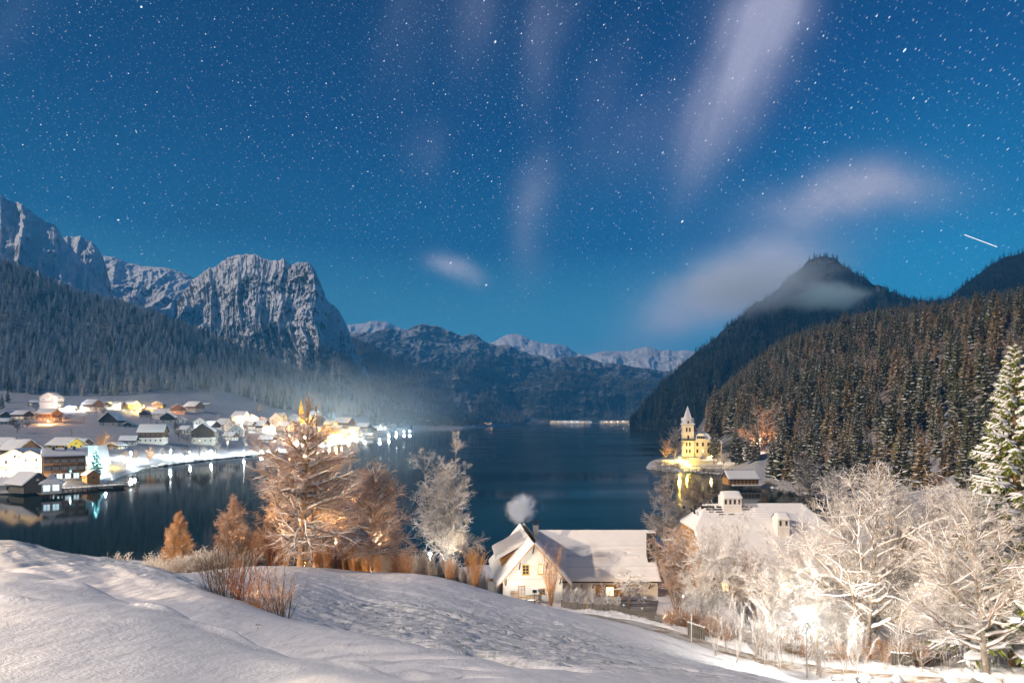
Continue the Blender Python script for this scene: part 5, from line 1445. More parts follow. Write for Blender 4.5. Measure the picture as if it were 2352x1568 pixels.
for fl in (1, 2):
    zf = fl * st
    for k in range(nb):
        xa = -L / 2 + k * L / nb; xb = xa + L / nb
        mb = MB(); mb.box(xa + .12, xb - .12, -1.6, -1.5, zf, zf + 1.0); mb.obj('balcony_front', M['brown_wood'], t)
        mb = MB(); mb.box(xa + .12, xb - .12, -1.5, -.004, zf - .16, zf - .02); mb.obj('balcony_floor', M['dark_wood'], t)
        for q in (.28, .72):
            window(t, xa + (xb - xa) * q, -.006, zf + .25, 1.35, 2.1, 0, None, 'pale_wood', 0)
        mb = MB()
        for q in range(9):
            mb.box(xa + .35 + q * (xb - xa - .7) / 9, xa + .5 + q * (xb - xa - .7) / 9, -1.25, -1.18, zf + 1.02, zf + 2.3)
        mb.obj('curtain', M['curtain'], t)
    for k in range(nb + 1):
        xa = -L / 2 + k * L / nb
        mb = MB(); mb.box(xa - .1, xa + .1, -1.62, -.005, zf - .1, zf + st - .2); mb.obj('balcony_partition', M['pale_wood'], t)
for k in range(12):
    xa = -L / 2 + 2.2 + k * (L - 2.6) / 12
    window(t, xa + .6, -.5, .35, (L - 3) / 12 * .92, 2.1, 0, 'lit_window_cool' if k % 3 != 1 else 'dark_glass', 'white_paint', 0)
mb = MB(); mb.box(-L / 2 + 1.8, L / 2, -.49, -.005, -1, 2.7); mb.obj('glazed_front_wall', M['grey_plaster'], t)
# stair tower and gabled old wing
y1 = 240.0
t = thing('hotel_old_house', 'cream gabled hotel house lit brightly with a long balcony at the left edge', 'hotel', (xq(40, y1), y1 + 3, 3.2), R(-72))
gable_house(t, 14, 12, 8.4, 3.6, 'cream_plaster', None, ov=1.6, ovx=1.0, wins=5, gwin=2, storeys=3, lit=(0, 1, 2, 3, 4, 5, 8), frame='brown_wood', balcony='pale_wood', chim=(), near_=True, win=(1.1, 1.5))
t = thing('hotel_gable_tower', 'tall narrow cream gabled house between the lit hotel house and the balcony wing', 'hotel', (xq(90, 242), 240, 3.1), R(-62))
gable_house(t, 13, 6.8, 9.6, 2.2, 'cream_plaster', None, ov=1.2, ovx=1.5, wins=0, gwin=2, storeys=3, lit=(), frame='brown_wood', chim=(), near_=True, win=(1.0, 1.4))
# timber boathouse and glass pavilion
y2 = 214.0
t = thing('boathouse', 'grey timber boathouse with gabled snow roof beside the glazed pavilion', 'boathouse', (xq(66, y2), y2, 1.0), R(-24))
gable_house(t, 11.5, 8.4, 3.3, 3.6, 'weathered_wood', None, ov=.9, ovx=.9, wins=0, gwin=0, storeys=1, chim=(), near_=True, z0=-.3)
for k in range(10):
    mb = MB(); mb.box(-5.75 + k * 1.15, -4.66 + k * 1.15, -4.27, -4.2, -.3, 3.1); mb.obj('board', M['weathered_wood'], t)
mb = MB(); mb.cyl(0, 0, 0, .08, .5, .5, 14); o = mb.obj('round_window', M['white_paint'], t, (5.76, 0, 4.4)); o.rotation_euler = (0, PI / 2, 0)
t = thing('low_shed', 'long low lakeside shed in the glare left of the timber boathouse', 'shed', (xq(28, y2), y2 + 1, 1.0), R(4))
gable_house(t, 10, 6, 2.4, 2.4, 'white_plaster', None, ov=.6, ovx=.6, wins=3, gwin=1, storeys=1, lit=(0,), chim=(), near_=True, z0=-.6)
y3 = 205.0
t = thing('pavilion', 'small glazed lake pavilion on piles with a pyramid snow roof and finial', 'pavilion', (xq(119, y3), y3, 1.4), R(36))
w = 2.55
mb = MB(); mb.box(-w - .8, w + .8, -w - .8, w + .8, -.25, 0); mb.obj('deck', M['weathered_wood'], t)
for k in range(5):
    for s in (-1, 1):
        mb = MB(); mb.cyl(-w + k * w / 2, s * w, -3.2, -.26, .16, n=6); mb.obj('pile', M['dark_wood'], t)
mb = MB(); mb.box(-w + .05, w - .05, -w + .05, w - .05, .01, .75); mb.obj('low_wall', M['white_paint'], t)
for (a, b) in ((-w, -w), (w, -w), (w, w), (-w, w), (0, -w), (w, 0), (-w, 0)):
    mb = MB(); mb.box(a - .14, a + .14, b - .14, b + .14, 0.02, 3.5); mb.obj('post', M['white_paint'], t)
for q in (-.5, .5):
    window(t, q * w, -w + .02, .8, 2.2, 2.5, 0, 'lit_window_cool', 'white_paint', 2); window(t, w - .02, q * w, .8, 2.2, 2.5, PI / 2, 'lit_window_cool', 'white_paint', 2)
    window(t, -w + .02, q * w, .8, 2.2, 2.5, -PI / 2, None, 'white_paint', 2)
mb = MB(); mb.box(-w, w, -w, w, 3.5, 3.7); mb.obj('eaves', M['dark_wood'], t)
prt = []; e = w + 1.0
rm = MB(); cs = [(-e, -e), (e, -e), (e, e), (-e, e)]
for i in range(4):
    a, b = cs[i], cs[(i + 1) % 4]
    ma = (a[0] * .42, a[1] * .42, 5.1); mb_ = (b[0] * .42, b[1] * .42, 5.1)
    rm.poly([(a[0], a[1], 3.7), (b[0], b[1], 3.7), mb_, ma]); rm.poly([ma, mb_, (0, 0, 7.4)]); rm.poly([(a[0], a[1], 3.45), (b[0], b[1], 3.45), (b[0], b[1], 3.7), (a[0], a[1], 3.7)])
rm.obj('roof', M['snow'], t)
mb = MB(); mb.cyl(0, 0, 7.2, 9.4, .12, .02, 6); mb.obj('finial', M['dark_metal'], t)
# blue-lit steep building and the market hut
t = thing('steep_gable_house', 'steep-gabled wooden house lit turquoise at the end of the hotel', 'house', (xq(218, 268), 268, 4.0), R(60))
gable_house(t, 9, 7.2, 3.2, 8.0, 'grey_plaster', 'dark_wood', ov=.4, ovx=.5, wins=2, gwin=2, storeys=1, lit=(0, 1, 2), chim=(), lit_m='lit_window_cool', near_=True)
t = thing('market_hut', 'little wooden hut with striped snow roof below the turquoise house', 'hut', (xq(209, 238), 238, 2.6), R(-35))
gable_house(t, 5.2, 4.6, 2.2, 1.8, 'orange_wood', None, ov=.5, ovx=.4, wins=1, gwin=1, storeys=1, lit=(), chim=(), win=(.8, .7), snow=.2, near_=True)
t = thing('christmas_tree', 'tall christmas tree glowing turquoise beside the steep-gabled house', 'christmas tree', (xq(221, 256), 256, 3.2), 0)
cr, tr = spruce_meshes(900, 13, 2.8, 14, 7, needle='needles'); link('crown', cr, t); link('trunk', tr, t)
mb = MB(); g_ = np.random.default_rng(4)
for k in range(46):
    zz = g_.uniform(1, 12.5); a = g_.uniform(0, 6.28); r_ = 2.9 * (1 - zz / 13.5)
    mb.sphere((r_ * math.cos(a), r_ * math.sin(a), zz), .11, 5, 3)
mb.obj('string_of_lights', M['lamp_cyan'], t)
for (dx, yy, zz, c, wt, hd, lb) in ((203, 250, 3, (.3, .85, 1), 3500, 'lamp_cyan', 'turquoise lamp in front of the steep-gabled house'), (243, 262, 3.5, WHITE, 5000, 'lamp_white', 'cool lamp on the hotel driveway'),
                                   (162, 236, 2.6, (.55, .8, 1), 4500, 'lamp_cyan', 'bluish lamp before the glazed hotel ground floor'), (309, 306, 1.2, WHITE, 9000, 'lamp_white', 'cool lamp at the end of the jetty by the water'),
                                   (8, 226, 2.0, WARM, 30000, 'lamp_warm', 'warm lamp flooding the hotel forecourt at the left edge'), (50, 226, 2.0, WARM, 16000, 'lamp_warm', 'warm lamp between the boathouse and the lit hotel house'),
                                   (300, 330, 3.0, WHITE, 22000, 'lamp_white', 'cool lamp among the frosted shore trees'), (392, 366, 2.2, WHITE, 14000, 'lamp_white', 'cool lamp by the young round trees on the lakeside path'),
                                   (150, 262, 4.5, YEL, 7000, 'lamp_yellow', 'yellow lamp beside the yellow-walled house'), (232, 285, 4.5, YEL, 14000, 'lamp_yellow', 'yellow lamp under the golden weeping tree'),
                                   (-60, 232, 2.0, WARM, 26000, 'lamp_warm', 'warm lamp on the shore road beyond the hotel')):
    x = xq(dx, yy); z = max(float(vill.z(x, yy)[0]), .2)
    lamp((x, yy, z), c, wt, lb, 4.2, hd, 'street lamps by the hotel', r=.26)
# jetty and quay wall
t = thing('lakeside_terrace', 'long snow-covered lakeside terrace on dark piles in front of the hotel', 'terrace', (0, 0, 0))
P0, P1 = (xq(128, 216), 216), (xq(290, 232), 232)
mb = MB()
n = Vector((P1[0] - P0[0], P1[1] - P0[1], 0)).normalized(); s_ = Vector((-n.y, n.x, 0))
for (a, b) in ((P0, P1),):
    A = Vector((a[0], a[1], 0)); B = Vector((b[0], b[1], 0))
    mb.hexa([A + Vector((0, 0, .9)), B + Vector((0, 0, .9)), B + s_ * 6 + Vector((0, 0, .9)), A + s_ * 6 + Vector((0, 0, .9)), A + Vector((0, 0, 1.1)), B + Vector((0, 0, 1.1)), B + s_ * 6 + Vector((0, 0, 1.1)), A + s_ * 6 + Vector((0, 0, 1.1))])
mb.obj('deck', M['weathered_wood'], t)
prt = []; snow_slab(prt, A + Vector((0, 0, 1.11)), B + Vector((0, 0, 1.11)), B + s_ * 6 + Vector((0, 0, 1.11)), A + s_ * 6 + Vector((0, 0, 1.11)), .25, 20, 4, .5)
V, Q, m = merge(prt); link('deck_snow', mesh_np('deck_snow', V, Q, None, [M['snow']]), t)
ln = (B - A).length
for k in range(15):
    p = A + n * (ln * (k + .5) / 15) + s_ * .2
    mb = MB(); mb.cyl(p.x, p.y, -2, .89, .14, n=6); mb.obj('pile', M['dark_wood'], t)
    p = A + n * (ln * k / 14) + s_ * .1
    mb = MB(); mb.box(p.x - .06, p.x + .06, p.y - .06, p.y + .06, 1.1, 2.1); mb.obj('railing_post', M['grey_metal'], t)
mb = MB(); mb.bar(A + s_ * .1 + Vector((0, 0, 2.1)), B + s_ * .1 + Vector((0, 0, 2.1)), .08); mb.bar(A + s_ * .1 + Vector((0, 0, 1.6)), B + s_ * .1 + Vector((0, 0, 1.6)), .06); mb.obj('railing', M['grey_metal'], t)
t = thing('footbridge', 'low wooden footbridge on posts running out from the terrace', 'footbridge', (xq(290, 245), 243, 0), R(8))
mb = MB(); mb.box(-5, 6, -1, 1, .7, .85); mb.obj('deck', M['weathered_wood'], t)
mb = MB(); mb.box(-5, 6, -1, 1, .851, 1.0); mb.obj('deck_snow', M['snow'], t)
for k in range(6):
    for s in (-1, 1):
        mb = MB(); mb.box(-5 + k * 2.2 - .08, -5 + k * 2.2 + .08, s * .92 - .08, s * .92 + .08, -2, 1.9); mb.obj('post', M['weathered_wood'], t)
# boats
def boat(loc, rz, L_, label, name='rowing_boat', cover=True):
    t = thing(name, label, 'boat', loc, rz)
    xs = np.linspace(-1, 1, 9); V = []; Q = []
    for i, u in enumerate(xs):
        w_ = (1 - max(0, u) ** 2.2) * (1 - .35 * max(0, -u) ** 3) * L_ * .16 + .02
        for k, (a, b) in enumerate(((-1, .55), (-.85, .05), (0, -.15), (.85, .05), (1, .55))):
            V.append((u * L_ / 2, a * w_, b + .12 * u * u))
    for i in range(8):
        for k in range(4):
            b0 = i * 5 + k; Q.append((b0, b0 + 5, b0 + 6, b0 + 1))
    link('hull', mesh_np('hull', V, Q, None, [M['dark_wood']]), t)
    prt = []; snow_slab(prt, (-L_ * .46, -L_ * .11, .5), (L_ * .3, -L_ * .08, .5), (L_ * .3, L_ * .08, .5), (-L_ * .46, L_ * .11, .5), .25, 6, 4)
    Vv, Qq, m = merge(prt); link('snow_cover', mesh_np('snow_cover', Vv, Qq, None, [M['snow' if cover else 'dark_wood']]), t)
boat((xq(246, 226), 226, .05), R(12), 6.5, 'flat snow-covered boat moored under the lakeside terrace')
boat((xq(262, 228), 228, .05), R(14), 7.0, 'dark boat moored right of the snow-covered one', cover=False)
t = thing('sailing_boat', 'moored sailing boat with bare mast off the far orange-lit houses', 'boat', (xq(1128, 1950), 1950, .2), R(10))
mb = MB(); mb.hexa([(-7, -1.6, -.3), (6, -1.2, -.3), (6, 1.2, -.3), (-7, 1.6, -.3), (-8, -2, 1.8), (10, -.2, 2.2), (10, .2, 2.2), (-8, 2, 1.8)]); mb.obj('hull', M['white_paint'], t)
mb = MB(); mb.cyl(0, 0, 1.8, 17, .25, .12, 6); mb.obj('mast', M['grey_metal'], t)
t = thing('mooring_buoy', 'white mooring buoy alone on the open lake', 'buoy', (xq(2350 * .6125, 1400), 1400, 0)); 
mb = MB(); mb.sphere((0, 0, .7), 1.3, 10, 6); mb.obj('float', M['white_paint'], t, smooth=True)
mb = MB(); mb.cyl(0, 0, 1.8, 2.6, .2, n=6); mb.obj('ring', M['grey_metal'], t)
# poles and pylons on the meadow
for (dx, dy, hpx, lb) in ((164, 1004, 20, 'A-shaped wooden pylon above the yellow-walled house'), (193, 976, 21, 'A-shaped wooden pylon on the middle meadow'), (243, 1008, 27, 'slender pole standing behind the golden weeping tree')):
    x, y, z = vill.hit(dx, dy, 230, 800)
    h_ = hpx / F * y
    t = thing('utility_pole', lb, 'utility pole', (x, y, z), 0, 'poles on the village meadow')
    mb = MB(); mb.bar((-.7, 0, -.5), (0, 0, h_), .22); mb.obj('leg', M['pale_wood'], t)
    mb = MB(); mb.bar((.7, 0, -.5), (.05, 0, h_), .22); mb.obj('leg', M['pale_wood'], t)
    mb = MB(); mb.box(-.7, .7, -.08, .08, h_ - .8, h_ - .6); mb.obj('crossbar', M['pale_wood'], t)
for (dx, y, hh_, lb) in ((253, 231, 6.5, 'white flagpole on the lakeside terrace'), (264, 234, 5.5, 'flagpole with an orange pennant on the terrace end')):
    t = thing('flagpole', lb, 'flagpole', (xq(dx, y), y, 1.1)); mb = MB(); mb.cyl(0, 0, 0, hh_, .07, .04, 6); mb.obj('pole', M['white_paint'], t)
    mb = MB(); mb.sphere((0, 0, hh_), .12, 6, 4); mb.obj('knob', M['white_paint'], t)
# stones of the embankment
g_ = np.random.default_rng(12)
def stone_mesh(seed, flat=.6):
    g = np.random.default_rng(seed)
    mb = MB(); mb.sphere((0, 0, 0), 1.0, 9, 6); V = np.array(mb.v)
    nv = 1 + .35 * fbm(V[:, 0] * 1.3 + seed, V[:, 1] * 1.3, V[:, 2] * 1.3, o=2, seed=seed)
    V = V * nv[:, None]; V[:, 2] *= flat
    mi = [1 if (sum(V[i][2] for i in q) / 4 > .18) else 0 for q in mb.q]
    return mesh_np('stone', V, mb.q, None, [M['stone'], M['snow']], mi)
STN = [stone_mesh(i) for i in range(5)]
for i in range(130):
    u = i / 129
    dx = 330 + 560 * u ** .8 + g_.uniform(-2, 2)
    Y, Z = vill.prof(dx)
    y = Y[0, 1] + g_.uniform(-.5, 2.0)
    x = (dx - CX) / F * y
    o = link('shore_stone', STN[i % 5], None, (x, y, max(.0, float(vill.z(x, y)[0]))), g_.uniform(0, 6)); s = g_.uniform(.6, 1.5) * (1 + y / 900); o.scale = (s * 1.3, s, s)
    tag(o, 'snow-capped stone in the dark embankment along the lakeside path', 'stone', 'stones of the lakeside embankment')
# trees of the village shore
def small_tree(dx, dy, hpx, kind, label, L_=vill, y0=205, y1=1900, group='bare trees along the village shore', name='bare_tree', cat='tree', sx=1.0):
    x, y, z = L_.hit(dx, dy, y0, y1)
    h_ = hpx / F * y
    me = kind
    t = thing(name, label, cat, (x, y, z), rng.uniform(0, 6), group)
    base_h = 16.0 if me in BARE2 else 22.0
    s = h_ / base_h; t.scale = (s * sx, s * sx, s)
    link('crown', me[0], t); link('trunk', me[1], t)
    return t
GB = [small_bare_mesh(400 + i, 16, 12, tw, 18, 9, 4, r=.05) for i, tw in enumerate(['golden_twig', 'snowy_twig', 'grey_twig', 'snowy_twig', 'dark_twig'])]
BARE2 = GB + BARE
G1, G2, G3, G4, G5 = GB
for (dx, dy, hp, k, lb, sx) in (
    (230, 1054, 56, G1, 'golden-lit weeping tree behind the turquoise house', 1.2), (232, 1030, 36, G1, 'upright golden crown rising behind the weeping tree', .6), (196, 1052, 34, G3, 'frosted bare tree leaning beside the yellow-walled house', 1.2),
    (308, 1078, 46, G4, 'white frosted tree on the bank behind the jetty', 1.1), (288, 1074, 34, G2, 'small frosted tree left of the white frosted one', 1.1), (343, 1064, 38, G1, 'round-headed young tree with greenish twigs on the lakeside path', .9),
    (372, 1062, 34, G4, 'thin white tree second along the lakeside path', .7), (396, 1060, 34, G3, 'bare roadside tree third along the lakeside path', .8), (428, 1056, 32, G5, 'dark roundish tree fourth along the lakeside path', .9),
    (458, 1058, 40, G3, 'tall thin tree with drooping snow below the dark chalet', .6), (470, 1056, 34, G4, 'pale slender tree right of the tall thin one', .6), (497, 1052, 56, G2, 'white forked tree in front of the brightest path lamp', .6),
    (523, 1035, 62, G2, 'slim birch-like tree leaning above the shore path', .4), (562, 1041, 64, G3, 'slender pole-like tree where the quay bends', .35), (436, 1028, 44, G5, 'dark bare tree between the two big chalets', .9),
    (411, 1014, 46, G5, 'dark-leaved tree on the lane above the big chalet', .9), (40, 994, 34, G5, 'dark orchard tree left of the orange-lit inn', 1.3), (62, 985, 28, G5, 'second orchard tree left of the orange-lit inn', 1.3),
    (146, 972, 22, G5, 'spreading fruit tree right of the orange-lit inn', 1.4), (158, 968, 18, G5, 'smaller fruit tree right of the orange-lit inn', 1.4), (84, 972, 26, G3, 'bare tree between the lit-windowed house and the inn', 1.0),
    (176, 952, 24, G5, 'bare tree below the timbered chalet, leftmost of its row', .7), (205, 956, 22, G5, 'bare tree below the timbered chalet, second of its row', .7), (222, 957, 24, G3, 'bare tree below the timbered chalet, third of its row', .6),
    (236, 955, 26, G5, 'bare tree at the right end of the row below the timbered chalet', .6), (82, 944, 22, G5, 'bare tree standing before the low outbuilding', .9), (66, 938, 16, G3, 'small bare tree at the upper left of the village', 1.0),
    (276, 960, 24, G5, 'bare tree behind the deep-roofed farmhouse', 1.0), (346, 978, 26, G3, 'bare tree on the lane below the upper hamlet', 1.0), (500, 972, 20, G2, 'frosted tree behind the pale long-roofed house', 1.0),
    (530, 992, 24, G4, 'white frosted tree beside the cool lamp above the cottage', 1.0), (568, 996, 36, G2, 'white-lit tree left of the big orange tree', .9), (592, 950, 22, G1, 'orange-lit tree crown over the white lamp-lit house', 1.2),
    (772, 962, 34, G2, 'white pointed tree beside the broad grey hall', .7), (786, 958, 26, G2, 'second frosted tree beside the broad grey hall', .9), (807, 962, 26, G2, 'frosted round tree right of the broad grey hall', 1.0),
    (876, 1000, 26, G2, 'frosted bare tree on the promenade of the wooded point', 1.0), (774, 1014, 34, G1, 'small tree glowing yellow at the lakefront', 1.0), (858, 1004, 24, G3, 'bare tree beside the orange kiosk', 1.0),
    (830, 1018, 22, G2, 'frosted tree before the promenade cabin', 1.1), (890, 998, 22, G3, 'bare tree between the white villa and the lamp', 1.0), (640, 1008, 30, G3, 'bare tree behind the left side of the big orange tree', 1.1),
    (480, 910, 26, G5, 'group-edge bare tree on the meadow by the tiny cabin', 1.2), (468, 905, 24, G5, 'dark bare tree above the broad unlit farmhouse', 1.2), (496, 914, 24, G3, 'grey bare tree right of the tiny cabin', 1.2)):
    small_tree(dx, dy, hp, k, lb, sx=sx)
for (dx, dy, hp, lb) in ((329, 1000, 26, 'dark spruce on the lane above the big chalet, left one'), (360, 986, 22, 'dark spruce beside the unlit village house'), (84, 962, 24, 'dark spruce standing left of the orange-lit inn'), (403, 984, 26, 'dark spruce behind the warm lane lamp'),
                         (884, 990, 24, 'pointed spruce on the wooded point by the narrow house'), (864, 980, 20, 'spruce above the white villa on the point'), (946, 986, 20, 'dark spruce at the outer tip of the point'), (760, 962, 30, 'tall pale spruce behind the lakefront lamps'),
                         (4, 940, 40, 'frosted spruce at the left picture edge below the forest'), (18, 925, 34, 'second frosted spruce at the left picture edge'), (905, 984, 18, 'spruce between the two bright lamps of the point'), (915, 980, 16, 'small spruce behind the point boathouse')):
    small_tree(dx, dy, hp, SPR[3], lb, group='dark spruces standing in the village', name='spruce_tree', cat='spruce tree')
# woods behind the point and along the far shore
pts, sc_, vi_ = [], [], []
g_ = np.random.default_rng(31)
for k in range(900):
    dx = g_.uniform(850, 1120); Y, Z = vill.prof(dx); y = g_.uniform(Y[0, 5], Y[0, 10]); x = (dx - CX) / F * y
    pts.append((x, y, float(vill.z(x, y)[0]))); sc_.append(g_.uniform(.5, 1.0)); vi_.append(int(g_.choice([0, 1, 2, 3, 5])))
for k in range(500):
    dx = g_.uniform(1240, 1462); y = g_.uniform(3520, 3640); pts.append(((dx - CX) / F * y, y, 2)); sc_.append(g_.uniform(.8, 1.3)); vi_.append(int(g_.choice([0, 1, 3])))
scatter('lakeshore_wood_forest', pts, sc_, vi_, C_SPR, 'dark wood along the point and the far shore')
# ------------------------------------------------------------------ villa with the tower
yv = 323.0
def px(dx, y=yv): return (dx - CX) / F * y
base_z = 7.8
t = thing('lakeside_villa', 'cream lakeside villa with a tall square tower, pointed white spire and hipped snow roof', 'villa', (px(1568), yv, base_z), R(-10))
tw = 6.1; th = zq(975, yv) - base_z
mb = MB(); mb.box(0, tw, 0, tw, -3, th); mb.obj('tower', M['cream_plaster'], t)
for zz in (4.2, 8.3, 12.2, th - .15):
    mb = MB(); mb.box(-.12, tw + .12, -.12, tw + .12, zz, zz + .22); mb.obj('cornice', M['white_plaster'], t)
mb = MB(); c = tw / 2
mb.box(-.6, tw + .6, -.6, tw + .6, th + .08, th + .3)
for i in range(4):
    a = [(-.6, -.6), (tw + .6, -.6), (tw + .6, tw + .6), (-.6, tw + .6)]
    p, q = a[i], a[(i + 1) % 4]
    def sh(p, k): return (c + (p[0] - c) * k, c + (p[1] - c) * k)
    p1, q1 = sh(p, .70), sh(q, .70); p2, q2 = sh(p, .62), sh(q, .62)
    mb.poly([(p[0], p[1], th + .3), (q[0], q[1], th + .3), (q1[0], q1[1], th + 1.5), (p1[0], p1[1], th + 1.5)])
    mb.poly([(p1[0], p1[1], th + 1.5), (q1[0], q1[1], th + 1.5), (q2[0], q2[1], th + 2.8), (p2[0], p2[1], th + 2.8)])
    mb.poly([(p2[0], p2[1], th + 2.8), (q2[0], q2[1], th + 2.8), (c, c, zq(931, yv) - base_z)])
sp = mb.obj('spire', M['snow'], t)
mb = MB()
for k in range(5): mb.box(c - .22 + k * .05, c + .18, -.0 + .75 + k * .33, .95 + k * .33, th + 4.2 + k * 1.0, th + 4.5 + k * 1.0)
mb.obj('spire_tile', M['dark_tile'], sp)
for (ax, ay, rz) in ((c, -.1, 0), (tw + .1, c, PI / 2), (-.1, c, -PI / 2)):
    d_ = link('dormer', None, t, (ax, ay, th + .5), rz)
    mb = MB(); mb.prism([(-1.1, 0), (1.1, 0), (1.1, 1.9), (0, 3.0), (-1.1, 1.9)], -.1, 2.2, 'y'); mb.obj('dormer_wall', M['white_plaster'], d_)
    mb = MB(); mb.prism([(-1.5, 1.7), (-1.35, 1.95), (0, 3.5), (1.35, 1.95), (1.5, 1.7), (0, 3.2)], -.35, 2.2, 'y'); mb.obj('dormer_roof', M['snow'], d_)
    window(d_, 0, -.11, .35, 1.0, 1.3, 0, None, 'brown_wood')
for zz, hh_, n_ in ((8.9, 2.1, 1), (13.0, 2.3, 2), (4.9, 2.1, 2), (1.0, 2.1, 2)):
    for k in range(n_):
        xx = tw * (.5 if n_ == 1 else (.36 + .28 * k))
        window(t, xx, -.006, zz, 1.0, hh_, 0, None, 'brown_wood', 2); window(t, tw + .006, xx, zz, 1.0, hh_, PI / 2, None, 'brown_wood', 2); window(t, -.006, xx, zz, 1.0, hh_, -PI / 2, None, 'brown_wood', 2)
mb = MB(); mb.box(-.9, tw + .9, -.95, -.13, 8.05, 8.2); mb.box(-.9, tw + .9, -.97, -.9, 8.2, 9.0); mb.box(-.95, -.88, -.95, -.13, 8.2, 9.0); mb.box(tw + .85, tw + .92, -.95, -.13, 8.2, 9.0); mb.obj('balcony', M['dark_metal'], t)
# main block
mw, md, mh = 9.8, 11.0, 8.4
mb = MB(); mb.box(tw + .006, tw + mw, .8, .8 + md, -3, mh); mb.obj('main_wall', M['cream_plaster'], t)
mb = MB(); mb.box(tw + .01, tw + mw + .15, .62, .8 + md + .1, 4.15, 4.4); mb.obj('cornice', M['white_plaster'], t)
mb = MB(); mb.box(tw + .01, tw + mw + .35, .45, .8 + md + .3, mh + .01, mh + .35); mb.obj('eaves', M['white_plaster'], t)
x0_, x1_, y0_, y1_ = tw - .3, tw + mw + .5, .3, .8 + md + .5
def hip(par, x0, x1, y0, y1, z0, z1, inx, iny, name='roof'):
    mb = MB(); A = [(x0, y0, z0), (x1, y0, z0), (x1, y1, z0), (x0, y1, z0)]; B_ = [(x0 + inx, y0 + iny, z1), (x1 - inx, y0 + iny, z1), (x1 - inx, y1 - iny, z1), (x0 + inx, y1 - iny, z1)]
    mb.hexa(A + B_); return mb.obj(name, M['snow'], par)
hip(t, x0_, x1_, y0_, y1_, mh + .37, mh + 4.6, 3.2, 4.4)
mb = MB(); mb.prism([(tw + 1.3, mh + .4), (tw + 6.3, mh + .4), (tw + 6.3, mh + 2.4), (tw + 5.0, mh + 3.5), (tw + 2.6, mh + 3.5), (tw + 1.3, mh + 2.4)], .35, 5, 'y'); dr = mb.obj('dormer', M['snow'], t)
for k in range(4): window(dr, tw + 2.2 + k * 1.1, .34, mh + .7, 1.0, 1.5, 0, None, 'brown_wood')
for zz in (1.1, 4.9):
    for k in range(3): window(t, tw + 2.0 + k * 3.0, .79, zz, 1.15, 2.1, 0, ('lit_window' if (zz < 2 and k == 1) else None), 'brown_wood', 3)
    for k in range(3): window(t, tw + mw + .006, 2.8 + k * 3.4, zz, 1.15, 2.1, PI / 2, None, 'brown_wood', 3)
for (cx_, cy_) in ((tw + 2.5, 8.2), (tw + 7, 7.5)):
    mb = MB(); mb.box(cx_ - .5, cx_ + .5, cy_ - .5, cy_ + .5, mh + 2, mh + 6); c_ = mb.obj('chimney', M['brick'], t); mb = MB(); mb.box(cx_ - .6, cx_ + .6, cy_ - .6, cy_ + .6, mh + 6, mh + 6.3); mb.obj('snow_cap', M['snow'], c_)
mb = MB(); mb.box(tw + mw + .01, tw + mw + 6, 4, 13, -3, 6.6); mb.obj('side_wing_wall', M['cream_plaster'], t)
hip(t, tw + mw + .2, tw + mw + 6.6, 3.4, 13.6, 6.62, 9.6, 2.4, 4.4, 'side_wing_roof')
for k in range(2): window(t, tw + mw + 1.8 + k * 2.4, 3.99, 2.2, 1.0, 2.0, 0, 'lit_window', 'brown_wood', 2)
# terrace walls, steps and lamp
tr = thing('villa_terrace', 'stepped garden terrace and quay wall below the villa, lit yellow', 'terrace', (px(1568), yv, 0), R(-4))
for (xa, xb, ya, yb, za, zb) in ((-13, 17, -8.0, -7.4, -1, 5.0), (-17, 22, -13.5, -12.8, -1, 2.9), (-15, 12, -20.5, -19.8, -2, 1.4), (2, 8, -7.39, -4, 3.5, 6.2)):
    mb = MB(); mb.box(xa, xb, ya, yb, za, zb); w_ = mb.obj('retaining_wall', M['grey_plaster'], tr); mb = MB(); mb.box(xa - .1, xb + .1, ya - .12, yb + .12, zb, zb + .22); mb.obj('wall_snow', M['snow'], w_)
for k in range(6):
    mb = MB(); mb.box(-2.5, 0, -13.9 - k * .5, -13.5 - k * .5, 1.0, 2.6 - k * .25); mb.obj('step', M['stone'], tr)
t = thing('boat_jetty', 'small wooden jetty with snow running out below the villa', 'jetty', (px(1590, 300), 299, 0), R(-6))
mb = MB(); mb.box(-4.5, 3.2, -3, 1, .7, .9); mb.obj('deck', M['weathered_wood'], t); mb = MB(); mb.box(-4.5, 3.2, -3, 1, .901, 1.05); mb.obj('deck_snow', M['snow'], t)
for k in range(5):
    mb = MB(); mb.cyl(-4.2 + k * 1.8, -2.9, -2, 1.8, .12, n=6); mb.obj('pile', M['dark_wood'], t)
lamp((px(1561, 312), 312, 3.0), YEL, 9500, 'yellow lamp glaring on the terrace at the left foot of the villa', 3.6, 'lamp_yellow', 'lamps round the villa', r=.4)
lamp((px(1578, 308), 308, 2.7), YEL, 1600, 'low yellow lamp on the quay below the villa tower', 2.2, 'lamp_yellow', 'lamps round the villa', r=.25)
lamp((px(1634, 316), 316, 4.5), WARM, 3000, 'warm lamp behind the dark thujas right of the villa', 2.8, 'lamp_warm', 'lamps round the villa', r=.2)
lamp((px(1738, 300), 300, 12), (1, .72, .6), 9000, 'pinkish lamp lighting the bare tree in the wood right of the villa', 3.0, 'lamp_warm', 'lamps round the villa', r=.2)
lamp((px(1585, 345 - 40), 305, 2.2), YEL, 1100, 'yellow ground lamp shining up at the villa front', 1.0, 'lamp_yellow', 'lamps round the villa', r=.16)
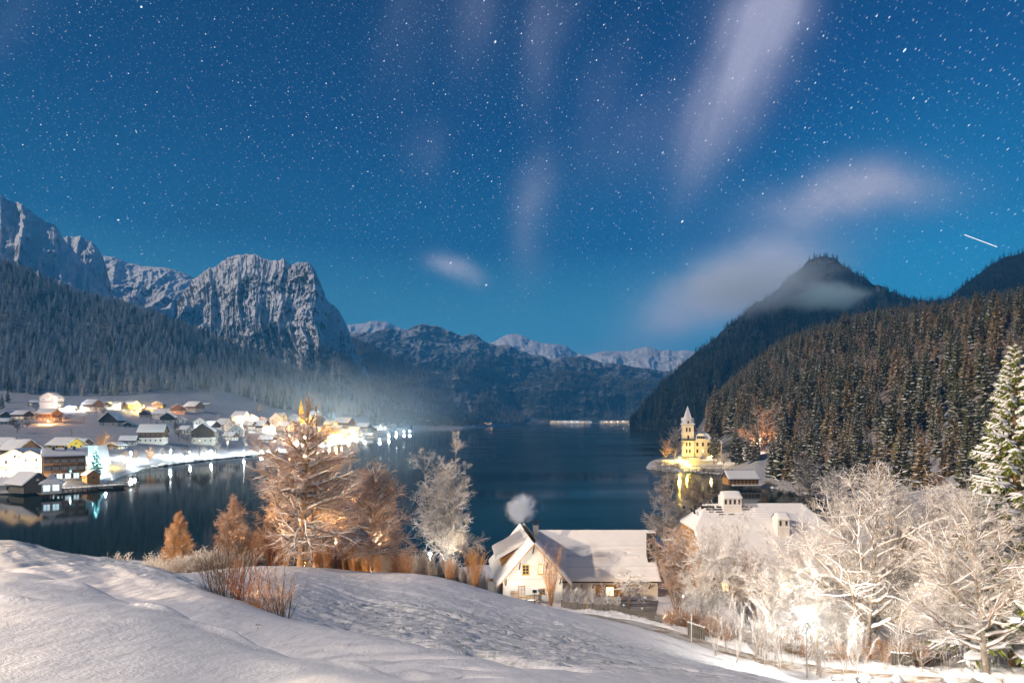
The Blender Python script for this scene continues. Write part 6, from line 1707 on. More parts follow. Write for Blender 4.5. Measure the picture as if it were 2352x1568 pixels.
# boathouse right of the villa
yb = 232.0
t = thing('boathouse', 'brown plank boathouse under a smooth snow roof on the cove below the wood', 'boathouse', (px(1700, yb), yb, 1.6), R(2))
gable_house(t, 12.2, 6.5, 2.6, 2.4, 'brown_wood', None, ov=.7, ovx=.5, wins=0, gwin=0, storeys=1, chim=(), near_=True, z0=-.2, snow=.3)
for k in range(24):
    mb = MB(); mb.box(-6.05 + k * .505, -5.6 + k * .505, -3.30, -3.26, -.15, 2.4); mb.obj('board', M['brown_wood' if k % 3 else 'orange_wood'], t)
for k in range(7):
    mb = MB(); mb.box(-6.14, -6.11, -3.0 + k * .85, -2.2 + k * .85, -.15, 2.4); mb.obj('board', M['orange_wood'], t)
mb = MB(); mb.box(-5, 6.6, -5.4, -3.32, -.35, -.15); dk = mb.obj('deck', M['weathered_wood'], t); mb = MB(); mb.box(-5, 6.6, -5.4, -3.32, -.149, .1); mb.obj('deck_snow', M['snow'], dk)
for k in range(6):
    mb = MB(); mb.cyl(-4.8 + k * 2.2, -5.2, -3, -.35, .12, n=6); mb.obj('pile', M['dark_wood'], t)
# trees round the villa
def plant_tree(me, dx, dy, y, hpx, label, group='trees round the villa', name='bare_tree', cat='tree', sx=1.0, base=16.0, L_=hill):
    x = (dx - CX) / F * y; z = H - (dy - HZ) / F * y
    t = thing(name, label, cat, (x, y, z), rng.uniform(0, 6), group)
    s = hpx / F * y / base; t.scale = (s * sx, s * sx, s)
    link('crown', me[0], t); link('trunk', me[1], t); return t
VB = [small_bare_mesh(500 + i, 16, 13, tw, 26, 10, 4, r=.045) for i, tw in enumerate(['snowy_twig', 'grey_twig', 'twig'])]
plant_tree(VB[1], 1549, 1066, 312, 82, 'spreading bare tree on the quay left of the villa')
plant_tree(VB[2], 1530, 1058, 318, 44, 'brown twiggy tree at the tip of the villa garden')
plant_tree(VB[2], 1751, 1056, 312, 112, 'wide bare tree glowing pinkish in lamplight right of the villa', sx=1.3)
plant_tree(VB[0], 1733, 1050, 318, 70, 'slim frosted tree beside the pinkish lamp-lit tree')
plant_tree(VB[0], 1705, 1066, 300, 36, 'low frosted tree at the water right of the villa', sx=1.5)
plant_tree(VB[0], 1662, 1072, 300, 36, 'snow-covered rounded shrub tree before the villa thujas', sx=1.5)
for (dx, dy, y, hp, lb) in ((1636, 1050, 318, 60, 'dark thuja at the right front corner of the villa'), (1648, 1052, 316, 62, 'second dark thuja right of the villa'), (1640, 1054, 312, 44, 'short dark thuja before the pair right of the villa')):
    plant_tree(SPR[3], dx, dy, y, hp, lb, name='thuja_tree', cat='thuja', sx=1.25, base=22.0)
for (dx, dy, y, hp, i, lb) in ((1690, 1064, 300, 86, 2, 'snowy spruce between the villa thujas and the lamp-lit tree'), (1718, 1060, 290, 60, 0, 'young snowy spruce left of the lamp-lit tree'), (1712, 1048, 320, 90, 1, 'tall snowy spruce behind the young one'),
                               (1775, 1100, 252, 100, 0, 'snowy spruce above the right end of the boathouse'), (1798, 1112, 240, 120, 2, 'large snowy spruce right of the boathouse'), (1830, 1122, 225, 112, 1, 'large drooping spruce at the cove corner'),
                               (1872, 1140, 214, 130, 0, 'snowy spruce behind the cove corner spruce'), (1915, 1150, 210, 140, 2, 'broad snowy spruce over the cove bank')):
    plant_tree(SPR[i], dx, dy, y, hp, lb, name='spruce_tree', cat='spruce tree', base=22.0, sx=1.1)
for (dx, dy, y, hp, k, lb) in ((1860, 1150, 205, 96, 1, 'bushy frosted tree on the bank right of the boathouse'), (1925, 1165, 190, 90, 0, 'bare frosted tree low on the cove bank'), (1800, 1140, 215, 40, 0, 'low snowy brush beside the boathouse slip'), (1835, 1148, 205, 46, 0, 'second snowy brush on the cove bank')):
    plant_tree(VB[k], dx, dy, y, hp, lb, group='frosted trees on the cove bank', sx=1.3)
sb = [shrub_mesh('foliage', 600 + i, 2.6, 3.0, 60, 'snowy_twig', 4, up=.02, snow=1.0, r=.03, lean=1.0, K=5) for i in range(3)]
g_ = np.random.default_rng(5)
for k in range(46):
    dx = g_.choice([g_.uniform(1505, 1560), g_.uniform(1600, 1700), g_.uniform(1745, 1960)])
    Y, Z = hill.prof(dx); y = Y[0, 1] + g_.uniform(1, 9); x = px(dx, y)
    o = link('shore_shrub', sb[k % 3], None, (x, y, float(hill.z(x, y)[0])), g_.uniform(0, 6)); o.scale = [g_.uniform(.6, 1.3)] * 3
    tag(o, 'low snow-dusted shrub on the bank of the cove by the villa', 'shrub', 'shrubs along the cove bank')
for k in range(70):
    dx = g_.choice([g_.uniform(1498, 1600), g_.uniform(1620, 1720), g_.uniform(1750, 1990)])
    Y, Z = hill.prof(dx); y = Y[0, 1] + g_.uniform(-.5, 1.5); x = px(dx, y)
    o = link('shore_stone', STN[k % 5], None, (x, y, max(.1, float(hill.z(x, y)[0]))), g_.uniform(0, 6)); s = g_.uniform(.5, 1.2); o.scale = (s * 1.4, s, s)
    tag(o, 'snowy stone at the waterline of the cove by the villa', 'stone', 'stones along the cove')

# ------------------------------------------------------------------ farmhouse
t = thing('farmhouse', 'white gabled farmhouse with yellow-framed windows and thick snow on its roof', 'house', (px(1224, 75), 75, 4.0), R(-84))
fw, fl_ = 7.9, 11.5
def farm():
    # local: +x end faces the viewer, ridge along x
    h, rise = 3.1, 4.5
    t.location = (px(1224, 75), 75, 4.0)
    mb = MB(); mb.prism([(-fw / 2, -2.5), (fw / 2, -2.5), (fw / 2, h), (0, h + rise), (-fw / 2, h)], -fl_, 0, 'x'); mb.obj('wall', M['white_plaster'], t)
    mb = MB(); mb.box(.002, .05, -fw / 2, fw / 2, 2.85, 2.95); mb.obj('string_course', M['cream_plaster'], t)
    ov = 1.0; sl = rise / (fw / 2); tk = .22; xa, xb = -fl_ - .6, 1.1
    zr = h + rise + .05
    mb = MB()
    for s in (-1, 1):
        ye = s * (fw / 2 + ov); ze = h - ov * sl + .05
        mb.hexa([(xa, 0, zr), (xb, 0, zr), (xb, ye, ze), (xa, ye, ze), (xa, 0, zr + tk), (xb, 0, zr + tk), (xb, ye, ze + tk), (xa, ye, ze + tk)])
    rf = mb.obj('roof', M['orange_wood'], t)
    prt = []
    for s in (-1, 1):
        ye = s * (fw / 2 + ov); ze = h - ov * sl + .05
        snow_slab(prt, (xa, 0, zr + tk), (xb, 0, zr + tk), (xb, ye, ze + tk), (xa, ye, ze + tk), .42, 18, 12, .25, seed=4, edge=.35)
    V, Q, m = merge(prt); link('roof_snow', mesh_np('roof_snow', V, Q, None, [M['snow']]), rf)
    for s in (-1, 1):
        for k in range(3):
            yy = s * (.0 if k == 0 else (fw / 2) * k / 2.2); zz = h + rise - abs(yy) * sl - .2
            mb = MB(); mb.bar((.05, yy, zz - 1.1), (1.0, yy, zz - .05), .12); mb.obj('roof_bracket', M['brown_wood'], t)
    for (yy, zz, w_, h_, lit_, fr) in ((-.95, 3.55, .95, 1.3, None, 'window_yellow'), (1.05, 3.55, .7, 1.3, 'lit_window', 'window_yellow'), (-1.5, .55, .95, 1.55, 'curtain', 'orange_wood'), (1.25, .9, .75, .75, None, 'orange_wood')):
        window(t, .005, yy, zz, w_, h_, PI / 2, lit_, fr, 3)
    # shed dormer on the far slope
    s = -1
    y_a, y_b = -.7, -fw / 2 - .2
    za, zb = h + rise - .7 * sl + .3, h + 1.9
    mb = MB(); mb.hexa([(-8.5, y_a, za - 1.0), (-2.4, y_a, za - 1.0), (-2.4, y_b + .3, h - .2), (-8.5, y_b + .3, h - .2), (-8.5, y_a, za), (-2.4, y_a, za), (-2.4, y_b + .3, zb), (-8.5, y_b + .3, zb)]); dm = mb.obj('dormer', M['orange_wood'], t)
    prt = []; snow_slab(prt, (-9.0, y_a + .2, za + .25), (-1.9, y_a + .2, za + .25), (-1.9, y_b - .6, zb + .05), (-9.0, y_b - .6, zb + .05), .42, 12, 6, .2, edge=.3)
    V, Q, m = merge(prt); link('roof_snow', mesh_np('roof_snow', V, Q, None, [M['snow']]), dm)
    for k in range(3): window(dm, -7.6 + k * 2.1, y_b + .29, h + .35, 1.0, 1.2, 0, None, 'window_yellow', 2)
    mb = MB(); mb.box(-5.6, -4.9, .8, 1.5, h + 2.5, h + rise + 1.5); c_ = mb.obj('chimney', M['grey_metal'], t)
    mb = MB(); mb.box(-5.7, -4.8, .7, 1.6, h + rise + 1.5, h + rise + 1.6); mb.bar((-5.6, .8, h + rise + 1.6), (-5.6, .8, h + rise + 2.0), .06); mb.bar((-4.9, 1.5, h + rise + 1.6), (-4.9, 1.5, h + rise + 2.0), .06); mb.box(-5.7, -4.8, .7, 1.6, h + rise + 2.0, h + rise + 2.08); mb.obj('chimney_hood', M['dark_metal'], c_)
    mb = MB(); mb.cyl(.3, -fw / 2 - .1, -1, h - .4, .06, n=8); mb.obj('drainpipe', M['brown_wood'], t)
farm()
# long wing behind, ridge across the view
wy0, wy1 = 80.0, 87.0
t = thing('farm_wing', 'long low farm wing under one broad sagging grey snow roof beside the white gable', 'farm building', (px(1365, wy0), wy0, 3.0), 0)
xa, xb = px(1236, wy0) - t.location.x, px(1520, wy0) - t.location.x
def wing():
    ze, zr = zq(1334, 80) - 3.0, zq(1221, 87) - 3.0
    mb = MB(); mb.prism([(0.6, -1.5), (13.4, -1.5), (13.4, ze), (7, zr - .3), (.6, ze)], xa + .4, xb - .4, 'x'); mb.obj('wall', M['cream_plaster'], t)
    mb = MB()
    for (ye, s) in ((0, 1), (14, 1)):
        mb.hexa([(xa, 7, zr - .2), (xb, 7, zr - .2), (xb, ye, ze - .25), (xa, ye, ze - .25), (xa, 7, zr), (xb, 7, zr), (xb, ye, ze - .05), (xa, ye, ze - .05)])
    rf = mb.obj('roof', M['dark_wood'], t)
    prt = []
    U, Vv = np.meshgrid(np.linspace(0, 1, 120), np.linspace(0, 1, 60), indexing='ij')
    X = xa + (xb - xa) * U; Yl = 7 - 7 * Vv; Z = zr + (ze - .05 - zr) * Vv
    e = np.clip(np.minimum(np.minimum(U, 1 - U) / .02, (1 - Vv) / .05), 0, 1)
    hh_ = .34 * np.sqrt(1 - (1 - e) ** 2)
    def band(v0, w_): return np.exp(-((Vv - v0 - .012 * np.sin(U * 5)) / w_) ** 2)
    hh_ = hh_ + .10 * band(.37, .018) + .08 * band(.78, .018) + .09 * band(.57, .018) * (np.sin(U * 26) > -.2)
    for (u0, v0) in ((.27, .50), (.44, .47), (.62, .47), (.76, .47)):
        hh_ = hh_ - .22 * np.exp(-(((U - u0) / .018) ** 2 + ((Vv - v0) / .02) ** 2)) + .12 * np.exp(-(((U - u0) / .028) ** 2 + ((Vv - v0 + .035) / .02) ** 2))
    hh_ = hh_ + .04 * fbm(X * .5, Yl * .8, o=3, seed=61) * e
    P = np.stack([X, Yl - .5 * hh_ * .6, Z + hh_], -1).reshape(-1, 3)
    i, j = np.meshgrid(np.arange(119), np.arange(59), indexing='ij'); k = (i * 60 + j).ravel()
    link('roof_snow', mesh_np('roof_snow', P, np.stack([k, k + 60, k + 61, k + 1], -1), None, [M['snow']]), rf)
    prt = []; snow_slab(prt, (xa, 7, zr), (xb, 7, zr), (xb, 14, ze - .05), (xa, 14, ze - .05), .34, 10, 6, .2)
    V, Q, m = merge(prt); link('roof_snow', mesh_np('roof_snow', V, Q, None, [M['snow']]), rf)
    mb = MB(); mb.cyl(0, 0, 0, .01, .1, n=4)
    mb = MB(); mb.box(px(1489, 82) - t.location.x, px(1505, 82) - t.location.x, 2.2, 3.2, ze + .3, zq(1224, 82) - 3); c_ = mb.obj('chimney', M['dark_tile'], t)
    mb = MB(); mb.box(px(1488, 82) - t.location.x, px(1506, 82) - t.location.x, 2.1, 3.3, zq(1224, 82) - 3, zq(1222, 82) - 3 + .1); mb.obj('snow_cap', M['snow'], c_)
    for k in range(7):
        xx = px(1335 + k * 26, 80.5) - t.location.x
        mb = MB(); mb.bar((xx, .55, ze - 1.2), (xx, -.3, ze - .35), .14); mb.obj('roof_bracket', M['brown_wood'], t)
    # lit arched shelter
    xs, xe = px(1368, 80.5) - t.location.x, px(1432, 80.5) - t.location.x
    mb = MB(); mb.box(xs, xe, .5, .59, -.6, 1.55); mb.obj('open_shelter_back', M['orange_wood'], t)
    window(t, xs + 2.0, .49, -.1, 1.3, 1.5, 0, 'lit_window', 'orange_wood', 0)
wing()
mb = MB()
t = thing('farm_shed', 'small gabled shed roof peeping up behind the right end of the farm wing', 'shed', (px(1486, 97), 97, 2.5), R(86))
gable_house(t, 7, 5.2, 3.6, 1.9, 'weathered_wood', None, ov=.5, ovx=.5, wins=0, gwin=0, storeys=1, chim=(), near_=True)
# barn with the half-hipped roof
def barn():
    t = thing('big_barn', 'large barn with a broad snow-covered half-hipped roof and weathered board gable', 'barn', (27, 78, 4.0), R(0))
    L, D, ze, zr = 19.5, 17.0, 3.0, 10.8
    hz = 7.7; hy = D / 2 * (1 - (hz - ze) / (zr - ze)); 
    mb = MB(); mb.prism([(0, -2), (D, -2), (D, ze), (D - (D / 2) * (hz - ze) / (zr - ze), hz), ((D / 2) * (hz - ze) / (zr - ze), hz), (0, ze)], 0, L, 'x'); mb.obj('wall', M['pale_wood'], t)
    e = .5; sl = (zr - ze) / (D / 2)
    yh = (D / 2) * (hz - ze) / (zr - ze)
    ins = 2.3
    ov = .8
    prt = []
    # front and back slope as snow, with shingle courses showing near the ridge
    for s in (0, 1):
        U, Vv = np.meshgrid(np.linspace(0, 1, 170), np.linspace(0, 1, 110), indexing='ij')
        yy = D / 2 - (D / 2 + ov) * Vv; zz = zr - sl * (D / 2 - yy)
        left = np.where(zz > hz, -e + (ins + e) * (zz - hz) / (zr - hz), -e)
        xx = left + (L - 2 * left) * U
        eg = np.clip(np.minimum(np.minimum(U, 1 - U) / .02, (1 - Vv) / .03), 0, 1)
        hh_ = .30 * np.sqrt(1 - (1 - eg) ** 2) * (1 + .25 * fbm(xx * .5, yy * .5, o=3, seed=71))
        bare = np.clip(1 - ((xx - 5.0) / 7.5) ** 2, 0, 1) * np.clip(1 - Vv / .30, 0, 1)
        course = (zz * 3.2) % 1.0
        hh_ = hh_ - bare * (.10 + .16 * (course < .35))
        hh_ = np.maximum(hh_, .03)
        y2 = yy if s == 0 else D - yy
        sgn = -1 if s == 0 else 1
        P = np.stack([xx, y2 + sgn * hh_ * .5, zz + hh_ * .8 + .2], -1).reshape(-1, 3)
        i, j = np.meshgrid(np.arange(169), np.arange(109), indexing='ij'); k = (i * 110 + j).ravel()
        prt.append((P, np.stack([k, k + 110, k + 111, k + 1], -1), 0))
        if s == 0: surf = (xx, yy, zz)
    V, Q, m = merge(prt); rs = link('roof_snow', mesh_np('roof_snow', V, Q, None, [M['snow']]), t)
    for s in (0, 1):
        xs_ = 0 if s == 0 else L; dr_ = 1 if s == 0 else -1
        pr2 = []; snow_slab(pr2, (xs_ + dr_ * ins, D / 2 + .05, zr + .1), (xs_ + dr_ * ins, D / 2 - .05, zr + .1), (xs_ - dr_ * e, yh - .1, hz + .1), (xs_ - dr_ * e, D - yh + .1, hz + .1), .32, 10, 8, .2)
        V, Q, m = merge(pr2); link('hip_snow', mesh_np('hip_snow', V, Q, None, [M['snow']]), t)
    mb = MB()
    mb.hexa([(-e, -ov, ze - sl * ov), (L + e, -ov, ze - sl * ov), (L + e, yh, hz), (-e, yh, hz), (-e, -ov, ze - sl * ov + .18), (L + e, -ov, ze - sl * ov + .18), (L + e, yh, hz + .18), (-e, yh, hz + .18)]); mb.obj('roof', M['dark_tile'], t)
    # vertical boards of the gable facing the lake
    n = 44
    for k in range(n):
        ya = k * D / n; yc_ = ya + D / n / 2
        top = min(hz, ze + min(yc_, D - yc_) * sl) - .12
        if top < .5: continue
        mb = MB(); dd = .05 + .04 * ((k * 7) % 3)
        mb.box(-dd, -.004, ya + .03, ya + D / n - .03, -1.2, top); mb.obj('board', M['orange_wood' if (k * 5) % 4 else 'pale_wood'], t)
    # tiles where the wind has swept the ridge
    g = np.random.default_rng(8)
    tm = None
    for k in range(150):
        cx_ = 5.0 + g.normal() * 1.9; v = abs(g.normal()) * .08 + .02
        yy = D / 2 - (D / 2 + ov) * v; row = int(yy * 3.0); yy = row / 3.0; zz = zr - sl * (D / 2 - yy)
        if tm is None:
            b_ = MB(); b_.hexa([(-.16, -.2, -.24), (.16, -.2, -.24), (.16, .16, .16), (-.16, .16, .16), (-.16, -.24, -.16), (.16, -.24, -.16), (.16, .12, .22), (-.16, .12, .22)]); tm = b_.mesh('roof_tile', M['dark_tile'])
        o = link('roof_tile', tm, t, (round(cx_ / .34) * .34, yy, zz + .34))
    # ventilation turrets
    for (cx_, cy_, w_, d_, h_, zb, nm) in ((px(1675, 86.5) - 27, D / 2 - .2, 2.7, 2.2, 2.2, zr - .8, 4), (px(1794, 82.5) - 27, 4.6, 1.7, 1.7, 3.0, ze + sl * 4.6 - .6, 2)):
        c_ = link('roof_turret', None, t, (cx_, cy_, zb))
        mb = MB(); mb.prism([(-d_ / 2, 0), (d_ / 2, 0), (d_ / 2, h_), (0, h_ + .7), (-d_ / 2, h_)], -w_ / 2, w_ / 2, 'x'); mb.obj('turret_wall', M['white_plaster'], c_)
        p3 = []
        for s in (-1, 1): snow_slab(p3, (-w_ / 2 - .15, 0, h_ + .75), (w_ / 2 + .15, 0, h_ + .75), (w_ / 2 + .15, s * (d_ / 2 + .2), h_ - .05), (-w_ / 2 - .15, s * (d_ / 2 + .2), h_ - .05), .2, 6, 4, .4)
        V, Q, m = merge(p3); link('turret_snow', mesh_np('turret_snow', V, Q, None, [M['snow']]), c_)
        for k in range(nm):
            xx = -w_ / 2 + (k + .5) * w_ / nm
            b_ = MB(); b_.box(xx - .16, xx + .16, -d_ / 2 - .012, -d_ / 2 + .1, h_ - .95, h_ - .25); b_.obj('turret_opening', M['dark_tile'], c_)
        b_ = MB(); b_.box(-w_ / 2 - .05, w_ / 2 + .05, -d_ / 2 - .05, d_ / 2 + .05, h_ - 1.15, h_ - 1.05); b_.obj('turret_sill', M['white_paint'], c_)
    for (xx, w_, lt) in ((2.2, 1.2, 'lit_window'), (7.5, 1.0, None), (10.5, 1.2, 'lit_window'), (14.5, 1.0, None)):
        window(t, xx, -.01, .3, w_, 1.5, 0, lt, 'orange_wood', 2)
barn()
# smoke over the farmhouse chimney
def volume_blob(name, label, loc, size, density, col, scale, anis=0.0, seed=0.0, soft=0.0, cat='smoke', thr=0.45, lean=(0, 0, 0), w_=None):
    mb = MB(); mb.sphere((0, 0, 0), 1.0, 24, 14)
    m = bpy.data.materials.new(name); m.use_nodes = True
    g = NT(m.node_tree); out = g.n('ShaderNodeOutputMaterial'); v = g.n('ShaderNodeVolumePrincipled')
    p = opos(g)
    r2 = g.vm('DOT_PRODUCT', p, p)
    n = g.noise(g.vm('ADD', g.vm('MULTIPLY', p, (scale, scale, scale)), (seed, seed, 0)), 1.0, 4, 0.55, 0.8)
    fall = g.m('SUBTRACT', 1.0, g.step(g.m('SQRT', r2), soft, 1.0))
    dn = g.m('MULTIPLY', g.step(g.m('ADD', n, g.m('MULTIPLY', g.m('SUBTRACT', fall, .5), .55)), thr, thr + .35), fall)
    v.inputs['Color'].default_value = rgba(col); v.inputs['Anisotropy'].default_value = anis
    g.link(g.m('MULTIPLY', dn, density), v.inputs['Density']); g.link(v.outputs[0], out.inputs['Volume'])
    m.cycles.volume_sampling = 'MULTIPLE_IMPORTANCE'
    o = mb.obj(name, m, None, loc, kind='stuff'); o.scale = size; o['label'] = label
    return o
volume_blob('chimney_smoke', 'pale bluish puff of smoke drifting above the farmhouse chimney', (px(1198, 92), 92, zq(1166, 92)), (4.8, 4.2, 4.8), 2.2, (.78, .87, 1.0), 2.0, anis=-.3, thr=.46)
volume_blob('cloud_on_peak', 'thin cloud bank lying across the shoulder of the pointed mountain', (px(1730, 1350), 1350, zq(655, 1350)), (300, 260, 105), .007, (.80, .90, 1.0), 1.3, anis=-.3, soft=.0, thr=.26)
volume_blob('peak_cloud_tail', 'bluish wisp of cloud in front of the pointed peak', (px(1905, 1330), 1330, zq(680, 1330)), (140, 130, 62), .016, (.72, .95, 1.0), 1.1, anis=-.3, soft=.0, thr=.32, seed=4)
volume_blob('village_mist', 'thin luminous mist lying over the lamp-lit village and its lakefront', (px(760, 900), 900, 45), (380, 480, 115), .0008, (.78, .92, 1.0), 1.1, soft=.0, thr=.25, seed=9)
# streak of light in the sky
a = Vector(W(2215, 539, 9000)); b = Vector(W(2290, 567, 9000))
mb = MB(); mb.bar(a, b, 7.0); o = mb.obj('meteor', M['light_trail']); tag(o, 'thin white streak of light low in the sky above the wooded ridge', 'meteor')
# ------------------------------------------------------------------ lamps of the foreground
def nz(x, y): return float(near.z(x, y)[0])
def near_lamp(dx, y, colour, watts, label, h, head, r=.16, name='street_lamp', cat='street lamp', lift=0.0):
    x = px(dx, y)
    return lamp((x, y, nz(x, y)), colour, watts / VGAIN, label, h, head, None, name, r=r, cat=cat, lift=lift)
VG = VGAIN
t = thing('street_lamp', 'white street lamp with glaring round head beside the road at the lower right', 'street lamp', (px(1853, 44), 44, nz(px(1853, 44), 44)))
mb = MB(); mb.cyl(0, 0, -.5, 1.2, .075, .07, 10); mb.cyl(0, 0, 1.2, 4.25, .045, .04, 8); mb.obj('pole', M['grey_metal'], t, smooth=True)
mb = MB(); mb.cyl(0, 0, 4.25, 4.36, .12, .16, 14); mb.obj('collar', M['grey_metal'], t)
mb = MB(); mb.sphere((0, 0, 4.55), (.27, .27, .17), 16, 8); mb.obj('lamp_head', M['lamp_white'], t, smooth=True)
mb = MB(); mb.sphere((0, 0, 4.80), (.30, .30, .09), 14, 6); mb.obj('snow_cap', M['snow'], t, smooth=True)
ld = bpy.data.lights.new('lamp_light', 'POINT'); ld.energy = 4200; ld.color = (1.0, .93, .84); ld.shadow_soft_size = .28
lo = bpy.data.objects.new('lamp_light', ld); COL.objects.link(lo); lo.parent = t; lo.location = (0, 0, 5.15)
near_lamp(988, 84, (1, .94, .86), 7000, 'street lamp glaring among the white reeds left of the farmhouse', 3.9, 'lamp_white', r=.24)
for (dx, y, tx, ty, tz, wt, lb) in ((640, 76.5, px(690, 72), 72, 22, 42000, 'added fill light left of the tallest tree pointing up its boughs'), (770, 77, px(720, 73), 74, 22, 26000, 'added fill light between the two big trees pointing up'),  # spots added to light the boughs, no such fixtures are known here
                                 (880, 80, px(850, 78), 78, 16, 20000, 'added fill light right of the wide bare tree pointing up'), (430, 73, px(402, 71), 71, 14, 9000, 'added fill light beside the golden tree'), (560, 75, px(532, 74), 74, 15, 9000, 'added fill light beside the brown conical tree'),
                                 (1050, 88, px(1022, 91), 90, 22, 5000, 'added fill light under the fan-shaped pale tree')):
    x = px(dx, y); t = thing('floodlight', lb, 'floodlight', (x, y, nz(x, y)), 0)
    mb = MB(); mb.cyl(0, 0, -.3, 3.35, .04, n=6); mb.obj('stand', M['dark_metal'], t)
    mb = MB(); mb.box(-.15, .15, -.1, .1, 3.35, 3.5); mb.obj('housing', M['dark_metal'], t)
    ld = bpy.data.lights.new('spot_light', 'SPOT'); ld.energy = wt; ld.color = (1, .72, .46) if dx < 1000 else (1, .93, .85); ld.spot_size = R(95); ld.spot_blend = .6; ld.shadow_soft_size = .12
    lo = bpy.data.objects.new('spot_light', ld); COL.objects.link(lo); lo.parent = t; lo.location = (0, 0, 3.6)
    lo.rotation_euler = (Vector((x, y, nz(x, y) + 3.6)) - Vector((tx, ty, tz))).to_track_quat('Z', 'Y').to_euler()
near_lamp(700, 78.5, (1, .68, .38), 1500, 'added low orange lamp at the foot of the tall bare tree', .9, 'lamp_orange', .12, 'garden_lamp', 'garden lamp')  # this and the next three low lamps are added to light the trees
near_lamp(590, 77, (1, .66, .36), 1000, 'added low orange lamp among the brown shrubs', .8, 'lamp_orange', .12, 'garden_lamp', 'garden lamp')
near_lamp(400, 73, (1, .66, .34), 3000, 'added low orange lamp beneath the golden conical tree', .8, 'lamp_orange', .12, 'garden_lamp', 'garden lamp')
near_lamp(850, 77.5, (1, .74, .50), 2000, 'added low warm lamp in front of the wide bare tree', .7, 'lamp_warm', .12, 'garden_lamp', 'garden lamp')
for (x, y, h_, wt, lb) in ((-17, -15, 8, 100000, 'unseen street lamp added behind the viewer to light the foreground, left one'), (16, -8, 8, 72000, 'unseen street lamp added behind the viewer to light the foreground, right one'), (-68, -12, 10, 2100000, 'tall mast lamp far behind the viewer beside the lane')):  # unseen lamps added behind the viewer to light drifts and trees
    lamp((x, y, nz(x, y)), (1, .84, .68) if x > -50 else (1, .72, .46), wt / VGAIN, lb, h_, 'lamp_warm', 'unseen added lamps round the viewpoint', r=.2)
near_lamp(2105, 64, (1, .58, .28), 7000, 'warm courtyard lamp behind the frosted trees by the barn', 3.4, 'lamp_warm', .16)
near_lamp(1900, 69, (1, .70, .42), 3500, 'warm yard lamp near the right end of the barn', 3.0, 'lamp_warm', .14)
near_lamp(2470, 37, (1, .88, .74), 8000, 'unseen lamp added beyond the right edge to light the large green spruce', 5.0, 'lamp_warm', .16)  # added out of view to light the large spruce
near_lamp(1568, 66, (1, .66, .32), 8000, 'small warm lamp lighting the board gable of the barn', 2.4, 'lamp_warm', .12)
near_lamp(1400, 77.5, (1, .5, .2), 300, 'orange wall lamp in the farm shelter', 1.5, 'lamp_orange', .08, 'garden_lamp', 'garden lamp')

# ------------------------------------------------------------------ tall lit trees along the field edge
def edge(dx, y): x = px(dx, y); return (x, y, nz(x, y))
bare_tree('bare_tree', 'tallest bare tree, orange-lit twin trunk with long level snowy boughs', edge(690, 72), 21.6, 11, trunk_r=.42, n_limb=66, limb_t=(.14, .985), limb_len=.30,
          shape=[(0, .9), (.25, 1.1), (.52, 1.0), (.68, .66), (.82, .38), (1, .16)], limb_ang=[(0, 90), (.4, 76), (.75, 56), (1, 20)], limb_up=.035, n2=12, n3=6, n4=1, flat=.5, wob=.16,
          len2=.36, len3=.42, twig='twig', limb='snowy_limb', twig_r=.019, snow=1.7, br_r=1.4)
bare_tree('bare_tree', 'slender second stem rising right beside the tallest orange-lit tree', edge(712, 73), 20.8, 12, trunk_r=.22, n_limb=30, limb_t=(.3, .985), limb_len=.20,
          shape=[(0, 1.0), (.5, .8), (.8, .55), (1, .22)], limb_ang=[(0, 70), (.5, 50), (1, 20)], limb_up=.05, n2=10, n3=6, n4=1, twig='twig', twig_r=.018, snow=1.5, br_r=1.6)
bare_tree('bare_tree', 'wide bare tree with orange-brown twigs right of the tallest one', edge(848, 78), 14.8, 13, trunk_r=.34, n_limb=40, limb_t=(.16, .97), limb_len=.36,
          shape=[(0, .95), (.25, 1.12), (.55, .85), (.8, .55), (1, .28)], limb_ang=[(0, 82), (.5, 62), (1, 25)], limb_up=.05, n2=13, n3=8, n4=2, flat=.35, len3=.5, twig='twig', twig_r=.016, snow=1.6, bark='pale_bark', br_r=1.7)
bare_tree('bare_tree', 'fan-shaped pale bare tree with forked trunk standing alone against the dark lake', edge(1022, 91), 22.0, 14, trunk_r=.46, stems=6, stem_spread=.085, n_limb=84, limb_t=(.14, .97), limb_len=.22,
          shape=[(0, 1.0), (.3, 1.1), (.6, .95), (.85, .8), (1, .6)], limb_ang=[(0, 76), (.35, 58), (.7, 38), (1, 22)], limb_up=.06, n2=15, n3=6, n4=2, flat=.0, len2=.34, twig='snowy_twig', limb='snowy_limb_heavy', bark='pale_bark', twig_r=.020, snow=1.6, wob=.17, br_r=1.5)
bare_tree('bare_tree', 'brown bushy conical tree left of the tallest orange-lit tree', edge(532, 74), 9.6, 15, trunk_r=.20, n_limb=52, limb_t=(.08, .985), limb_len=.30,
          shape=[(0, .8), (.2, 1.0), (.5, .85), (.8, .5), (1, .14)], limb_ang=[(0, 68), (.4, 45), (1, 15)], limb_up=.12, n2=12, n3=8, n4=2, flat=.0, twig='twig', limb='bark', twig_r=.017, snow=1.0, br_r=1.4)
bare_tree('golden_tree', 'small conical tree glowing golden orange above the frosted bushes', edge(402, 71), 7.6, 16, trunk_r=.13, n_limb=56, limb_t=(.05, .99), limb_len=.30,
          shape=[(0, 1.0), (.2, 1.0), (.5, .72), (.8, .40), (1, .10)], limb_ang=[(0, 70), (.4, 50), (1, 18)], limb_up=.10, n2=13, n3=9, n4=2, flat=.0, len3=.5, twig='golden_twig', limb='snowy_limb', twig_r=.021, snow=.8)
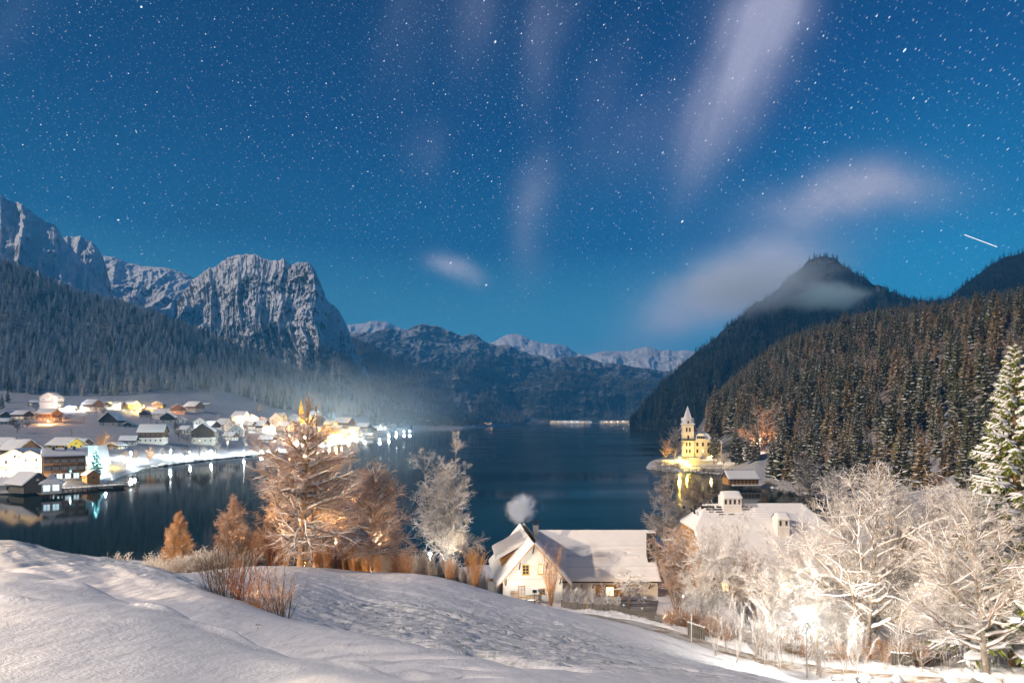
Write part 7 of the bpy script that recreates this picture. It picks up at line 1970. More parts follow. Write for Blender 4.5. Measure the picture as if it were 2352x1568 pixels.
bare_tree('bare_tree', 'small snowy sapling in front of the grey snow mound between the big trees', edge(790, 74.5), 7.4, 17, trunk_r=.10, n_limb=16, limb_len=.36, limb_t=(.2, .95), limb_ang=72, n2=9, n3=5, twig='twig', twig_r=.015, snow=1.5)
bare_tree('bare_tree', 'thin young tree behind the brown shrubs left of the tallest tree', edge(628, 76), 9.5, 18, trunk_r=.09, n_limb=18, limb_len=.26, limb_t=(.2, .95), limb_ang=60, n2=9, n3=6, twig='golden_twig', twig_r=.014, snow=.9)
bare_tree('bare_tree', 'orange thicket tree filling the gap under the tallest tree', edge(640, 82), 11.0, 19, trunk_r=.12, stems=3, stem_spread=.15, n_limb=26, limb_len=.34, limb_t=(.1, .95), limb_ang=62, n2=11, n3=8, n4=2, twig='golden_twig', limb='bark', twig_r=.015, snow=.5)
bare_tree('bare_tree', 'second orange thicket tree between the two big trees', edge(760, 84), 10.5, 20, trunk_r=.12, stems=3, stem_spread=.15, n_limb=26, limb_len=.36, limb_t=(.1, .95), limb_ang=62, n2=11, n3=8, n4=2, twig='golden_twig', limb='bark', twig_r=.015, snow=.5)
bare_tree('bare_tree', 'snowy lower boughs of a half-hidden tree right of the tallest trunk', edge(780, 80), 12.5, 21, trunk_r=.18, n_limb=26, limb_len=.34, limb_t=(.14, .96), limb_ang=74, n2=11, n3=7, twig='twig', twig_r=.015, snow=1.5)
bare_tree('bare_tree', 'tall forked bare tree in front of the villa cove, left of the barn', (px(1530, 106), 106, 1.6), 18.8, 22, trunk_r=.30, stems=3, stem_spread=.07, n_limb=36, limb_t=(.2, .97), limb_len=.26,
          shape=[(0, .9), (.4, 1.1), (.8, .6), (1, .3)], limb_ang=[(0, 78), (.5, 50), (1, 22)], n2=12, n3=7, n4=2, twig='grey_twig', limb='bark', twig_r=.018, snow=1.3, bark='pale_bark')
bare_tree('bare_tree', 'smaller bare tree at the cove right of the tall forked one', (px(1593, 108), 108, 1.4), 13.5, 23, trunk_r=.22, stems=2, stem_spread=.12, n_limb=26, limb_t=(.2, .97), limb_len=.32, limb_ang=[(0, 74), (1, 30)], n2=12, n3=7, n4=2, twig='dark_twig', limb='bark', twig_r=.018, snow=1.3)
# frosted farm trees at the lower right
ft = dict(twig='snowy_twig', limb='snowy_limb_heavy', bark='pale_bark', snow=1.9, limb_up=.05)
bare_tree('frosted_tree', 'largest frosted tree before the barn, its white boughs fanning over the road hedge', edge(1990, 50), 15.6, 31, trunk_r=.26, n_limb=46, limb_t=(.12, .97), limb_len=.52,
          shape=[(0, 1.05), (.35, 1.0), (.7, .62), (1, .25)], limb_ang=[(0, 68), (.5, 50), (1, 22)], n2=14, n3=6, n4=2, twig_r=.015, len2=.32, br_r=1.15, wob=.16, **ft)
bare_tree('frosted_tree', 'leaning frosted tree nearest the rocks at the lower right corner', edge(2268, 41), 12.6, 32, trunk_r=.22, n_limb=40, limb_t=(.15, .96), limb_len=.48, lean=(-.14, 0),
          shape=[(0, 1.0), (.4, .95), (.8, .55), (1, .3)], limb_ang=[(0, 72), (.5, 52), (1, 25)], n2=13, n3=6, n4=2, twig_r=.014, br_r=1.15, wob=.16, **ft)
bare_tree('frosted_tree', 'frosted tree between the largest one and the leaning one', edge(2140, 54), 13.2, 33, trunk_r=.18, stems=3, stem_spread=.12, n_limb=40, limb_t=(.1, .96), limb_len=.38, limb_ang=[(0, 60), (1, 25)], n2=12, n3=6, twig_r=.015, **ft)
bare_tree('frosted_tree', 'low wide frosted tree spreading over the front of the barn roof', edge(1815, 56), 8.6, 34, trunk_r=.16, stems=3, stem_spread=.3, n_limb=36, limb_t=(.1, .96), limb_len=.55, limb_ang=[(0, 70), (1, 35)], n2=12, n3=6, twig_r=.013, **ft)
bare_tree('frosted_tree', 'many-stemmed frosted tree before the left end of the barn', edge(1700, 58), 8.2, 35, trunk_r=.14, stems=6, stem_spread=.26, n_limb=40, limb_t=(.1, .96), limb_len=.34, limb_ang=[(0, 50), (1, 22)], n2=11, n3=6, twig='twig', limb='snowy_limb', snow=1.3, twig_r=.013)
bare_tree('frosted_tree', 'bushy golden-brown tree with snowy tips covering the corner between wing and barn', edge(1560, 61), 9.2, 36, trunk_r=.16, stems=9, stem_spread=.34, n_limb=70, limb_t=(.08, .98), limb_len=.28, limb_ang=[(0, 45), (1, 18)], n2=11, n3=6, twig='twig', limb='snowy_limb', snow=1.2, twig_r=.013)
bare_tree('frosted_tree', 'upright frosted tree with pale stems above the yard lamp', edge(2060, 60), 12.0, 37, trunk_r=.15, stems=4, stem_spread=.12, n_limb=34, limb_t=(.12, .97), limb_len=.30, limb_ang=[(0, 50), (1, 20)], n2=11, n3=6, twig_r=.015, **ft)
bare_tree('frosted_tree', 'frosted tree with drooping white twigs beside the large green spruce', edge(2240, 50), 11.5, 38, trunk_r=.16, stems=3, stem_spread=.14, n_limb=34, limb_t=(.12, .97), limb_len=.40, limb_ang=[(0, 68), (1, 30)], n2=12, n3=6, twig_r=.013, **ft)
for (dx, y, h_, sd, rr_, lb) in ((1905, 53, 10.5, 61, 1.4, 'frosted tree leaning over the middle of the barn roof'), (2190, 47, 12.5, 62, 1.4, 'dense frosted tree just left of the leaning corner tree'), (2095, 49, 12.0, 63, 1.5, 'broad frosted tree behind the picket gate'),
                              (1760, 52, 7.0, 64, 1.2, 'small frosted tree left of the street lamp'), (1650, 56, 8.8, 67, 1.2, 'frosted tree hiding the lit barn window'), (1735, 57, 9.2, 68, 1.2, 'twiggy frosted tree before the middle of the barn'), (1600, 57, 7.0, 69, 1.2, 'frosted tree before the board gable of the barn'), (1850, 50, 7.5, 70, 1.2, 'frosted tree right behind the street lamp'), (2320, 44, 9.0, 65, 1.3, 'frosted tree overlapping the foot of the large green spruce'), (2010, 57, 13.5, 66, 1.3, 'tall frosted tree right behind the largest one')):
    bare_tree('frosted_tree', lb, edge(dx, y), h_, sd, trunk_r=.15, stems=3, stem_spread=.2, n_limb=38, limb_t=(.1, .97), limb_len=.44, limb_ang=[(0, 64), (1, 26)], n2=12, n3=6, twig_r=.015, br_r=rr_, **ft)
for (dx, y, h_, sd, lb) in ((2090, 72, 11.0, 41, 'reddish-brown thicket tree behind the frosted trees, left one'), (2160, 74, 12.0, 42, 'reddish-brown thicket tree behind the frosted trees, middle one'), (2225, 72, 10.5, 43, 'reddish-brown thicket tree behind the frosted trees, next to the spruce'), (1975, 80, 8.0, 44, 'reddish thicket tree behind the right end of the barn')):
    bare_tree('thicket_tree', lb, edge(dx, y), h_, sd, group='reddish thicket trees', trunk_r=.12, stems=5, stem_spread=.16, n_limb=30, limb_len=.28, limb_t=(.1, .97), limb_ang=[(0, 45), (1, 18)], n2=10, n3=7, twig='red_twig', limb='bark', twig_r=.017, snow=.6)
# bare hedge stems in front of the courtyard
g_ = np.random.default_rng(77)
stem_kinds = []
for k in range(4):
    stem_kinds.append((shrub_mesh('twigs', 700 + k, 4.6, 1.0, 5, 'snowy_twig', 9, up=.05, snow=.9, r=.014, lean=.25, K=7), None))
for k in range(64):
    dx = g_.uniform(1640, 2400); y = g_.uniform(45.5, 52) - (dx - 1640) / 760 * 5
    o = link('sapling', stem_kinds[k % 4][0], None, edge(dx, y), g_.uniform(0, 6)); s = g_.uniform(.55, 1.15); o.scale = (s, s, s)
    tag(o, 'thin leafless sapling in the hedge row along the road before the barn', 'sapling', 'saplings of the roadside hedge')
brown = [shrub_mesh('foliage', 720 + k, 1.7, 1.6, 26, 'twig', 9, up=.03, snow=.5, r=.011, lean=.9, K=5, snow_blobs=60, tuft=.045) for k in range(4)]
for k in range(70):
    dx = g_.uniform(1505, 2150); y = np.interp(dx, [1500, 1700, 1900, 2150], [58.5, 53, 49, 45.5]) + g_.uniform(-1.2, 2.5)
    o = link('hedge_shrub', brown[k % 4], None, edge(dx, y), g_.uniform(0, 6)); s = g_.uniform(.7, 1.35); o.scale = (s, s, s)
    tag(o, 'brown beech-like hedge shrub with a little snow beside the road', 'shrub', 'brown hedge shrubs along the road')
# shrubs round the farmhouse garden
snowy = [shrub_mesh('foliage', 740 + k, 2.4, 2.4, 34, 'snowy_twig', 8, up=.03, snow=1.0, r=.014, lean=.8, K=6, snow_blobs=260, tuft=.075) for k in range(3)]
for (dx, y, s, lb) in ((1335, 69.5, 1.15, 'snow-tufted shrub against the farm wing, left one'), (1372, 68, 1.2, 'snow-tufted shrub against the farm wing, middle one'), (1405, 65.5, .9, 'snow-tufted shrub hanging over the picket fence'), (1306, 70.5, 1.0, 'snow-tufted shrub at the foot of the columnar bush')):
    o = link('snowy_shrub', snowy[int(dx) % 3], None, edge(dx, y), dx); o.scale = (s, s, s); tag(o, lb, 'shrub')
col = shrub_mesh('foliage', 760, 7.2, .9, 26, 'twig', 12, up=.12, snow=.9, r=.016, lean=.12, K=8)
o = link('columnar_shrub', col, None, edge(1266, 71.5), 0); tag(o, 'tall narrow bush with upright stems before the right corner of the farmhouse', 'shrub')
t = bare_tree('garden_tree', 'small mop-headed tree with thick snowy twigs in the farm garden', edge(1444, 66), 4.6, 51, trunk_r=.12, n_limb=20, limb_t=(.55, .98), limb_len=.50, limb_ang=80, limb_up=-.08, n2=8, n3=3, twig='snowy_twig', limb='snowy_limb_heavy', bark='snowy_limb', twig_r=.02, snow=2.6, br_r=1.3)
round_ = shrub_mesh('foliage', 770, 5.2, 1.8, 70, 'golden_twig', 7, up=.05, snow=.6, r=.017, lean=.34, K=7, snow_blobs=180, tuft=.07)
o = link('round_shrub', round_, None, edge(1090, 73), 0); tag(o, 'round-headed orange shrub with bare stems left of the farmhouse', 'shrub')
# reeds and frosted undergrowth along the field edge
reed = [shrub_mesh('foliage', 780 + k, 2.8, 1.6, 55, tw, 3, up=.10, snow=sn, r=.014, lean=.22, K=5, snow_blobs=70, tuft=.05) for k, (tw, sn) in enumerate((('snowy_twig', .9), ('twig', .5), ('golden_twig', .4), ('snowy_twig', 1.2)))]
for k in range(120):
    dx = g_.uniform(690, 1120); y = np.interp(dx, [690, 900, 1120], [75.5, 76.5, 69.5]) + g_.uniform(0, 9)
    kind_ = (1, 2)[k % 2] if dx < 850 else (0, 3, 1, 0)[k % 4]
    o = link('tall_grass_clump', reed[kind_], None, edge(dx, y), g_.uniform(0, 6)); s = g_.uniform(.6, 1.15); o.scale = (s, s, s)
    tag(o, 'upright clump of dry frosted stems along the far edge of the field', 'grass clump', 'dry stems along the field edge')
front = shrub_mesh('foliage', 795, 3.4, 1.2, 34, 'twig', 5, up=.06, snow=.5, r=.014, lean=.45, K=6)
for (dx, y, s, lb) in ((978 - 40, 72.3, .9, 'fan-shaped willow shrub on the field edge before the reeds'), (1030, 69, .8, 'small fan-shaped shrub below the tilted board'), (1090, 67, .75, 'fan of bare stems below the round orange shrub'), (870, 74, .8, 'brown stems at the foot of the wide bare tree')):
    o = link('willow_shrub', front, None, edge(dx, y), dx); o.scale = (s, s, s); tag(o, lb, 'shrub')
frost = [shrub_mesh('foliage', 800 + k, 2.3, 2.6, 46, 'snowy_twig', 8, up=.02, snow=1.1, r=.016, lean=1.1, K=6, snow_blobs=220, tuft=.06) for k in range(3)]
for k, (dx, y, s) in enumerate([(334, 68.5, .8), (352, 69, 1.0), (372, 68, .85), (392, 67.5, .8), (414, 68, .9), (436, 68.5, 1.1), (455, 69, 1.0), (474, 70, 1.2), (492, 70.5, 1.0), (510, 71.5, 1.1), (360, 72, 1.2), (468, 72, 1.2), (545, 72, .8), (575, 73, .9)]):
    o = link('frosted_bush', frost[k % 3], None, edge(dx, y), g_.uniform(0, 6)); o.scale = (s, s, s)
    tag(o, 'sprawling bush white with frost at the foot of the golden tree', 'bush', 'frosted bushes under the golden tree')
o = link('frosted_bush', frost[1], None, edge(272, 73), 2); o.scale = (1.25, 1.25, 1.25); tag(o, 'pinkish frosted bush standing apart at the left end of the field edge', 'bush')
tallb = [shrub_mesh('foliage', 820 + k, 4.6, 1.8, 60, tw, 7, up=.08, snow=.3, r=.015, lean=.3, K=7) for k, tw in enumerate(('golden_twig', 'twig', 'red_twig'))]
for k, (dx, y, s, lb) in enumerate([(560, 76, 1.1, 'tall reddish willow scrub right of the brown conical tree'), (592, 75, 1.0, 'second clump of willow scrub right of the brown conical tree'), (620, 75, .9, 'third clump of willow scrub before the thin young tree'),
                                    (655, 77, .9, 'willow scrub just left of the tallest trunk'), (730, 80, .9, 'orange scrub right behind the tallest trunk'), (770, 78, .8, 'orange scrub by the grey snow mound'), (810, 79, .9, 'orange scrub left of the wide bare tree')]):
    o = link('willow_scrub', tallb[k % 3], None, edge(dx, y), dx); o.scale = (s, s, s); tag(o, lb, 'shrub')
g2 = stone_mesh(44, .8)
o = link('snow_mound', g2, None, (px(716, 82), 82, nz(px(716, 82), 82) + .6), .3); o.scale = (2.0, 2.0, 2.6); tag(o, 'grey snow-covered boulder behind the tallest trunk', 'boulder')
# willow shrub on the crest of the drift
WS = shrub_mesh('stems', 840, 2.15, 1.7, 46, 'dark_twig', 4, up=.05, snow=.25, r=.0075, lean=.5, K=8, base_w=.30)
WT = shrub_mesh('stems', 841, 1.9, 1.4, 40, 'red_twig', 4, up=.05, snow=.25, r=.007, lean=.55, K=8, base_w=.28)
WU = shrub_mesh('stems', 842, 1.15, 1.5, 60, 'twig', 7, up=.03, snow=.4, r=.006, lean=.8, K=6, base_w=.3, snow_blobs=90, tuft=.016)
WV = shrub_mesh('stems', 843, 1.9, .9, 16, 'dark_twig', 3, up=.05, snow=.25, r=.0065, lean=.5, K=8, base_w=.25)
for (dx, y, me, s, lb) in ((530, 19.0, WS, 1.0, 'dark bare willow stems growing from the drift, left end of the thicket'), (575, 18.6, WT, 1.05, 'reddish bare stems in the middle of the thicket on the drift'),
                           (620, 17.8, WU, 1.0, 'low bushy brown shrub with snow crumbs at the front of the drift thicket'), (650, 17.2, WV, 1.0, 'sparse thin stems at the right end of the drift thicket'), (500, 19.6, WS, .75, 'short dark stems at the outer left of the drift thicket')):
    x = px(dx, y); o = link('willow_shrub', me, None, (x, y, nz(x, y)), dx * .1); o.scale = (s, s, s); tag(o, lb, 'shrub')
mb = MB()
for k in range(5):
    a = k * 1.25; mb.poly([(0, 0, .02), (.05 * math.cos(a) - .02 * math.sin(a), .05 * math.sin(a) + .02 * math.cos(a), .06), (.13 * math.cos(a), .13 * math.sin(a), .03), (.05 * math.cos(a) + .02 * math.sin(a), .05 * math.sin(a) - .02 * math.cos(a), .06)])
mb.bar((0, 0, -.1), (0, 0, .04), .01)
x = px(592, 12.8); o = mb.obj('leafy_sprig', M['dark_twig'], None, (x, 12.8, nz(x, 12.8) + .05)); tag(o, 'tiny dark leafy sprig poking out of the snow below the thicket', 'sprig')

x = px(1196, 68.5); t = thing('wall_floodlight', 'small ground fill light added to brighten the white farmhouse wall', 'floodlight', (x, 68.5, nz(x, 68.5)))  # spot added to brighten the gable wall
mb = MB(); mb.cyl(0, 0, -.2, .3, .03, n=6); mb.obj('stand', M['dark_metal'], t); mb = MB(); mb.box(-.1, .1, -.06, .06, .3, .42); mb.obj('housing', M['dark_metal'], t)
ld = bpy.data.lights.new('spot_light', 'SPOT'); ld.energy = 1500; ld.color = (1, .93, .82); ld.spot_size = R(110); ld.spot_blend = .7; ld.shadow_soft_size = .1
lo = bpy.data.objects.new('spot_light', ld); COL.objects.link(lo); lo.parent = t; lo.location = (0, 0, .6)
lo.rotation_euler = Vector((-1.2, -7, -3.0)).to_track_quat('Z', 'Y').to_euler()

# ------------------------------------------------------------------ big lamp-lit spruce at the right edge
def big_spruce():
    g = np.random.default_rng(91)
    h = 24.6; y = 43.0; x = px(2330, y); z = nz(x, y)
    t = thing('large_spruce', 'large lamp-lit green spruce with heavy snow pads at the right edge', 'spruce tree', (x, y, z), 0)
    T = np.zeros((1, 8, 3)); T[0, :, 2] = np.linspace(-.6, h, 8)
    V, Q = tubes(T, (np.linspace(1, .05, 8) * .34)[None], 10); link('trunk', mesh_np('trunk', V, Q, None, [M['trunk_bark']]), t)
    n = 250; zz = .06 + .93 * (np.arange(n) / n) ** .95
    az = np.arange(n) * 2.39996 + g.normal(size=n) * .25
    L = (5.2 * (1 - zz) ** .78 + .12) * g.uniform(.75, 1.15, n)
    K = 9; s = np.linspace(0, 1, K)
    P = np.zeros((n, K, 3))
    P[:, :, 0] = np.cos(az)[:, None] * L[:, None] * s; P[:, :, 1] = np.sin(az)[:, None] * L[:, None] * s
    dr = (.42 * (1 - zz) + .05)[:, None]
    P[:, :, 2] = zz[:, None] * h + L[:, None] * (.22 * s - dr * 1.25 * s ** 1.7 + .20 * s ** 3)
    # side sprays
    side = np.stack([-np.sin(az), np.cos(az), np.zeros(n)], 1); outw = np.stack([np.cos(az), np.sin(az), np.zeros(n)], 1)
    m = 26
    i = np.repeat(np.arange(n), m); u = np.tile(np.linspace(.14, .99, m), n) + g.normal(size=n * m) * .015; u = np.clip(u, .05, 1)
    f = u * (K - 1); k = np.minimum(f.astype(int), K - 2); w = (f - k)[:, None]
    pos = P[i, k] * (1 - w) + P[i, k + 1] * w
    sg = np.where(g.random(n * m) < .5, -1.0, 1.0)[:, None]
    d = unit(side[i] * sg * .8 + outw[i] * .75 + np.array([0, 0, -.38]) + g.normal(size=(n * m, 3)) * .13)
    sl = L[i] * .26 * np.interp(u, [0, .3, .8, 1], [.5, 1.0, .75, .35]) * g.uniform(.6, 1.25, n * m) + .10
    C = shoots(pos, d, sl, 4, g, .06, -.10)
    sd = unit(np.cross(d, np.tile([0, 0, 1.0], (len(d), 1))))
    wd = np.tile(np.array([.03, .075, .065, .012]), (len(d), 1)) * (0.7 + sl[:, None] * .5)
    V1, Q1 = ribbon(C, sd, wd, .9)
    # drooping needle fringes
    C2 = shoots(pos, unit(np.array([0, 0, -1.0]) + outw[i] * .25 + g.normal(size=(n * m, 3)) * .25), sl * .75, 4, g, .1, 0)
    V2, Q2 = ribbon(C2, unit(side[i] + g.normal(size=(n * m, 3)) * .6), wd * .8, .2)
    # snow pads on the outer two thirds
    keep = g.random(n * m) < .62
    Cs = C[keep].copy(); Cs[..., 2] += .05
    Vs, Qs = ribbon(Cs, sd[keep], wd[keep] * 1.5, .45)
    Pp = P[:, 3:].copy(); Pp[..., 2] += .08
    nzp = g.uniform(.5, 1.3, Pp.shape[:2])
    wp = (L[:, None] * np.array([.07, .13, .16, .14, .09, .02])[None]) * nzp
    Pp2 = Pp + side[:, None, :] * 0
    Vt, Qt = tubes(Pp2, wp * .55, 7, 0.0)
    Vt = Vt.reshape(n, 6, 7, 3); cen = Pp2[:, :, None, :]; off = Vt - cen; offh = off.copy(); offh[..., :2] *= 1.9; offh[..., 2] *= .55
    Vt = (cen + offh).reshape(-1, 3)
    V, Q, mi = merge([(V1, Q1, 0), (V2, Q2, 0)]); link('crown', mesh_np('crown', V, Q, None, [M['lamplit_needles']], mi, smooth=False), t)
    V, Q, mi = merge([(Vs, Qs, 0), (Vt, Qt, 0)]); link('crown_snow', mesh_np('crown_snow', V, Q, None, [M['snow']], mi), t)
    V, Q = tubes(P, (L[:, None] * .012 + .015) * np.linspace(1, .3, K)[None], 5); link('limb', mesh_np('limb', V, Q, None, [M['trunk_bark']]), t, kind='stuff')
big_spruce()

# ------------------------------------------------------------------ road, bank, fences, rocks
pts_ = [(1195, 1380, 69.5), (1230, 1393, 67), (1330, 1424, 61.5), (1450, 1451, 56.5), (1618, 1492, 51.5), (1730, 1512, 49), (1880, 1545, 46), (2000, 1570, 43.5), (2150, 1600, 41), (2400, 1650, 38)]
cx_ = np.array([(px(a, y), y) for a, b, y in pts_])
s_ = np.concatenate([[0], np.cumsum(np.linalg.norm(np.diff(cx_, axis=0), axis=1))])
uu = np.linspace(0, s_[-1], 160); cxx = np.stack([np.interp(uu, s_, cx_[:, 0]), np.interp(uu, s_, cx_[:, 1])], 1)
for _ in range(6): cxx[1:-1] = (cxx[:-2] + cxx[1:-1] * 2 + cxx[2:]) / 4
tn_ = unit(np.gradient(cxx, axis=0)); nn_ = np.stack([-tn_[:, 1], tn_[:, 0]], 1)
def ridge_strip(name, off0, off1, m, hfun, material, kind, nseg=160):
    w = np.linspace(off0, off1, m)
    X = cxx[:, None, 0] + nn_[:, None, 0] * w; Y = cxx[:, None, 1] + nn_[:, None, 1] * w
    Z = near.z(X.ravel(), Y.ravel()).reshape(X.shape)
    V = np.stack([X, Y, Z + hfun(X, Y, (w - off0) / (off1 - off0) * np.ones_like(X))], -1).reshape(-1, 3)
    i, j = np.meshgrid(np.arange(len(cxx) - 1), np.arange(m - 1), indexing='ij'); k = (i * m + j).ravel()
    return link(name, mesh_np(name, V, np.stack([k, k + m, k + m + 1, k + 1], -1)[:, ::-1], None, [M[material]]), kind=kind)
def _road(g, b, o):
    p = wpos(g); n = g.noise(p, 1.1, 6, 0.7); n2 = g.noise(g.vm('MULTIPLY', p, (1.0, 2.0, 1)), .35, 4, 0.6)
    k = g.step(g.m('ADD', g.m('MULTIPLY', n, .6), g.m('MULTIPLY', n2, .6)), .55, .70)
    g.link(g.mix(k, (.62, .60, .58), (.30, .22, .14)), b.inputs['Base Color']); b.inputs['Roughness'].default_value = .8; bump(g, b, n, .5, .08)
mat('road_snow', _road)
ridge_strip('farm_road', -1.5, 1.5, 10, lambda X, Y, t: .04 + 0 * X, 'road_snow', 'structure')
def lumps(X, Y, t):
    e = np.sin(np.clip(t, 0, 1) * np.pi) ** .7
    return e * (.32 + .28 * fbm(X * .9, Y * .9, o=4, seed=81) + .16 * np.abs(fbm(X * 2.6, Y * 2.6, o=3, seed=82))) - (1 - e) * .06
_c, _t, _n = cxx, tn_, nn_
# denser lumpy bank on the far side
uu2 = np.linspace(0, len(cxx) - 1, 900); idx = np.arange(len(_c))
cxx = np.stack([np.interp(uu2, idx, _c[:, 0]), np.interp(uu2, idx, _c[:, 1])], 1); nn_ = unit(np.stack([np.interp(uu2, idx, _n[:, 0]), np.interp(uu2, idx, _n[:, 1])], 1))
ridge_strip('plowed_snow_bank', 1.6, 4.6, 26, lumps, 'snow', 'stuff')['label'] = 'lumpy bank of plowed snow along the far side of the road'
cxx, nn_ = _c, _n
# picket fence of the farm garden
pk = MB(); pk.box(-.035, .035, -.012, .012, 0, 1.0); pk.poly([(-.035, -.012, 1.0), (.035, -.012, 1.0), (0, -.012, 1.06)]); pkm = pk.mesh('picket', M['weathered_wood'])
def fence(label, P, n, h=1.0, lean=0.0):
    t = thing('picket_fence', label, 'fence', (P[0][0], P[0][1], nz(*P[0])))
    P = np.array(P); s = np.concatenate([[0], np.cumsum(np.linalg.norm(np.diff(P, axis=0), axis=1))])
    u = np.linspace(0, s[-1], n); X = np.interp(u, s, P[:, 0]); Y = np.interp(u, s, P[:, 1]); Z = near.z(X, Y)
    o0 = np.array(t.location)
    for i in range(n):
        a = math.atan2(Y[min(i + 1, n - 1)] - Y[max(i - 1, 0)], X[min(i + 1, n - 1)] - X[max(i - 1, 0)])
        o = link('picket', pkm, t, (X[i] - o0[0], Y[i] - o0[1], Z[i] - o0[2] - .1), a); o.scale = (1, 1, h * random.uniform(.95, 1.04))
    for zz in (.3, .78):
        mb = MB()
        st = max(1, n // 12)
        q = list(range(0, n, st)) + [n - 1]
        for a, b in zip(q[:-1], q[1:]):
            if a == b: continue
            mb.bar((X[a] - o0[0], Y[a] - o0[1] + .03, Z[a] - o0[2] + zz * h), (X[b] - o0[0], Y[b] - o0[1] + .03, Z[b] - o0[2] + zz * h), .05)
        mb.obj('rail', M['weathered_wood'], t)
    for a in range(0, n, max(1, n // 6)):
        mb = MB(); mb.box(X[a] - o0[0] - .06, X[a] - o0[0] + .06, Y[a] - o0[1] + .05, Y[a] - o0[1] + .17, Z[a] - o0[2] - .3, Z[a] - o0[2] + 1.1 * h); mb.obj('post', M['weathered_wood'], t)
        mb = MB(); mb.sphere((X[a] - o0[0], Y[a] - o0[1] + .11, Z[a] - o0[2] + 1.12 * h), (.12, .12, .09), 7, 4); mb.obj('snow_cap', M['snow'], t, smooth=True)
P_f = [(px(1290, 69), 69), (px(1330, 67), 67), (px(1385, 63.8), 63.8), (px(1440, 60.5), 60.5), (px(1490, 58.2), 58.2), (px(1520, 57), 57)]
fence('long grey picket fence curving along the farm courtyard', P_f, 120, 1.15)
fence('short grey picket gate leaning by the hedge at the left end of the brown shrubs', [(px(1582, 54), 54), (px(1618, 53), 53)], 15, 1.1)
fence('short grey picket gate in the hedge below the frosted trees', [(px(2052, 45), 45), (px(2098, 44.5), 44.5)], 14, 1.2)
# courtyard paving swept bare
mb = MB()
def patch(name, P, material, lift=.05):
    V = [(px(a, y), y, nz(px(a, y), y) + lift) for a, y in P]
    mb = MB(); c = np.mean(np.array(V), 0)
    rows = 14; Vv = []; Qq = []
    A, B, C_, D_ = (np.array(v[:2]) for v in V)
    for i in range(rows + 1):
        for j in range(rows + 1):
            u, v = i / rows, j / rows
            p = (A * (1 - u) + B * u) * (1 - v) + (D_ * (1 - u) + C_ * u) * v
            Vv.append((p[0], p[1], nz(p[0], p[1]) + lift))
    for i in range(rows):
        for j in range(rows):
            k = i * (rows + 1) + j; Qq.append((k, k + rows + 1, k + rows + 2, k + 1))
    return link(name, mesh_np(name, Vv, Qq, None, [M[material]]), kind='structure')
def _yard(g, b, o):
    p = wpos(g); n = g.noise(g.vm('MULTIPLY', p, (.5, 2.0, 1)), .8, 5, .7)
    g.link(g.mix(g.step(n, .42, .60), (.085, .082, .08), (.30, .29, .28)), b.inputs['Base Color']); b.inputs['Roughness'].default_value = .75
mat('swept_yard', _yard)
patch('courtyard_ground', [(1372, 67), (1502, 60.5), (1512, 78.5), (1385, 78.5)], 'swept_yard')
# rocks at the lower right corner
for (dx, y, s, lb) in ((1925, 42.6, .45, 'small snow-capped roadside rock, first in the row from the lamp'), (1988, 41.8, .62, 'snow-capped roadside rock, second in the row from the lamp'), (2010, 41.0, .42, 'small snow-capped roadside rock between two larger ones'), (2062, 41.2, .50, 'snow-capped roadside rock before the picket gate'),
                       (2188, 40.0, .72, 'tall snow-capped roadside rock below the leaning tree'), (2268, 38.2, .95, 'largest snow-capped roadside rock near the corner'), (2335, 37.6, .8, 'snow-capped roadside rock at the right picture edge')):
    x = px(dx, y); t = link('roadside_rock', stone_mesh(int(dx), .75), None, (x, y, nz(x, y) + .12), dx); t.scale = (s, s * .8, s); tag(t, lb, 'rock', 'snow-capped rocks beside the road')
# markers, signs and garden things
def marker(dx, y, h, m, lb, cap=None, w=.05):
    x = px(dx, y); t = thing('marker_post', lb, 'marker post', (x, y, nz(x, y))); mb = MB(); mb.cyl(0, 0, -.4, h, w, w * .9, 7); mb.obj('pole', M[m], t)
    if cap: mb = MB(); mb.box(-.25, .25, -.03, .03, h - .1, h + .25); mb.obj('sign_plate', M[cap], t)
marker(1228, 66.5, 1.9, 'dark_metal', 'dark thin signpost with a small plate before the farmhouse', 'dark_metal', .035)
marker(1240, 69.5, 2.2, 'grey_metal', 'grey post with a pale box before the farmhouse', 'grey_metal', .05)
marker(1349, 63.6, 1.9, 'yellow_paint', 'yellow snow marker pole on the plowed bank', None, .035)
marker(1588, 51.0, 2.6, 'white_paint', 'white post beside the short picket gate', None, .045)
marker(1877, 47, 3.2, 'yellow_paint', 'pale yellow snow pole just right of the street lamp', None, .03)
def thing_at(name, dx, y, lb, cat, rz=0): x = px(dx, y); return thing(name, lb, cat, (x, y, nz(x, y)), rz)
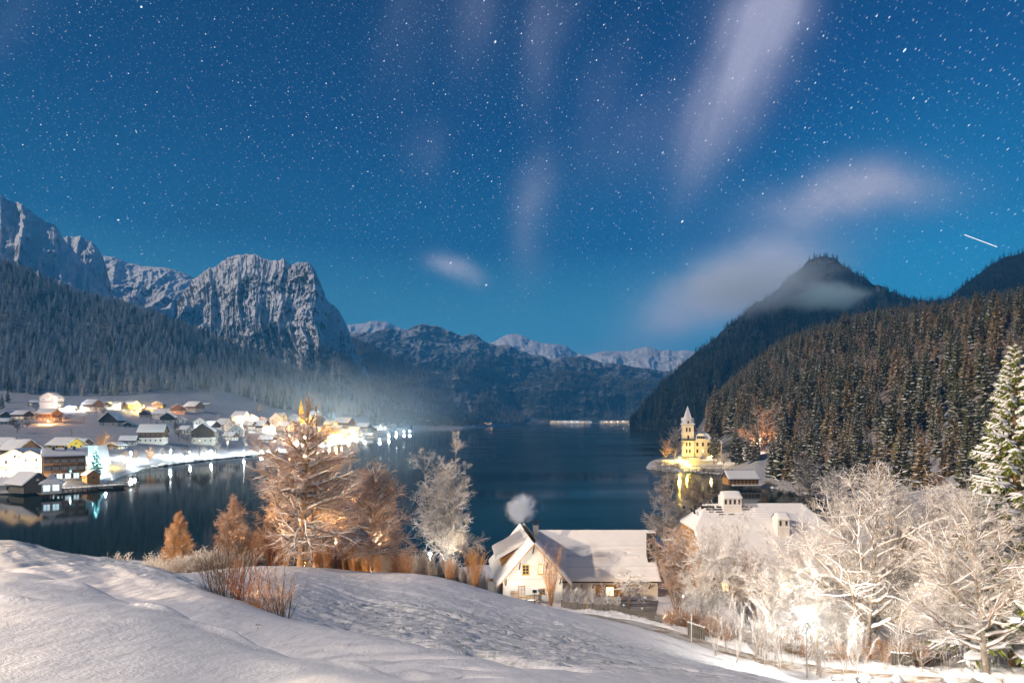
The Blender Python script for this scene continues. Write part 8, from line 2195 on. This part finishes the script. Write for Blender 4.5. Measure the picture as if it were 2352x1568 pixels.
t = thing_at('waste_bin', 1145, 74.0, 'blue plastic bin beside the left wall of the farmhouse', 'bin'); mb = MB(); mb.cyl(0, 0, 0, .75, .24, .29, 10); mb.obj('body', M['blue_plastic'], t); mb = MB(); mb.cyl(0, 0, .75, .82, .31, .31, 10); mb.obj('lid', M['blue_plastic'], t)
t = thing_at('wooden_sledge', 1181, 74.0, 'pale wooden sledge leaning upright on the farmhouse wall', 'sledge')
for k in range(6): mb = MB(); mb.bar((-.45 + k * .18, 0, 0), (-.45 + k * .18, .35, 1.35), .05); mb.obj('slat', M['orange_wood'], t)
for zz in (.25, 1.0): mb = MB(); mb.bar((-.5, .06 + zz * .25, zz), (.5, .06 + zz * .25, zz), .06); mb.obj('crossbar', M['orange_wood'], t)
t = thing_at('garden_bench', 1221, 73.6, 'snow-covered garden bench against the farmhouse wall', 'bench'); mb = MB(); mb.box(-.8, .8, -.25, .25, .4, .48); mb.obj('seat', M['pale_wood'], t); mb = MB(); mb.box(-.8, .8, .2, .27, .48, .95); mb.obj('backrest', M['pale_wood'], t)
for s in (-.7, .7): mb = MB(); mb.box(s - .04, s + .04, -.22, .22, -.2, .4); mb.obj('leg', M['pale_wood'], t)
mb = MB(); mb.sphere((0, -.02, .5), (.8, .24, .13), 10, 5); mb.obj('snow_cover', M['snow'], t, smooth=True)
t = thing_at('tilted_board', 1012, 78.5, 'tilted snow-dusted board on legs beside the glaring reed lamp', 'information board', R(6))
mb = MB(); mb.hexa([(-1.1, -.5, .5), (.9, -.5, .5), (1.3, .3, 1.7), (-.7, .3, 1.7), (-1.1, -.52, .58), (.9, -.52, .58), (1.3, .28, 1.78), (-.7, .28, 1.78)]); mb.obj('panel', M['snow'], t)
for s in (-.7, .8): mb = MB(); mb.bar((s, 0, -.4), (s + .1, .1, 1.3), .08); mb.obj('leg', M['brown_wood'], t)
t = thing_at('garden_wall', 1137, 77, 'white garden wall with a plank top left of the farmhouse', 'wall'); mb = MB(); mb.box(-.9, 1.6, 0, .25, -1.5, 2.2); mb.obj('wall', M['white_plaster'], t); mb = MB(); mb.box(-.9, 1.6, -.05, .3, 2.2, 2.5); mb.obj('plank_top', M['orange_wood'], t)
